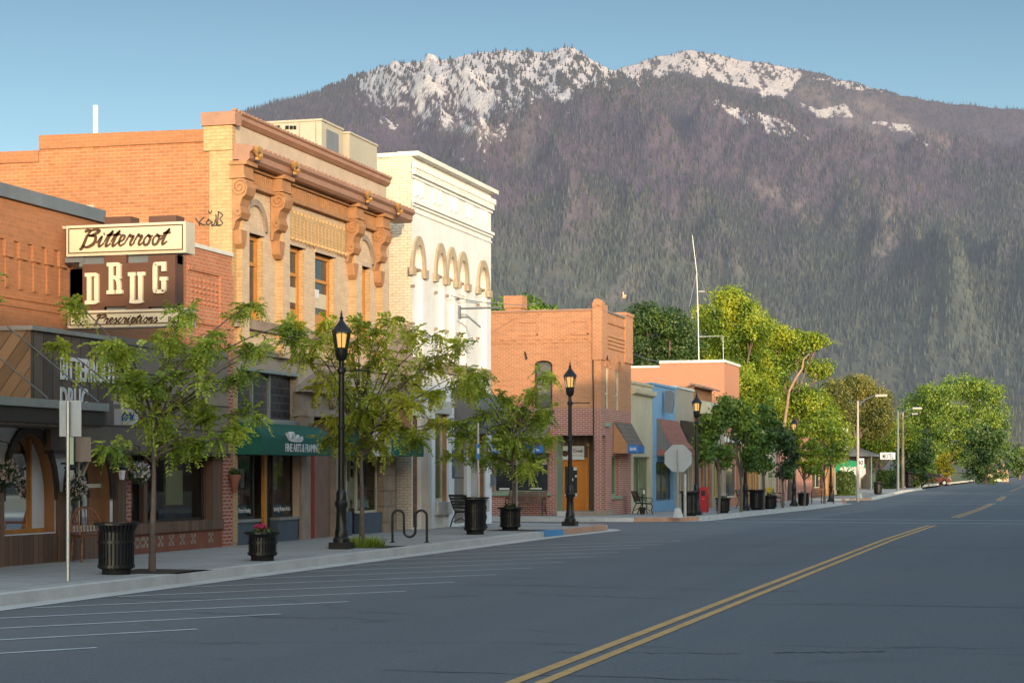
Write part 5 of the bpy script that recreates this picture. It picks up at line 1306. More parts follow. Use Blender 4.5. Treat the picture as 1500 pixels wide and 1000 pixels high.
MB().fb(SC_, -44, cx_(868), CT, CT + .07, -.3, .05).build('coping', M['cap_red'], ck)
k = MB(); 
for i in range(30): s = cx_(720) - .9 + i * .47; k.fb(SC_, s, s + .3, 6.55, 6.68, 0, .03) if s < cx_(862) else None
k.fb(SC_, -30, cx_(862), 6.68, 6.74, 0, .035)
k.build('corbel_course', M['brick_creek'], ck)
k = MB()
for ua, ub in ((760, 788), (838, 862)):
    for z in (czf(800, 491), czf(800, 472)): k.fb(SC_, cx_(ua), cx_(ub), z, z + .05, 0, .03)
    k.fb(SC_, cx_(ub) - .05, cx_(ub), czf(800, 491), czf(800, 472), 0, .03)
k.build('brick_panels', M['brick_creek'], ck)
# corner turret piers and parapet
tp = MB(); tp.box(cx_(868), FX + .06, C0 - .06, Yu(888), 5.9, CT + .25); tp.build('corner_pier', M['brick_creek'], ck)
tp = MB(); cxm = (cx_(868) + FX + .06) / 2; rt = (FX + .06 - cx_(868)) / 2
tp.ring(SC_, cxm, CT + .252, .0, rt - .004, -.5, .057); tp.ring(SC_, cxm, CT + .1, rt * .5, rt * .75, .06, .1); tp.build('turret_head', M['brick_creek'], ck)
tp = MB(); tp.fb(FA, Yu(914), C1, 6.0, CT + .12, -.5, .08); tp.fb(FA, Yu(914) - .05, C1 + .05, CT + .12, CT + .24, -.55, .12); tp.build('end_pier', M['brick_creek'], ck)
k = MB()
for z in (7.35, 6.85, 6.7, 6.55, 6.4): k.fb(FA, Yu(889), Yu(914), z, z + .06, 0, .05)
k.build('brick_strings', M['brick_creek'], ck)
MB().fb(FA, Yu(888), Yu(914), CT, CT + .06, -.3, .06).build('coping', M['steel_grey'], ck)
for a, b, c, e in fh: MB().ring(FA, (a + b) / 2 + .1, e - .1, (b - a) / 2 + .05, (b - a) / 2 + .25, 0, .06).build('arch_hood', M['brick_creek'], ck)
MB().ring(SC_, (wa + wb) / 2, uw[3] - .22, (wb - wa) / 2, (wb - wa) / 2 + .16, 0, .03, rise=.5).build('arch_hood', M['brick_creek'], ck)
window(ck, SC_, wa, wb, zsplit + .01, uw[3] - .05, -.15, 'frame_dark', 'glass_grey', .06, bars_z=((zsplit + uw[3]) / 2,)); MB().fb(SC_, wa, wb, zsplit - .1, zsplit, 0, .08).build('window_sill', M['stone_tan'], ck)
# chimneys
x0, x1 = cx_(739), cx_(762); ch = MB().box(x0, x1, C0 + .1, C0 + .75, CT - .6, czf(740, 451)).build('chimney', M['brick_creek'], ck)
MB().box(x0 - .05, x1 + .05, C0 + .05, C0 + .8, czf(740, 451), czf(740, 433)).build('chimney_cap', M['brick_creek'], ch)
x0, x1 = cx_(832), cx_(845); ch = MB().box(x0, x1, C0 + 2, C0 + 2.6, CT - .6, czf(740, 452)).build('chimney', M['brick_creek'], ck); MB().box(x0 - .06, x1 + .06, C0 + 1.94, C0 + 2.66, czf(740, 452), czf(740, 449)).build('chimney_cap', M['kerb_red'], ch)
MB().tube([(cx_(868.5), C0 - .03, CT + .1), (cx_(870), C0 - .03, zg + 2.4)], .03, 6).build('downpipe', M['frame_dark'], ck)
MB().tube([(cx_(769), C0 - .02, czf(769, 515)), (cx_(773), C0 - .12, czf(773, 526))], .03, 6).build('wall_anchor', M['black'], ck)
# shop window, blue shingle canopy on the side street
window(ck, SC_, *wh_, -.22, 'sage', 'glass_dark', .07); MB().fb(SC_, wh_[0] - .1, wh_[1] + .1, wh_[2] - .12, wh_[2], 0, .1).build('window_sill', M['sage'], ck)
MB().fb(SC_, wh_[0] + .07, wh_[1] - .07, wh_[3] - .42, wh_[3] - .06, -.2, -.19).build('window_valance', M['frame_cream'], ck)
MB().fb(SC_, wh_[0] + .2, wh_[0] + .6, wh_[2] + .1, wh_[2] + .17, -.19, -.18).build('window_notice', M['paper_white'], ck); MB().fb(SC_, wh_[1] - .75, wh_[1] - .3, wh_[2] + .12, wh_[2] + .18, -.19, -.18).build('window_notice', M['paper_white'], ck)
a0_, a1_ = cx_(700), cx_(808); zt_, zb_ = czf(760, 626), czf(760, 664)
cn = MB().profile(SC_, [(.01, zt_), (.75, zb_ + .3), (.75, zb_), (.01, zb_)], a0_, a1_ - .03).build('canopy', M['shingle'], ck)
MB().prism(FA, [(C0, zt_), (C0, zb_), (C0 - .78, zb_), (C0 - .78, zb_ + .32)], cx_(808) - FX - .03, cx_(808) - FX + .03).build('canopy_end', M['terra'], cn)
MB().fb(SC_, a0_, a1_ - .04, zb_ + .02, zb_ + .3, .75, .765).build('canopy_fascia', M['blue_sign'], cn)
script(SC_, 'tennis', a0_ + .3, a1_ - .3, zb_ + .08, .1, .765, .775, .03).build('fascia_lettering', M['letter_white'], cn)
# recessed corner door
rc = MB(); zt2 = dh[3]
xd = cx_(822); 
rc.fb(SC_, dh[0], FX - .05, zg, zt2, -1.25, -1.2); rc.build('recess_boards', M['wood_brown'], ck)
rc = MB(); rc.quad((dh[0], C0, zt2), (FX, C0, zt2), (FX, C0 + 1.8, zt2), (dh[0], C0 + 1.8, zt2)); rc.build('recess_ceiling', M['wood_brown'], ck)
MB().quad((FX - .45, C0 + 1.2, zg), (FX - .05, Yu(888), zg), (FX - .05, Yu(888), zt2), (FX - .45, C0 + 1.2, zt2)).build('recess_boards', M['plank_red'], ck)
MB().quad((dh[0] + .001, C0, zg), (dh[0] + .001, C0 + 1.25, zg), (dh[0] + .001, C0 + 1.25, zt2), (dh[0] + .001, C0, zt2)).build('recess_side', M['sage'], ck)
YD = C0 + 1.2; FD = sidewall(YD); dx = lambda u: xat(u, YD); dz = lambda u, v: zfr(u, v, YD)
zstep = zg + .17
d_ = MB(); x0, x1 = dx(824), dx(858); z1_ = dz(840, 674)
d_.fb(FD, x0 - .1, x0, zstep, z1_ + .1, 0, .12); d_.fb(FD, x1, x1 + .1, zstep, z1_ + .1, 0, .12); d_.fb(FD, x0, x1, z1_, z1_ + .1, 0, .12)
df = d_.build('door_frame', M['orange_paint'], ck)
MB().wall(FD, x0, x1, zstep, z1_, [(dx(828), dx(846), dz(840, 728), dz(840, 683))], .04, d=.06).build('door', M['orange_paint'], df)
MB().fb(FD, dx(828), dx(846), dz(840, 728), dz(840, 683), .02, .03).build('door_pane', M['glass_dark'], df)
k = MB()
for u, v, s in ((843, 686, 5), (844, 697, 3), (838, 702, 4), (829, 725, 3), (845, 724, 4), (844, 729, 4)): k.fb(FD, dx(u - s / 2), dx(u + s / 2), dz(u, v + s / 2), dz(u, v - s / 2), .031, .038)
k.build('door_notices', M['paper_white'], df)
sb = MB().fb(FD, dx(824.5), dx(857), dz(840, 673), dz(840, 653), .13, .17).build('shop_sign', M['paper_white'], ck)
text(FD, 'Big Creek', dx(833), dx(856), dz(840, 664), dz(840, 657.5), .171, .02).build('sign_text', M['wire'], sb); text(FD, 'COFFEE ROASTERS', dx(838), dx(856), dz(840, 668), dz(840, 665.5), .171, .005).build('sign_text', M['frieze'], sb)
e = MB(); e.ring(FD, dx(829.5), dz(830, 664), .0, .12, .171, .18, a0=0, a1=6.283); e.build('sign_emblem', M['wire'], sb); MB().ring(FD, dx(829.5), dz(830, 666), .02, .07, .18, .186, a0=.5, a1=3.4).build('sign_emblem', M['red_paint'], sb)
MB().fb(FD, dx(862), dx(863.5), zstep, dz(863, 655), .05, .12).build('post', M['wood_orange'], ck); MB().lathe([(.01, -.1), (.08, -.05), (.08, .05), (.01, .1)], dx(863), YD - .15, dz(863, 652), 8).build('door_lamp', M['terra'], ck)
MB().lathe([(.15, 0), (.15, zt2 - zstep)], FX - .15, C0 + .18, zstep, 14).build('corner_column', M['sage'], ck, smooth=60)
MB().box(dh[0] - .05, FX + .1, C0 - .12, C0 + 2.2, zg - .2, zstep).build('doorstep', M['stone_tan'], ck)
# front shingle canopy seen end-on
ya, yb = Yu(898), Yu(921); zt_, zb_ = zat(898, 618), zat(898, 663); pj = xat(921, ya) - FX
cn = MB().profile(FA, [(.02, zt_), (.12, zt_), (pj, zb_ + .28), (pj, zb_), (.02, zb_)], ya, yb).build('canopy', M['shingle'], ck)
MB().prism(sidewall(ya), [(FX + .02, zt_ - .02), (FX + .02, zb_ - .02), (FX + pj, zb_ - .02), (FX + pj, zb_ + .26)], 0, .03).build('canopy_end', M['terra'], cn)
MB().fb(FA, ya - .03, yb, zb_ + .02, zb_ + .3, pj, pj + .02).build('canopy_fascia', M['blue_sign'], cn)
MB().fb(sidewall(ya), FX + pj - .02, FX + pj + .4, zb_, zb_ + .3, .03, .05).build('canopy_sign', M['blue_sign'], cn)
text(sidewall(ya), 'BAR', FX + pj + .06, FX + pj + .32, zb_ + .09, zb_ + .21, .052, .01).build('sign_text', M['letter_white'], cn)
# ================================================================== low shops beyond the corner building
def simple_shop(name, label, y0, y1, z1, mat, win, wmat='glass_dark', frame='frame_dark', zs=.6, zt=2.35, back=-44, cap='white_metal', sidemat=None, upper=()):
    zb = gz((y0 + y1) / 2); th = thing(name, label, 'shop', (FX, (y0 + y1) / 2, zb))
    holes = [(a, b, zb + c, zb + d) for a, b, c, d in win] + [(a, b, zb + c, zb + d) for a, b, c, d in upper]
    w = MB(); w.wall(FA, y0, y1, zb - .3, z1, holes, depth=.2); w.build('front_wall', M[mat], th)
    for a, b, c, d in holes: window(th, FA, a, b, c, d, -.19, frame, wmat, .07, bars_s=((a + b) / 2,) if b - a > 1.6 else ())
    shell(th, M[sidemat or mat], y0, y1, back, z1 - .02, M['roofing'], name='side_wall')
    MB().fb(FA, y0, y1, z1 - .06, z1 + .04, -.3, .06).build('parapet_cap', M[cap], th)
    return th, zb
Y_ = [C1 + .02, Yu(955.5), Yu(989), Yu(1016), Yu(1043), Yu(1061), Yu(1083)]
t, zb = simple_shop('cream_shop', 'narrow cream stuccoed shop with green-curtained window right of the brick corner building', Y_[0], Y_[1], 5.3, 'cream_stucco', [(Yu(928), Yu(952), .55, 2.45)], 'glass_curtain', 'sage', cap='cream_stucco')
MB().profile(FA, [(0, 4.78), (.18, 4.86), (.2, 4.95), (.2, 5.05), (0, 5.08)], Y_[0], Y_[1]).build('cornice', M['cream_stucco'], t)
t, zb = simple_shop('blue_shop', 'narrow sky blue painted shop with curved copper canopy and vertical sign', Y_[1], Y_[2], 5.42, 'blue_stucco', [(Yu(961), Yu(986), .62, 2.3)], 'glass_dark', 'bulk_blue', cap='blue_stucco')
for u in (966, 971, 976, 981): MB().fb(FA, Yu(u), Yu(u) + .14, zb + .7, zb + 2.2, -.3, -.28).build('curtain', M['letter_white'], t)
zt_, zb_ = zat(965, 613), zat(965, 667); pj = 1.35
ya, yb = Yu(962), Yu(990)
pr = [(.02, zt_ + .02), (.2, zt_)] + [(.2 + (pj - .2) * k / 6, zt_ - (zt_ - zb_ - .25) * math.sin(math.pi / 2 * (k / 6)) ** 1.1) for k in range(1, 7)]
pr = [(.02, zt_), (.12, zt_ - .02), (.3, zt_ - .45), (.55, zt_ - .95), (.9, zt_ - 1.3), (pj, zb_ + .3), (pj, zb_), (.02, zb_)]
cnp = MB().profile(FA, pr, ya, yb).build('canopy', M['copper'], t); MB().prism(sidewall(ya), [(FX + d - .03, z - .03) for d, z in reversed(pr)], .0, .03).build('canopy_end', M['grey_canvas'], cnp)
MB().fb(sidewall(ya), FX + .03, FX + pj - .05, zb_, zb_ + .25, .03, .06).build('canopy_trim', M['copper'], cnp)
vs = MB(); ys2 = Yu(970); vs.prism(sidewall(ys2), [(FX + .1, zat(970, 604)), (FX + .42, zat(970, 606)), (FX + .5, zat(970, 590)), (FX + .5, zat(970, 576)), (FX + .36, zat(970, 571)), (FX + .1, zat(970, 573))], -.25, 0)
vs.build('vertical_sign', M['steel_grey'], t)
t, zb = simple_shop('grey_tan_shop', 'grey-tan shop with dark rounded awning behind the third street lamp', Y_[2], Y_[3], 5.5, 'tan_stucco', [(Yu(993), Yu(1001), .75, 2.5), (Yu(1003), Yu(1013), .75, 2.5)], 'glass_grey', 'frame_cream')
awning(t, Yu(996), Yu(1016), zat(1000, 616), zat(1000, 652), 1.1, M['frame_dark'], .2)
t, zb = simple_shop('tile_parapet_shop', 'small orange brick shop with tiled parapet in front of the salmon building', Y_[3], Y_[4], zat(1030, 568), 'brick_orange', [(Yu(1021), Yu(1030), .3, 2.5), (Yu(1032), Yu(1040), .6, 2.5)], 'glass_grey', 'frame_cream', cap='cap_red')
MB().profile(FA, [(-.2, zat(1030, 563)), (.4, zat(1030, 569)), (.4, zat(1030, 571)), (-.2, zat(1030, 567))], Y_[3], Y_[4]).build('tile_parapet', M['cap_red'], t)
awning(t, Yu(1016), Yu(1036), zat(1020, 586), zat(1020, 606), .9, M['frame_cream'], .1)
t, zb = simple_shop('tan_shop', 'tan shop with yellow door trim under the street trees before the salmon building', Y_[4], Y_[5], 4.4, 'tan_stucco', [(Yu(1046), Yu(1052), .6, 2.4), (Yu(1054), Yu(1058), .2, 2.4)], 'glass_dark', 'yellow_paint')
P0, P1 = Y_[5], Y_[6]; PZ = zat(1061, 529.5)
pk = thing('salmon_building', 'tall plain salmon pink stuccoed building rising behind the small shops', 'building', (FX, (P0 + P1) / 2, gz(99)))
FP = sidewall(P0); m = MB(); xm = xat(966, P0); z2 = zfr(930, 537.5, P0)
m.poly([FP.p(-60, -.5), FP.p(FX, -.5), FP.p(FX, PZ), FP.p(xm, PZ - .05), FP.p(xm, z2), FP.p(-60, z2 - .1)]); m.build('side_wall', M['pink_stucco'], pk)
m = MB(); m.wall(FA, P0, P1, -.5, PZ, [(P0 + .5, P1 - .4, gz(99) + .6, gz(99) + 2.4)], .2); m.build('front_wall', M['pink_stucco'], pk)
window(pk, FA, P0 + .5, P1 - .4, gz(99) + .6, gz(99) + 2.4, -.19, 'frame_cream', 'glass_dark', .08)
MB().box(-60, FX - .2, P0 + .1, P1, 5, PZ - .5).build('body', M['pink_stucco'], pk)
MB().fb(FP, xm, FX + .05, PZ - .04, PZ + .1, -.3, .06).build('coping', M['white_metal'], pk); MB().fb(FP, -60, xm, z2 - .05, z2 + .06, -.3, .06).build('coping', M['white_metal'], pk); MB().fb(FA, P0, P1 + .05, PZ - .04, PZ + .1, -.3, .06).build('coping', M['white_metal'], pk)
MB().fb(FA, P0, P1, PZ - 3.1, PZ - 2.98, 0, .06).build('string_course', M['terra'], pk); MB().fb(FA, P0, P1, 3.2, 3.5, 0, .2).build('fascia', M['white_metal'], pk)
mats = [('brown_shop', 'brown boarded shop with wide dark window next to the salmon building', 'wood_orange', 3.8), ('cream_door_shop', 'pale cream shopfront with panelled door between the brown boarded shop and the red brick shop', 'cream_stucco', 4.0), ('brick_shop', 'red brick shop at the end of the second block', 'creekred', 4.2)]
yy = [P1 + .02, Yu(1112), Yu(1136), X2[0] - 1.8]
for (nm, lab, mt, zz), a, b in zip(mats, yy, yy[1:]):
    w_ = b - a; simple_shop(nm, lab, a, b, zz, mt, [(a + w_ * .08, a + w_ * .45, .6, 2.4), (a + w_ * .55, a + w_ * .68, .15, 2.4), (a + w_ * .74, a + w_ * .95, .6, 2.4)], 'glass_dark', 'frame_cream')
# block three: timbered shop, green dome awning, motel
B0 = X2[1] + 1.8; b1, b2, b3 = Yu(1206), Yu(1222), Yu(1240)
t, zb = simple_shop('timber_shop', 'brown timber-fronted shop with large dark window beyond the second side street', B0, b1, 4.1, 'plank_red', [(B0 + 1, b1 - 1.2, .8, 2.5)], 'glass_dark', 'frame_cream', sidemat='creekred')
t, zb = simple_shop('orange_shop', 'small orange boarded shop left of the green dome awning', b1, b2, 3.6, 'wood_orange', [(b1 + .8, b2 - 4, .3, 2.4)], 'glass_dark', 'frame_cream')
t, zb = simple_shop('green_awning_shop', 'low shop with bright green dome awning at its door', b2, b3, 4.4, 'tan_stucco', [(b2 + 1, b3 - 3, .4, 2.4)], 'glass_dark', 'frame_cream')
aw = awning(t, Yu(1224), Yu(1232), zat(1228, 673), zat(1228, 692), 1.9, M['green_bright'], .5)
script(sidewall(Yu(1224)), 'pos', FX + .3, FX + 1.6, zat(1224, 690), .35, .03, .05, .1).build('awning_lettering', M['letter_white'], aw)
mo = thing('motel_office', 'low brown building with broad dark hipped canopy beside the hanging roadside sign', 'building', (FX - 2, Yu(1275), 0))
ma, mb_ = Yu(1264), Yu(1290); MB().box(FX - 14, FX - 1.2, ma, mb_, -.4, 3.2).build('body', M['wood_brown'], mo)
MB().add([(FX - 15, ma - 1, 3.0), (FX + .8, ma - 1, 3.0), (FX + .8, mb_ + 1, 3.0), (FX - 15, mb_ + 1, 3.0), (FX - 11, ma + 2, 4.3), (FX - 3, ma + 2, 4.3), (FX - 3, mb_ - 2, 4.3), (FX - 11, mb_ - 2, 4.3)], [(3, 2, 1, 0), (4, 5, 6, 7), (0, 1, 5, 4), (1, 2, 6, 5), (2, 3, 7, 6), (3, 0, 4, 7)]).build('canopy_roof', M['roofing'], mo)
for yy_ in (ma + .5, (ma + mb_) / 2): MB().box(FX + .3, FX + .5, yy_, yy_ + .2, -.3, 3.0).build('canopy_post', M['frame_dark'], mo)
for k in range(3): y = ma + 2 + k * 4; f = MB().fb(facade(FX - 1.2), y, y + 2, 1.0, 2.4, .003, .06).build('window', M['frame_cream'], mo); MB().fb(facade(FX - 1.2), y + .15, y + 1.85, 1.15, 2.25, .06, .065).build('pane', M['glass_dark'], f)
MB().fb(sidewall(ma), FX - 2.6, FX - 1.3, 3.5, 5.5, -.3, .02).build('white_panel', M['white'], mo)
ms = thing('motel_sign', 'white box sign with black lettering hung high over the pavement beside the cobra-head lights', 'sign', (FX + 1, Yu(1288, FX + .5), 3.5))
YM = Yu(1290, -15.2); FM = sidewall(YM); x0, x1 = xat(1289.5, YM), xat(1311, YM)
MB().fb(FM, x0, x1, zfr(1290, 672.5, YM), zfr(1290, 662.5, YM), -.4, 0).build('cabinet', M['letter_white'], ms)
text(FM, 'MOTEL', x0 + .2, x1 - .12, zfr(1290, 671.6, YM), zfr(1290, 664.4, YM), .004, .014).build('lettering', M['wire'], ms)
MB().tube([FM.p(x0, zfr(1290, 667, YM), -.2), FM.p(x0 - .8, zfr(1290, 667, YM), -.2), FM.p(x0 - .8, 0, -.2)], .07, 6).build('post', M['steel_grey'], ms)
# radio mast on the salmon building
an = thing('radio_mast', 'tall thin guyed radio mast with tripod stays standing on the salmon building roof', 'antenna', (xat(1024, 99), 99, PZ))
Ym = 99.5; ax = lambda u: xat(u, Ym); az = lambda v: zfr(1020, v, Ym)
MB().tube([(ax(1024), Ym, PZ - .6), (ax(1022.5), Ym, az(460)), (ax(1020.5), Ym, az(398)), (ax(1014), Ym, az(344))], [.034, .028, .021, .015], 6).build('mast', M['galv'], an)
for u1, v1, dy in ((1013.5, 455, 1.2), (1040.5, 457, 1.5), (1017, 452, -1.4)): MB().tube([(ax(1020.6), Ym, az(398)), (ax(u1), Ym + dy, az(v1))], .018, 5).build('stay', M['galv'], an)
MB().tube([(ax(1023), Ym, az(427)), (ax(1032), Ym, az(427))], .018, 5).build('spreader', M['letter_white'], an)
MB().tube([(ax(1024.5), Ym, az(493)), (ax(1059), Ym, az(493)), (ax(1060), Ym, PZ - .4)], .016, 5).build('aerial_wire', M['letter_white'], an)

# ================================================================== opposite side of the street (behind the photographer's right shoulder)
FO = Fr((8.3, 0, 0), (0, -1, 0), (-1, 0, 0))
opp = [(-76, -49, 11.0, 'creekred', 3), (-48.9, -27.5, 10.8, 'brick_buff', 3), (-27.4, -13, 10.9, 'brick_drug', 3), (-12.9, 2.5, 11.0, 'brick_front', 3), (2.6, 18, 10.9, 'creekred', 3), (18.1, 33, 12.0, 'brick_buff', 3), (33.1, 56, 12.6, 'brick_drug', 3), (68, 92, 8.0, 'tan_stucco', 2), (92.1, 120, 6.0, 'creekred', 1)]
olabs = ['red brick three-storey block farthest behind the camera on the right side', 'buff brick three-storey block behind the camera on the right side', 'brown brick three-storey block just behind the camera on the right side', 'grey brick three-storey block beside the camera on the right side', 'red brick tall block ahead on the right side', 'buff brick tallest block ahead on the right side', 'brown brick corner block before the side street on the right side', 'tan stucco two-storey block past the side street on the right side', 'low red brick shop row far along the right side']
for (y0, y1, H_, mt, nf), lab in zip(opp, olabs):
    t = thing('street_block', lab, 'building', (8.3, (y0 + y1) / 2, 0))
    holes = []; n = max(3, int((y1 - y0) / 2.6)); pit = (y1 - y0) / n
    for f in range(1, nf):
        z = 3.9 + (f - 1) * 3.3
        if z + 1.9 < H_ - .8: holes += [(-y1 + pit * (k + .3), -y1 + pit * (k + .7), z, z + 1.85) for k in range(n)]
    ns = max(2, n // 2); ps = (y1 - y0) / ns
    shop = [(-y1 + ps * (k + .12), -y1 + ps * (k + .88), .6, 2.6) for k in range(ns)]
    w = MB(); w.wall(FO, -y1, -y0, -.3, H_, holes + shop, .2); w.build('front_wall', M[mt], t)
    for a, b, c, d in holes + shop:
        w = MB(); f = .08; w.fb(FO, a, b, c, c + f, -.19, -.12); w.fb(FO, a, b, d - f, d, -.19, -.12); w.fb(FO, a, a + f, c + f, d - f, -.19, -.12); w.fb(FO, b - f, b, c + f, d - f, -.19, -.12); o = w.build('window', M['frame_cream'], t)
        MB().quad(FO.p(a, c, -.15), FO.p(b, c, -.15), FO.p(b, d, -.15), FO.p(a, d, -.15)).build('pane', M['glass_dark'], o)
    m = MB(); m.quad((8.3, y0, -.3), (24, y0, -.3), (24, y0, H_ - .1), (8.3, y0, H_ - .1)); m.quad((24, y1, -.3), (8.3, y1, -.3), (8.3, y1, H_ - .1), (24, y1, H_ - .1)); m.quad((24, y0, -.3), (24, y1, -.3), (24, y1, H_ - .1), (24, y0, H_ - .1)); m.build('side_wall', M[mt], t)
    MB().box(8.5, 23.9, y0 + .1, y1 - .1, H_ - .6, H_ - .5).build('roof', M['roofing'], t)
    MB().profile(FO, [(0, H_ - .7), (.25, H_ - .35), (.4, H_ - .3), (.4, H_), (-.3, H_)], -y1, -y0).build('cornice', M['cap_red'], t); MB().fb(FO, -y1, -y0, 2.9, 3.25, 0, .15).build('fascia', M['frame_dark'], t)
# ------------------------------------------------------------------ trees
def norm(a): return a / np.maximum(np.linalg.norm(a, axis=-1, keepdims=True), 1e-9)
def compound_leaves(P, D, L, g, pairs=8, lw=.24, ll=.32):
    """feathery pinnate leaves: P origins, D directions, L lengths"""
    n = len(P); D = norm(D); up = np.array([0, 0, 1.0]); S = norm(np.cross(D, up) + g.normal(0, .25, (n, 3)))
    V = []; 
    for k in range(pairs):
        t = (k + .6) / pairs
        c = P + D * (L * t)[:, None] + np.array([0, 0, -1.0]) * (L * .45 * t * t)[:, None]
        for sg in (-1, 1):
            ax = norm(S * sg + D * .55 + np.array([0, 0, -.35]) + g.normal(0, .18, (n, 3))); l = L * ll * (1.1 - .5 * abs(t - .4)); w = l * lw
            nn = norm(np.cross(ax, D) + g.normal(0, .2, (n, 3))); sd = norm(np.cross(ax, nn))
            V.append(np.stack([c, c + ax * (l * .5)[:, None] + sd * w[:, None], c + ax * l[:, None], c + ax * (l * .5)[:, None] - sd * w[:, None]], 1))
    V = np.concatenate(V, 0).reshape(-1, 3); return V
def street_tree(name, label, base, clumps, seed, r=.38, perclump=60, trunk_r=.07, fork=1.5, mat='leaf_locust', leafL=.24, group='street trees along the left pavement', pairs=8, extra=None, stake=None, depth=.8):
    g = np.random.default_rng(seed); rr = random.Random(seed); bx, by, bz = base
    root = thing(name, label, 'tree', base, group)
    tr = MB(); top = max(c[1] for c in clumps)
    # leader
    lead = [(bx, by, bz - .1)]; x = bx; 
    for k in range(1, 7): x += rr.uniform(-.025, .03); lead.append((x, by + rr.uniform(-.03, .03), bz + (top * .72) * k / 6))
    tr.tube(lead, [trunk_r * (1.15 if k == 0 else 1 - .13 * k) for k in range(7)], 8)
    LP, LD = [], []
    for (dx, dz, s) in clumps:
        dy = rr.uniform(-1, 1) * depth; C = Vector((bx + dx * CA, by + dy + dx * SA, bz + dz)); s = s * r
        hz = max(fork, min(dz - .15, fork + (dz - fork) * .45 * rr.uniform(.6, 1.1))); f = hz / (top * .72) * 6; i = min(int(f), 5); a = Vector(lead[i]).lerp(Vector(lead[i + 1]), min(f - i, 1))
        mid = a.lerp(C, .5) + Vector((0, 0, .12 * (C - a).length * rr.uniform(.3, 1.2)))
        rb = trunk_r * .42 * min(1, .5 + .25 * (C - a).length)
        q = [a, a.lerp(mid, .5) + Vector((rr.uniform(-.04, .04), 0, .02)), mid, mid.lerp(C, .55) + Vector((0, 0, .03)), C]
        tr.tube(q, [rb, rb * .8, rb * .6, rb * .4, rb * .25], 5, caps=False)
        for w in range(6):
            th = rr.uniform(0, 6.283); el = rr.uniform(-.45, .6); d = Vector((math.cos(th) * math.cos(el), math.sin(th) * math.cos(el), math.sin(el)))
            L = s * rr.uniform(.7, 1.25); e1 = C + d * L * .55 + Vector((0, 0, .05 * L)); e2 = C + d * L + Vector((0, 0, -.15 * L)); tr.tube([C, e1, e2], [rb * .3, rb * .2, .003], 4, caps=False)
            n = perclump // 6; t = g.uniform(.1, 1, n); Cn, E1, E2 = (np.array(z) for z in (C, e1, e2))
            p = (1 - t)[:, None] ** 2 * Cn + (2 * t * (1 - t))[:, None] * E1 + (t ** 2)[:, None] * E2; LP.append(p + g.normal(0, .03, (n, 3)))
            LD.append(norm(np.array(d) * .7 + g.normal(0, .6, (n, 3)) + np.array([0, 0, -.25])))
        # leaves along the limb too
        n = perclump // 5; t = g.uniform(.45, 1, n); A, Mi, Cn = (np.array(z) for z in (a, mid, C)); p = (1 - t)[:, None] ** 2 * A + (2 * t * (1 - t))[:, None] * Mi + (t ** 2)[:, None] * Cn
        LP.append(p); LD.append(norm(g.normal(0, 1, (n, 3)) + np.array([0, 0, -.2])))
    tr.build('trunk', M['bark'], root, smooth=60, split=False)
    P = np.concatenate(LP); D = np.concatenate(LD); L = leafL * g.uniform(.65, 1.25, len(P))
    V = compound_leaves(P, D, L, g, pairs); np_mesh('crown', V, np.arange(len(V)).reshape(-1, 4), M[mat], root)
    return root
def px_clumps(u0, v0, ppm, lst): return [((u - u0) / ppm, (v0 - v) / ppm, s) for u, v, s in lst]
def leaf_quads(C, Nrm, size, g, asp=.62):
    n = len(C); nn = norm(Nrm * .7 + g.normal(0, .7, (n, 3))); a = norm(np.cross(nn, g.normal(0, 1, (n, 3)))); b = np.cross(nn, a); s = (size * g.uniform(.6, 1.35, n))[:, None]
    return np.stack([C - a * s * .5, C + b * s * asp * .5, C + a * s * .5, C - b * s * asp * .5], 1).reshape(-1, 3)
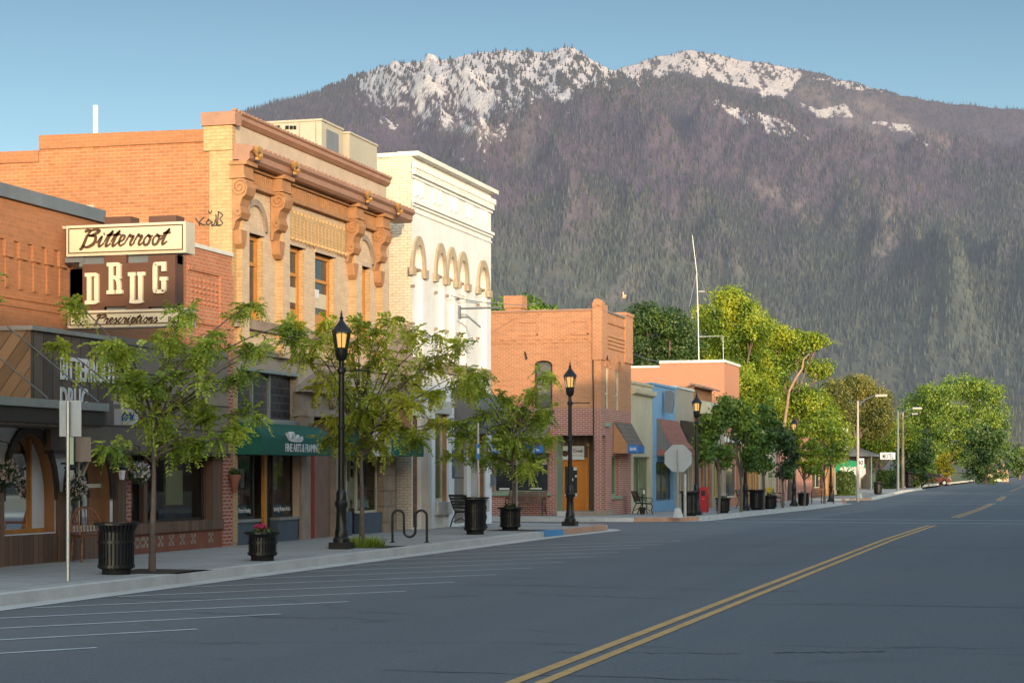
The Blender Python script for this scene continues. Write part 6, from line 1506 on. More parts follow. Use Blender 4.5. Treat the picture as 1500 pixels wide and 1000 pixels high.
def big_tree(name, label, base, lobes, seed, n=9000, leaf=.3, clump=.8, mat='leaf_maple', trunk_r=.35, trunk_h=None, group=None, bark='bark', limbs=True, shell_=.62):
    """lobes: (dx, dy, dz, rx, ry, rz) relative to the base"""
    g = np.random.default_rng(seed); rr = random.Random(seed); bx, by, bz = base
    root = thing(name, label, 'tree', base, group)
    vol = np.array([l[3] * l[4] + l[3] * l[5] for l in lobes]); V = []; cents = []
    for l, w in zip(lobes, vol / vol.sum()):
        m = max(6, int(n * w / 42)); d = norm(g.normal(0, 1, (m, 3))); rad = shell_ + (1 - shell_) * g.random(m) ** .6; rad *= 1 + .16 * g.normal(0, 1, m)
        c = d * rad[:, None] * np.array(l[3:6]) + np.array(l[:3]); cents.append((c, d))
        for ci, di in zip(c, d):
            k = int(42 * g.uniform(.6, 1.4)); cr = clump * g.uniform(.55, 1.3); q = norm(g.normal(0, 1, (k, 3))); p = ci + q * (cr * g.random(k) ** .45)[:, None] * np.array([1, 1, .7])
            V.append(leaf_quads(p, norm(q + di * .8 + np.array([0, 0, .3])), leaf, g))
    V = np.concatenate(V) + np.array(base)
    np_mesh('crown', V, np.arange(len(V)).reshape(-1, 4), M[mat], root)
    tr = MB(); zt = trunk_h or min(l[2] for l in lobes); topz = max(l[2] for l in lobes)
    tr.tube([(bx, by, bz - .3), (bx + .05, by, bz + zt * .5), (bx, by, bz + zt), (bx + .1, by, bz + (zt + topz) / 2)], [trunk_r * 1.2, trunk_r, trunk_r * .8, trunk_r * .3], 8)
    if limbs:
        for l in lobes:
            e = Vector((bx + l[0], by + l[1], bz + l[2])); s = Vector((bx, by, bz + zt * rr.uniform(.75, 1.1))); m_ = s.lerp(e, .5) + Vector((rr.uniform(-.3, .3), rr.uniform(-.3, .3), .2)); tr.tube([s, m_, e], [trunk_r * .5, trunk_r * .32, trunk_r * .1], 5)
            for _ in range(4):
                d = Vector((rr.gauss(0, 1), rr.gauss(0, 1), rr.gauss(.3, .7))).normalized(); e2 = e + Vector((d.x * l[3], d.y * l[4], d.z * l[5])) * .85; tr.tube([m_.lerp(e, rr.random()), e.lerp(e2, .5) + Vector((0, 0, .1)), e2], [trunk_r * .18, trunk_r * .1, .01], 4, caps=False)
    tr.build('trunk', M[bark], root, smooth=60, split=False)
    return root
# --- three detailed locusts on the near pavement
b1_ = (-13.59, 27.02, .15)
T1C = [(215, 520, 1), (250, 500, 1.1), (210, 560, .8), (250, 560, 1.1), (290, 555, 1), (240, 610, 1.1), (216, 612, .8), (300, 610, .8), (172, 512, .45), (138, 508, .3), (88, 508, .36), (235, 492, .8), (262, 455, .55), (300, 490, .9), (322, 505, .5), (345, 442, .5), (385, 472, .6), (402, 512, .55), (400, 490, .5), (335, 600, .7), (312, 645, .6), (265, 650, .8), (200, 655, .5), (190, 515, .7), (270, 530, 1), (325, 545, .6), (118, 447, .4), (225, 640, .7), (330, 628, .5), (225, 560, 1), (258, 590, 1)]
street_tree('locust_tree', 'leafy honey locust in front of the dark boarded drugstore, nearest tree at left', b1_, px_clumps(223, 836, 94.2, T1C), 11, .30, 36, .058, 1.55)
b2_ = (-13.88, 37.06, .15)
T2C = [(480, 500, 1), (470, 560, 1), (520, 505, 1), (560, 490, 1), (600, 492, 1), (640, 495, .8), (668, 503, .6), (575, 530, 1), (540, 540, 1), (602, 540, 1), (560, 580, 1), (600, 590, 1), (640, 580, .8), (505, 600, 1), (540, 630, .9), (590, 622, .8), (485, 612, .6), (640, 622, .5), (520, 655, .8), (448, 520, .5), (460, 468, .5), (560, 470, .6), (690, 545, .4), (480, 640, .8), (612, 640, .6), (510, 570, 1), (545, 605, 1), (625, 520, .7), (590, 560, 1), (530, 480, .6), (665, 560, .5), (540, 655, .6), (430, 480, .4)]
street_tree('locust_tree', 'bright yellow-green honey locust beside the first street lamp, in front of the tan block', b2_, px_clumps(530, 801, 71, T2C), 12, .40, 40, .06, 1.6, 'leaf_locust_y', .28)
b3_ = (-13.9, 48.5, .15)
T3C = [(700, 575, .8), (720, 605, .9), (742, 585, .9), (765, 640, 1), (788, 575, .8), (782, 610, .9), (800, 548, .6), (750, 650, 1), (690, 640, .8), (702, 665, .8), (730, 672, .9), (770, 668, .9), (680, 622, .6), (690, 560, .5), (742, 622, 1), (800, 640, .7), (712, 548, .5), (782, 685, .5), (760, 600, .9), (720, 640, .9), (800, 600, .6), (665, 668, .5)]
street_tree('locust_tree', 'staked honey locust behind the dark planter at the corner of the first block', b3_, px_clumps(752, 776, 55.5, T3C), 13, .44, 46, .06, 1.6, 'leaf_locust', .3)
sk = thing('tree_stake', 'pale metal stake beside the trunk of the corner locust', 'stake', (b3_[0] + .1, b3_[1] - .05, .15)); MB().tube([(b3_[0] + .1, b3_[1] - .06, .1), (b3_[0] + .1, b3_[1] - .06, 2.0)], .028, 6).build('post', M['galv'], sk); MB().box(b3_[0] - .02, b3_[0] + .12, b3_[1] - .08, b3_[1] + .0, 1.5, 1.54).build('tie', M['black'], sk)
street_tree('locust_tree', 'honey locust at the left picture edge, only its leaf tips in view', (-13.6, 19.75, .15), [(dx, dz, .8) for dx, dz in ((.0, 2.6), (.4, 3.0), (-.4, 3.1), (.1, 3.6), (.7, 3.4), (-.6, 2.6), (.5, 3.9), (.75, 3.75), (.78, 4.05), (-.2, 4.1))], 14, .34, 46, .058, 1.6)
# earth pits and the tuft at the foot of the second tree
for (x, y, z) in (b1_, b2_, b3_):
    struct(MB().box(x - .55, x + .75, y - .65, y + .65, .10, .150).build('tree_pit', M['soil']))
g = np.random.default_rng(5); n = 420; a = g.uniform(0, 6.28, n); rr_ = g.random(n) ** .5 * .5; P = np.stack([b2_[0] + rr_ * np.cos(a), b2_[1] + rr_ * np.sin(a), np.full(n, .15)], 1); H = norm(np.stack([np.cos(a) * .5, np.sin(a) * .5, np.ones(n)], 1) + g.normal(0, .25, (n, 3))) * g.uniform(.1, .26, n)[:, None]; W_ = np.stack([-np.sin(a), np.cos(a), 0 * a], 1) * .02
tag(np_mesh('grass_tuft', np.stack([P - W_, P + W_, P + H + W_ * .1, P + H - W_ * .1], 1).reshape(-1, 3), np.arange(4 * n).reshape(n, 4), M['leaf_locust'], loc=b2_), 'tuft of low weeds round the foot of the yellow-green locust', 'ground cover', kind='stuff')
# --- smaller street trees of the second and third block
def far_street(u, vtop, vbot, halfw, X, label, seed, mat, n=5200, leaf=.16):
    Y = yat(u, X); z = swz(Y); k = FOC / dep(X, Y); zb = EYE + (HZ - vbot) / k - z; zt = EYE + (HZ - vtop) / k - z; hw = halfw / k; rg = random.Random(seed); L = []
    for _ in range(9):
        f = rg.random(); w = hw * (.5 + .5 * math.sin(math.pi * min(1, f * .8 + .2))); L.append((rg.uniform(-1, 1) * w * .75, rg.uniform(-1, 1) * w * .75, zb + (zt - zb) * (.12 + .76 * f), hw * .42, hw * .42, (zt - zb) * .2))
    return big_tree('street_tree', label, (X, Y, z), L, seed, n, leaf, .32, mat, .06, zb * 1.0, 'smaller street trees in the second block', limbs=True, shell_=.3)
far_street(1052, 585, 690, 28, -13.2, 'dark green street tree just right of the third lamp and red box', 21, 'leaf_maple', 6500)
far_street(1085, 592, 700, 26, -13.1, 'dark green street tree in front of the salmon building corner', 22, 'leaf_maple', 5200)
far_street(1118, 595, 690, 26, -13.2, 'green street tree above the pair of black bins', 23, 'leaf_maple', 5200)
far_street(1146, 620, 705, 22, -13.2, 'small shaded street tree left of the fifth lamp', 24, 'leaf_dark', 4000)
far_street(1178, 618, 700, 26, -13.1, 'street tree above the black planter near the second side street', 25, 'leaf_bright', 4500)
far_street(1207, 600, 700, 28, -13.0, 'yellow-green street tree at the end of the second block', 26, 'leaf_bright', 4500)
# --- trees behind and beyond
def bg_tree(u0, u1, v0, v1, Y, label, seed, mat, n, leaf, clump, nl=9, name='shade_tree', X=None, bark='bark', group='shade trees beyond the shops', fill=.55):
    k = FOC / dep(xat((u0 + u1) / 2, Y), Y); uc = (u0 + u1) / 2; x = xat(uc, Y); hw = (u1 - u0) / 2 / k; zt = EYE + (HZ - v0) / k; zb = EYE + (HZ - v1) / k; rg = random.Random(seed); L = []; z0 = gz(Y)
    for i in range(nl):
        f = (i + .5) / nl; prof = math.sin(math.pi * (.18 + .74 * f)) ** .7; sx = rg.uniform(.3, .75) * (1 if i % 2 else -1)
        s = fill * rg.uniform(.75, 1.15); rx = hw * s; rz = (zt - zb) * .24 * rg.uniform(.8, 1.2)
        L.append((sx * max(0, hw * prof - rx * .6), rg.uniform(-.5, .5) * hw, zb + (zt - zb) * (.1 + .8 * f) - z0, rx, rx, rz))
    L.append((rg.uniform(-.2, .2) * hw, 0, zt - z0 - (zt - zb) * .2, hw * .45, hw * .45, (zt - zb) * .2))
    return big_tree(name, label, (x, Y, z0), L, seed, n, leaf, clump, mat, .3, max(1.5, (zb - z0) + .3), group, bark)
def px_tree(Y, label, seed, mat, n, leaf, clump, lobes, uc=None, trunk_v=None, limbs=True, shell_=.5):
    us = [l[0] for l in lobes]; uc = uc or sum(us) / len(us); x = xat(uc, Y); k = FOC / dep(x, Y); z0 = gz(Y); rg = random.Random(seed); L = []
    for u, v, ru, rv in lobes:
        L.append(((u - uc) / k * CA, (u - uc) / k * SA + rg.uniform(-.8, .8) * ru / k, EYE + (HZ - v) / k - z0, ru * .86 / k, ru * .86 / k, rv * .82 / k))
    return big_tree('shade_tree', label, (x, Y, z0), L, seed, n, leaf, clump, mat, .26, max(1.6, min(l[2] for l in L) * .8), 'shade trees beyond the shops', limbs=limbs, shell_=shell_)
px_tree(100, 'tree showing over the corner building roof beside its chimney', 31, 'leaf_maple', 7000, .24, .5, [(735, 455, 20, 12), (775, 452, 22, 12), (800, 458, 14, 9), (750, 470, 32, 14), (785, 470, 26, 12)])
px_tree(118, 'dark spreading tree behind the left part of the salmon building', 32, 'leaf_dark', 34000, .165, .7, [(948, 468, 26, 22), (985, 478, 30, 26), (935, 508, 24, 24), (965, 515, 36, 28), (1005, 510, 24, 26), (950, 545, 32, 22), (990, 545, 30, 22)])
px_tree(122, 'tallest bright green tree behind the radio mast', 33, 'leaf_bright', 56000, .165, .62, [(1066, 438, 30, 20), (1045, 468, 36, 24), (1085, 455, 30, 20), (1106, 482, 30, 24), (1060, 500, 42, 28), (1095, 522, 38, 28), (1040, 522, 30, 26), (1072, 552, 44, 30), (1110, 565, 38, 32), (1082, 600, 42, 30)])
px_tree(126, 'loose green tree with a bare pale limb right of the salmon building', 34, 'leaf_bright', 42000, .16, .6, [(1135, 492, 28, 20), (1165, 500, 28, 20), (1192, 500, 22, 14), (1148, 525, 34, 22), (1198, 540, 18, 16), (1122, 545, 36, 28), (1158, 585, 38, 28), (1130, 605, 42, 30), (1188, 590, 30, 25)])
px_tree(140, 'sunlit yellow-green tree over the second side street', 35, 'leaf_bright', 34000, .16, .6, [(1170, 618, 38, 30), (1206, 608, 30, 28), (1190, 648, 42, 28), (1150, 650, 36, 26), (1226, 640, 28, 26), (1215, 665, 30, 18)])
px_tree(175, 'olive willow-like tree behind the tall cobra street light', 36, 'leaf_olive', 36000, .17, .75, [(1226, 578, 26, 24), (1256, 566, 28, 22), (1286, 588, 24, 24), (1240, 610, 34, 26), (1275, 620, 32, 26), (1212, 608, 26, 26), (1296, 615, 16, 22)])
px_tree(192, 'yellow-green tree between the motel sign and the tall street light', 37, 'leaf_bright', 24000, .2, .75, [(1250, 640, 32, 26), (1282, 645, 28, 24), (1302, 635, 20, 24), (1265, 668, 32, 20), (1312, 655, 18, 22), (1330, 640, 16, 24)])
px_tree(285, 'broad dark green tree standing over the road end at right', 38, 'leaf_maple', 64000, .28, 1.0, [(1322, 628, 20, 26), (1318, 658, 18, 22), (1342, 600, 28, 28), (1374, 580, 32, 24), (1410, 568, 32, 22), (1440, 578, 32, 26), (1333, 632, 28, 26), (1388, 618, 40, 34), (1430, 622, 42, 34), (1462, 618, 22, 30), (1368, 655, 34, 24), (1420, 662, 44, 24), (1458, 655, 24, 22)])
def hedge(u, v, ru, rv, Y, label, seed):
    x = xat(u, Y); k = FOC / dep(x, Y); z0 = gz(Y); g = np.random.default_rng(seed); n = 5200
    t = thing('hedge', label, 'hedge', (x, Y, z0)); P = g.uniform(-1, 1, (n, 3)); m = np.abs(P).max(1); P *= (.82 + .18 * g.random(n))[:, None] / m[:, None]; P[:, 2] = P[:, 2] * .5 + .5
    C = np.array([x, Y, z0]) + P * np.array([ru / k, ru / k * 1.3, 2 * rv / k]) + g.normal(0, .05, (n, 3)); V = leaf_quads(C, norm(P - [0, 0, .5]), .2, g)
    np_mesh('foliage', V, np.arange(len(V)).reshape(-1, 4), M['leaf_dark'], t)
    m = MB()
    for k_ in range(3): m.tube([(x + (k_ - 1) * .3, Y, z0 - .1), (x + (k_ - 1) * .4, Y, z0 + rv / k)], [.05, .02], 5)
    m.build('stems', M['bark'], t, split=False)
hedge(1239, 706, 11, 18, 143, 'clipped dark green hedge right of the green dome awning', 61)
hedge(1299, 700, 12, 14, 178, 'dark hedge under the hanging white sign', 62)
# unseen trees added on the far right pavement to shade the ground beyond
for i, (yy, lab) in enumerate(((138, 'first'), (152, 'second'), (166, 'third'), (181, 'fourth'), (197, 'fifth'), (214, 'sixth'))):
    big_tree('shade_tree', lab + ' unseen tall tree added past the low brick shops to cast shade', (13.5, yy, 0), [(0, 0, 5, 3.6, 4.5, 3), (0, 0, 9, 4, 5, 3.2), (0, 0, 12, 3, 3.8, 2)], 140 + i, 4200, .7, 1.4, 'leaf_maple', .35, 2.5, 'unseen trees added to cast shade on the right side')
bg_tree(1300, 1372, 640, 712, 205, 'low dark tree behind the paired street lights', 39, 'leaf_dark', 7000, .3, .7)
bg_tree(1362, 1396, 667, 700, 240, 'small yellow ornamental tree below the broad dark tree', 40, 'leaf_yellow', 2600, .28, .5, 6)
bg_tree(1405, 1482, 625, 706, 262, 'dark shaded tree under the broad tree beside the road end', 41, 'leaf_dark', 9000, .35, .9)
bg_tree(1330, 1372, 655, 706, 232, 'rounded dark tree left of the small yellow tree', 42, 'leaf_maple', 4200, .28, .6, 7)
bg_tree(1472, 1515, 655, 696, 420, 'distant low tree at the far right end of the road', 43, 'leaf_dark', 3000, .5, 1.2, 6)
# the bare sunlit limb that leaves the crown of the loose green tree
lbt = [o for o in COL.objects if o.get('label', '').startswith('loose green tree')][0]
MB().tube([(xat(u, 124.2), 124.2, zfr(u, v, 124.2)) for u, v in ((1136, 690), (1146, 640), (1152, 600), (1156, 572), (1166, 553), (1175, 540), (1177, 526), (1186, 518))], [.13, .12, .105, .095, .085, .07, .06, .03], 7).build('bare_limb', M['bark_pale'], lbt, smooth=60, split=False)
# ------------------------------------------------------------------ street furniture
def kerbside(u, X=-13.6): Y = yat(u, X); return (X, Y, swz(Y))
# street lamp with lit lantern
def make_lamp(loc, label):
    t = thing('street_lamp', label, 'street lamp', loc, 'black lantern street lamps'); x, y, z = loc
    b = MB(); b.box(x - .2, x + .2, y - .2, y + .2, z - .02, z + .13); b.lathe([(.17, .13), (.17, .2), (.135, .24), (.135, .36), (.115, .4), (.1, .8), (.13, .86), (.13, .93), (.105, .97), (.105, 1.12), (.075, 1.18)], x, y, z, 12)
    b.build('base', M['black'], t, smooth=30, split=False)
    MB().lathe([(.068, 1.15), (.062, 2.4), (.08, 2.42), (.08, 2.48), (.06, 2.5), (.056, 3.5), (.085, 3.54), (.085, 3.6), (.05, 3.64), (.05, 3.78)], x, y, z, 12).build('pole', M['black'], t, smooth=30)
    h = MB().lathe([(.05, 3.76), (.1, 3.8), (.125, 3.9), (.13, 4.0), (.1, 4.03)], x, y, z, 12).build('lantern_cup', M['black'], t, smooth=40)
    MB().lathe([(.12, 4.02), (.175, 4.33)], x, y, z, 8, .39).build('lantern_glass', M['lamp_glass'], t)
    MB().lathe([(.07, 4.03), (.085, 4.15), (.1, 4.3), (.06, 4.32)], x, y, z, 10).build('lamp_bulb', M['lamp_glow'], t, smooth=50)
    r = MB()
    for k in range(8):
        w = k * math.pi / 4 + .39; r.tube([(x + .122 * math.cos(w), y + .122 * math.sin(w), z + 4.0), (x + .178 * math.cos(w), y + .178 * math.sin(w), z + 4.34)], .009, 4)
    r.build('lantern_frame_slats', M['black'], t)
    MB().lathe([(.21, 4.33), (.2, 4.37), (.12, 4.47), (.05, 4.56), (.035, 4.6), (.045, 4.63), (.02, 4.67), (.025, 4.7), (.005, 4.78)], x, y, z, 12).build('lantern_roof', M['black'], t, smooth=35)
    a = MB(); a.tube([(x, y, z + 3.57), (x + .55, y + .05, z + 3.57)], .014, 6); a.lathe([(.02, -.02), (.025, 0), (.005, .02)], x + .56, y + .05, z + 3.57, 6); a.build('banner_arm', M['black'], t, split=False)
    return t
lamp = make_lamp((-13.9, 35.95, .15), 'lit black lantern lamp nearest the camera, in front of the red doorway')
for u, lab in ((835, 'lit black lantern lamp at the street corner before the orange door'), (1020.5, 'lit black lantern lamp beside the red newspaper box'), (1092, 'black lantern lamp with its head hidden in the dark street trees'), (1163, 'black lantern lamp in the gap between the shaded street trees'), (1217, 'black lantern lamp at the end of the second block')):
    dup(lamp, kerbside(u, -13.6 if u > 900 else -13.75), lab)
# slatted litter bin and planters
def make_bin(loc, label, r=.27, h=.75, cat='litter bin', name='litter_bin', group='black slatted bins and planters', flare=.06, ring=True, split_top=True):
    t = thing(name, label, cat, loc, group); x, y, z = loc
    MB().lathe([(r * .78, .0), (r * .78, .07), (r * .93, .08), (r * .93, h * .96), (r * .8, h * .97), (r * .8, h * .5)], x, y, z, 20).build('liner', M['blackflat'], t, smooth=30)
    s = MB(); n = 30
    for k in range(n):
        w = 2 * math.pi * k / n; c, d = math.cos(w), math.sin(w); pts = [(r * 1.0, .09), (r * .99, .3 * h), (r * 1.0, .85 * h), (r + flare, h)]
        P = []
        for a, b in pts:
            for sgn in (-1, 1): P.append((x + a * c - sgn * .016 * d, y + a * d + sgn * .016 * c, z + b))
        s.add(P, [(0, 1, 3, 2), (2, 3, 5, 4), (4, 5, 7, 6)])
    s.build('slats', M['black'], t)
    MB().lathe([(r + flare - .02, h - .01), (r + flare + .02, h - .01), (r + flare + .02, h + .025), (r + flare - .02, h + .025), (r + flare - .02, h - .01)], x, y, z, 20).build('rim', M['black'], t)
    for zz in (.1, .62 * h): MB().lathe([(r + .003, zz), (r + .012, zz), (r + .012, zz + .04), (r + .003, zz + .04), (r + .003, zz)], x, y, z, 20).build('hoop', M['black'], t)
    MB().lathe([(r * .8, -.02), (r * .8, .08)], x, y, z, 16).build('foot', M['blackflat'], t)
    return t
bin0 = make_bin((-13.75, 26.15, .15), 'black slatted litter bin left of the nearest tree')
dup(bin0, (-13.91, 45.09, .15), 'black slatted litter bin beside the post with the blue sign', scale=(1.0, 1.0, 1.18))
for u, X, lab in ((1010, -13.5, 'black litter bin next to the red newspaper box'), (1108, -13.4, 'left one of the two black bins under the green street tree'), (1286, -13.4, 'black litter bin far along near the motel sign'), (1331, -14.2, 'tall black bin beside the brown street light pole')):
    dup(bin0, kerbside(u, X), lab, scale=(1.15, 1.15, 1.2) if u != 1331 else (1.3, 1.3, 2.0))
def make_planter(loc, label, seed, flowers='flower_pink', r=.25, h=.47, nf=60, fl_r=.13, green=True):
    t = make_bin(loc, label, r, h, 'planter', 'slatted_planter', 'black slatted flower planters', .05); x, y, z = loc
    MB().lathe([(r * .9, h - .04), (.01, h - .03)], x, y, z, 16).build('soil', M['soil'], t)
    np_mesh('foliage', *petals((x, y, z + h + .02), r * .75, 160, seed, .03, .5), M['leaf_dark'], t)
    if flowers: np_mesh('flowers', *petals((x - .03, y, z + h + .08), fl_r, nf, seed + 1, .035, .7), M[flowers], t)
    return t
pl0 = make_planter((-13.4, 30.85, .15), 'black slatted planter with pink flowers in front of the green awning shop', 90)
make_planter((-13.95, 48.35, .15), 'dark planter tub behind the trunk of the corner locust', 92, None, .27, .58)
make_planter(kerbside(1059, -13.4), 'black planter with pale pink flowers beside the dark green street tree', 94, 'flower_white', .28, .6, 80, .25)
make_planter(kerbside(1128, -13.3), 'right one of the two black tubs under the green street tree', 96, 'flower_pink', .32, .6, 20, .1)
make_planter(kerbside(1177, -13.3), 'black planter with white flowers left of the last lamp', 98, 'flower_white', .3, .65, 60, .2)
# serpentine bicycle rack
x0_, y0_ = -14.04, 39.39; x1_, y1_ = -13.18, 39.22
rk = thing('bicycle_rack', 'black serpentine tube bicycle rack on the pavement', 'bicycle rack', (x0_, y0_, .15)); L_ = .75; dx = L_ / 3; pts = [(0, 0)]; hh = .70
def arc(cx, cz, r, a0, a1): return [(cx + r * math.cos(a0 + (a1 - a0) * k / 10), cz + r * math.sin(a0 + (a1 - a0) * k / 10)) for k in range(11)]
r_ = dx / 2; pts = [(0, 0)] + arc(r_, hh - r_, r_, math.pi, 0) + arc(3 * r_, .12 + r_, r_, math.pi, 2 * math.pi) + arc(5 * r_, hh - r_, r_, math.pi, 0) + [(6 * r_, 0)]
MB().tube([(x0_ + CA * a, y0_ + SA * a, .15 + b) for a, b in pts], .028, 8).build('tube', M['black'], rk, smooth=60)
for a in (0, 6 * r_): MB().lathe([(.06, 0), (.06, .015)], x0_ + CA * a, y0_ + SA * a, .15, 10).build('foot_plate', M['black'], rk)
for u in (1189,):
    lo_ = kerbside(u, -13.8); t = thing('bicycle_rack', 'small black hoop bicycle rack far along the second block', 'bicycle rack', lo_)
    for k in (0, .7): MB().tube([(lo_[0] + k, lo_[1], lo_[2]), (lo_[0] + k, lo_[1], lo_[2] + .75), (lo_[0] + k + .55, lo_[1], lo_[2] + .75), (lo_[0] + k + .55, lo_[1], lo_[2])], .03, 6).build('hoop', M['black'], t)
# benches
def make_bench(loc, rz, label, wood='black', name='bench', w=1.3):
    t = thing(name, label, 'bench', (0, 0, 0), 'iron-ended benches against the shopfronts')
    s = MB()
    for k in range(5): s.box(-w / 2, w / 2, -.05 - .09 * k, .02 - .09 * k, .43 - .004 * k, .455 - .004 * k)
    s.build('seat_slats', M[wood], t)
    s = MB()
    for k in range(5):
        z = .52 + .08 * k; y = .05 + .025 * k; s.box(-w / 2, w / 2, y, y + .022, z, z + .065)
    s.build('back_slats', M[wood], t)
    for sx in (-w / 2 + .03, w / 2 - .03):
        e = MB(); e.tube([(sx, .2, .9), (sx, .06, .5), (sx, .0, .42), (sx, -.42, .41)], .02, 6); e.tube([(sx, .16, 0), (sx, .1, .2), (sx, -.02, .42)], .02, 6); e.tube([(sx, -.46, 0), (sx, -.4, .15), (sx, -.44, .3), (sx, -.4, .42)], .02, 6)
        e.tube([(sx, .1, .64), (sx, -.2, .66), (sx, -.42, .63), (sx, -.44, .52), (sx, -.38, .5), (sx, -.4, .42)], .018, 6); e.tube([(sx, -.36, .12), (sx, -.16, .24), (sx, .08, .14)], .015, 6)
        e.build('iron_end', M['black'], t, smooth=60, split=False)
    t.location = loc; t.rotation_euler = (0, 0, rz); return t
# seat faces the street (+X): local -y -> +X
make_bench((FX + .75, 50.45, .15), R(128), 'black iron bench with slatted back against the white block')
bx = xat(768, 69.2); make_bench((bx, 69.55, swz(69)), 0, 'brown wooden bench under the blue canopy of the brick corner building', 'wood_brown', w=1.5)
make_bench((FX + .6, Yu(914), swz(73)), R(115), 'small dark iron bench by the front window of the brick corner building', w=1.0)
make_bench((FX + 1.6, Yu(1086, FX + 1.6), swz(95)), R(90), 'black iron bench under the dark green trees of the second block', w=1.3)
make_bench((FX + 1.6, Yu(1135, FX + 1.6), swz(112)), R(90), 'black iron bench behind the pair of black tubs', w=1.3)
# wooden armchair bench by the drugstore
wb = thing('spindle_chair', 'brown wooden spindle-backed chair in front of the second arched window', 'chair', (FX + .5, Yu(135), .15)); cy_, cx2 = Yu(137, FX + .6), FX + .55
FW = Fr((cx2, cy_, .15), (.62, .78, 0), (.78, -.62, 0)); P = FW.p; m = MB(); m.fb(FW, -.28, .28, .42, .46, -.22, .25); m.build('seat', M['plank_red'], wb)
m = MB()
for k in range(9): s = -.24 + .06 * k; m.tube([P(s, .46, -.2), P(s * 1.05, .84 + .1 * math.cos(s / .26 * 1.4), -.28)], .011, 5)
m.build('back_spindles_slats', M['plank_red'], wb); MB().tube([P(.29 * math.sin(a), .46 + .47 * math.cos(a * .93) , -.2 - .08 * math.cos(a)) for a in np.linspace(-1.6, 1.6, 13)], .02, 6).build('back_hoop', M['plank_red'], wb)
for s in (-.25, .25):
    for d in (-.19, .22): MB().tube([P(s * 1.08, 0, d * 1.1), P(s, .43, d)], .022, 6).build('leg', M['plank_red'], wb)
    MB().tube([P(s, .66, -.24), P(s * 1.15, .66, .15), P(s * 1.1, .46, .2)], .018, 6).build('arm', M['plank_red'], wb)
# sign posts
sp = thing('sign_post', 'steel post carrying a sign seen from behind and a narrow green plate at far left', 'sign post', (-13.55, 24.33, .15)); k_ = 103.2
zz = lambda v: .15 + (850 - v) / k_; MB().tube([(-13.55, 24.33, .1), (-13.55, 24.33, zz(588))], .028, 8).build('post', M['galv'], sp)
FQ = Fr((-13.55, 24.33 + .04, 0), (CA, SA, 0), (SA, -CA, 0)); MB().fb(FQ, -.14, .17, zz(639), zz(586), 0, .012).build('sign_back', M['alu'], sp); MB().fb(FQ, .02, .075, zz(680), zz(640), .06, .075).build('narrow_plate', M['sage'], sp); MB().fb(FQ, .0, .3, zz(676) - .0, zz(640), -.03, -.02).build('lower_sign_back', M['wood_dark'], sp)
sp = thing('sign_post', 'steel post with a narrow blue sign in front of the white block', 'sign post', (-13.84, 45.1, .15)); k_ = 59.4; zz = lambda v: .15 + (782 - v) / k_
MB().tube([(-13.84, 45.1, .1), (-13.84, 45.1, zz(619))], .03, 8).build('post', M['galv'], sp); FQ = Fr((-13.84, 45.06, 0), (CA, SA, 0), (SA, -CA, 0)); MB().fb(FQ, -.03, .06, zz(672), zz(650), .0, .02).build('blue_plate', M['blue_sign'], sp); MB().fb(FQ, -.005, .045, zz(664), zz(656), .02, .024).build('plate_mark', M['letter_white'], sp)
def make_stop(loc, label, vtop_h, r=.40, extra=None, base=True, name='stop_sign'):
    t = thing(name, label, 'road sign', loc, None); x, y, z = loc; F = Fr((x, y + .05, 0), (CA, SA, 0), (SA, -CA, 0)); zc = z + vtop_h
    MB().prism(F, [(r * math.cos(math.pi / 8 + k * math.pi / 4), zc + r * math.sin(math.pi / 8 + k * math.pi / 4)) for k in range(8)], -.012, 0).build('octagon', M['alu'], t)
    MB().prism(F, [(r * math.cos(math.pi / 8 + k * math.pi / 4), zc + r * math.sin(math.pi / 8 + k * math.pi / 4)) for k in range(8)], -.016, -.0125).build('red_face', M['red_paint'], t)
    MB().tube([(x, y, z - .1), (x, y, zc + r * .62)], .03, 8).build('post', M['galv'], t)
    if base: MB().lathe([(.2, 0), (.17, .1), (.11, .32), (.09, .34)], x, y, z, 10).build('concrete_foot', M['concrete'], t, smooth=40)
    return t
lo_ = kerbside(993, -13.2); k_ = FOC / dep(*lo_[:2]); make_stop(lo_, 'grey back of an octagonal stop sign on a footed post at the corner', EYE + (HZ - 671) / k_ - lo_[2], 21.5 / k_)
lo2 = kerbside(1003.5, -13.0); t = thing('round_post', 'plain grey steel post right of the octagonal stop sign', 'post', lo2); MB().lathe([(.06, 0), (.055, (757 - 690) / 43)], *lo2, 10).build('post', M['galv'], t, smooth=60)
lo_ = (-13.4, yat(1259.5, -13.4), gz(132) + .15); k_ = FOC / dep(*lo_[:2]); t = make_stop(lo_, 'sunlit octagonal sign back with a speed plate above it beyond the second side street', EYE + (HZ - 690) / k_ - lo_[2], 9.2 / k_)
x, y, z = lo_; F = Fr((x, y + .05, 0), (CA, SA, 0), (SA, -CA, 0)); zq = lambda v: EYE + (HZ - v) / k_
MB().fb(F, -5 / k_, 6 / k_, zq(682.5), zq(671), .02, .04).build('speed_plate', M['letter_white'], t); text(F, '40', -3.5 / k_, 4.5 / k_, zq(680.5), zq(673.5), .041, .03).build('plate_text', M['wire'], t); MB().fb(F, -3 / k_, 2 / k_, zq(693), zq(687), .01, .03).build('notice', M['letter_white'], t)
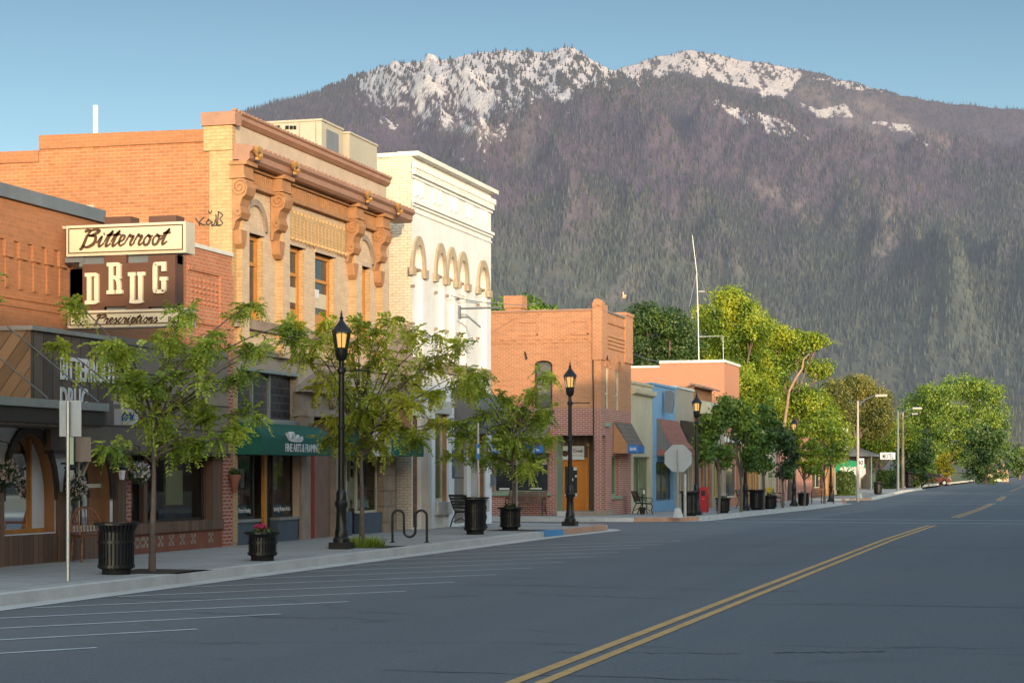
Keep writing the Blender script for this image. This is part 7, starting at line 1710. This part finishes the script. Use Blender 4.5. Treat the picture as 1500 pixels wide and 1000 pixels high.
# newspaper boxes, pot with post, pots
lo_ = kerbside(1030, -13.9); x, y, z = lo_; k_ = FOC / dep(x, y); t = thing('newspaper_box', 'bright red newspaper vending box behind the black bin', 'newspaper box', lo_)
MB().prism(sidewall(y), [(x - 5 / k_, z + .05), (x + 5 / k_, z + .05), (x + 5 / k_, z + .62), (x + 6 / k_, z + .66), (x + 6 / k_, z + 1.0), (x + 4 / k_, z + 1.08), (x - 4 / k_, z + 1.08), (x - 6 / k_, z + 1.0), (x - 6 / k_, z + .66), (x - 5 / k_, z + .62)], -.45, 0).build('box', M['red_bright'], t); MB().fb(sidewall(y), x - .08, x + .08, z + .72, z + .92, 0, .01).build('display_window', M['glass_dark'], t); MB().fb(sidewall(y), x - .03, x + .05, z + .58, z + .61, 0, .03).build('handle', M['galv'], t)
lo_ = kerbside(1126, -14.1); x, y, z = lo_; k_ = FOC / dep(x, y); t = thing('newspaper_box', 'green newspaper box with yellow top between the two black tubs', 'newspaper box', lo_); MB().fb(sidewall(y), x - 3 / k_, x + 3.5 / k_, z + .0, z + .8, -.4, 0).build('box', M['green_paint'], t); MB().fb(sidewall(y), x - 3.5 / k_, x + 4 / k_, z + .8, z + 1.0, -.42, .02).build('top', M['yellow_paint'], t); MB().fb(sidewall(y), x - .0, x + .1, z + .2, z + .8, .0, .01).build('side_stripe', M['yellow_paint'], t)
lo_ = kerbside(941, -15.9); x, y, z = lo_; t = thing('ashtray_post', 'dark pot with an upright post by the cream shop window', 'ash post', lo_); MB().lathe([(.1, 0), (.13, .28), (.11, .28)], x, y, z, 10).build('pot', M['frame_dark'], t); MB().tube([(x, y, z + .25), (x, y, z + 1.0), (x - .1, y, z + 1.03)], .025, 6).build('post', M['black'], t); MB().fb(sidewall(y), x + .02, x + .1, z + .8, z + .95, 0, .02).build('label_plate', M['paper_white'], t)
# stone block by the step
t = thing('stone_block', 'low pale stone slab left of the orange door step', 'stone', (xat(818, 69.4), 69.4, swz(69))); bb = MB().box(xat(816, 69.2), xat(830, 69.2), 69.2, 69.8, swz(69) - .02, swz(69) + .17).build('slab', M['concrete'], t)
# --- utility and cobra street lights
def cobra(u, vb, vt, X, Y, arm_u, arm_v, label, mat, r=.09, both=False):
    z = gz(Y) + .1; k = FOC / dep(X, Y); zt = EYE + (HZ - vt) / k; ax_ = xat(arm_u, Y); azz = EYE + (HZ - arm_v) / k
    t = thing('street_light', label, 'street light', (X, Y, z), 'tall cobra-head street lights')
    MB().tube([(X, Y, z - .2), (X, Y, zt)], [r, r * .6], 8).build('pole', M[mat], t, smooth=60)
    L = ax_ - X; MB().tube([(X, Y, zt - .35), (X + L * .25, Y, azz - .25), (X + L * .55, Y, azz - .02), (X + L * .78, Y, azz)], .035, 6).build('arm', M['galv'], t, smooth=60)
    MB().profile(sidewall(Y - .15), [(.0, azz - .09), (.3, azz - .09), (.3, azz + .05), (.0, azz + .09)], X + L * .62, X + L).build('lamp_head', M['pole_cream'], t)
    return t
Y1 = yat(1256.5, -13.0); cobra(1256.5, 730, 587, -13.0, Y1, 1300, 579.5, 'pale cobra-head street light catching sun behind the octagonal sign', 'pole_cream', .1)
Y2 = yat(1315.5, -13.2); cobra(1315.5, 720, 602, -13.2, Y2, 1351, 598, 'blue-grey cobra-head street light left of the pale brown pole', 'steel_grey', .12)
Y3 = yat(1322.5, -14.0); cobra(1322.5, 714, 604, -14.0, Y3, 1345, 606, 'pale brown wooden pole with cobra-head light under the broad tree', 'stone_tan', .16)
# car and small things under the far trees
M['car_red'] = paint('dark red car paint', (.12, .012, .014), .3, .1, 2)
def make_car(loc, rz, label, mat):
    t = thing('parked_car', label, 'car', (0, 0, 0)); F = WORLD
    body = [(-2.1, .35), (2.1, .35), (2.15, .6), (2.05, .78), (1.2, .92), (.75, 1.42), (-1.1, 1.45), (-1.75, .98), (-2.1, .9), (-2.18, .6)]
    MB().prism(F, body, -.85, .85).build('body', M[mat], t)
    for sg in (-1, 1): MB().prism(F, [(-1.6, .95), (1.05, .93), (.68, 1.36), (-1.05, 1.38)], .851 * sg, .857 * sg).build('side_window', M['glass_dark'], t)
    MB().prism(Fr((0, 0, 0), (0, 1, 0), (1, 0, 0)), [(-.7, .95), (.7, .95), (.62, 1.38), (-.62, 1.38)], .9, 1.16).build('windscreen', M['glass_dark'], t)
    for xx in (-1.3, 1.35):
        for sg in (-1, 1):
            w = MB(); w.ring(F, xx, .33, .19, .33, sg * .72, sg * .88, n=16, a0=0, a1=2 * math.pi); o = w.build('wheel', M['blackflat'], t); MB().ring(F, xx, .33, .0, .19, sg * .74, sg * .86, n=12, a0=0, a1=2 * math.pi).build('rim', M['galv'], o)
    for sg in (-.6, .6): MB().box(2.1, 2.17, sg - .18, sg + .18, .6, .75).build('headlight', M['letter_white'], t)
    t.location = loc; t.rotation_euler = (0, 0, rz); return t
Yc = 232; make_car((xat(1365, Yc), Yc, gz(Yc) + .06), R(10), 'dark red car parked in shade behind the small yellow tree', 'car_red')
# cottage and shed far right, hedge
sh = thing('garden_shed', 'tiny orange wooden shed on the lawn behind the paired street lights', 'shed', (xat(1339, 215), 215, 0)); x = xat(1339, 215); MB().prism(sidewall(215), [(x - .35, 0), (x + .45, 0), (x + .45, 1.1), (x + .1, 1.6), (x - .35, 1.1)], -.9, 0).build('body', M['wood_orange'], sh); MB().prism(sidewall(214.9), [(x - .45, 1.02), (x + .1, 1.62), (x + .55, 1.05), (x + .55, 1.15), (x + .1, 1.74), (x - .45, 1.14)], -1.1, 0).build('roof', M['terra'], sh)
Yk = 330; x = xat(1462, Yk); ct = thing('far_cottage', 'sunlit cream cottage low at the far end of the road', 'house', (x, Yk, 0)); FK = sidewall(Yk); MB().fb(FK, x - 2.0, x + 1.6, 0, 1.3, -4, 0).build('wall', M['cream_stucco'], ct); MB().prism(FK, [(x - 2.3, 1.3), (x + 1.9, 1.3), (x - .2, 2.1)], -4.2, .1).build('roof', M['terra'], ct); MB().fb(FK, x - .9, x - .2, .5, 1.0, .0, .03).build('window', M['glass_dark'], ct)
for i, (u, lab) in enumerate(((1470, 'left pale timber post at the far road end'), (1474.5, 'right pale timber post at the far road end'))):
    x = xat(u, 310); t = thing('timber_post', lab, 'post', (x, 310, 0)); MB().tube([(x, 310, -.2), (x, 310, EYE + (HZ - 680) / (FOC / dep(x, 310)))], .16, 7).build('post', M['bark_pale'], t)

# overhead wires
def wire(label, pts, r=.012, sag=.25):
    A, B = Vector(pts[0]), Vector(pts[1]); q = [A.lerp(B, k / 12) + Vector((0, 0, -sag * 4 * (k / 12) * (1 - k / 12))) for k in range(13)]
    o = MB().tube(q, r, 4).build('overhead_wire', M['galv'], None, loc=tuple(A)); tag(o, label, 'wire')
wire('thin overhead wire from the brick corner building to the salmon building roof', ((FX - .1, C1, 6.5), (xat(1008, 99), 99, PZ + .2)))
wire('upper slack cable across the upper white block front', ((FX + .1, Yu(668), zat(668, 432)), (xat(790, 69.8), 69.8, CT + .3)), .012, .15)
wire('lower slack cable across the white block front', ((FX + .1, Yu(655), zat(655, 433)), (FX + .1, W1 + .1, zat(718, 443))), .014, .05)
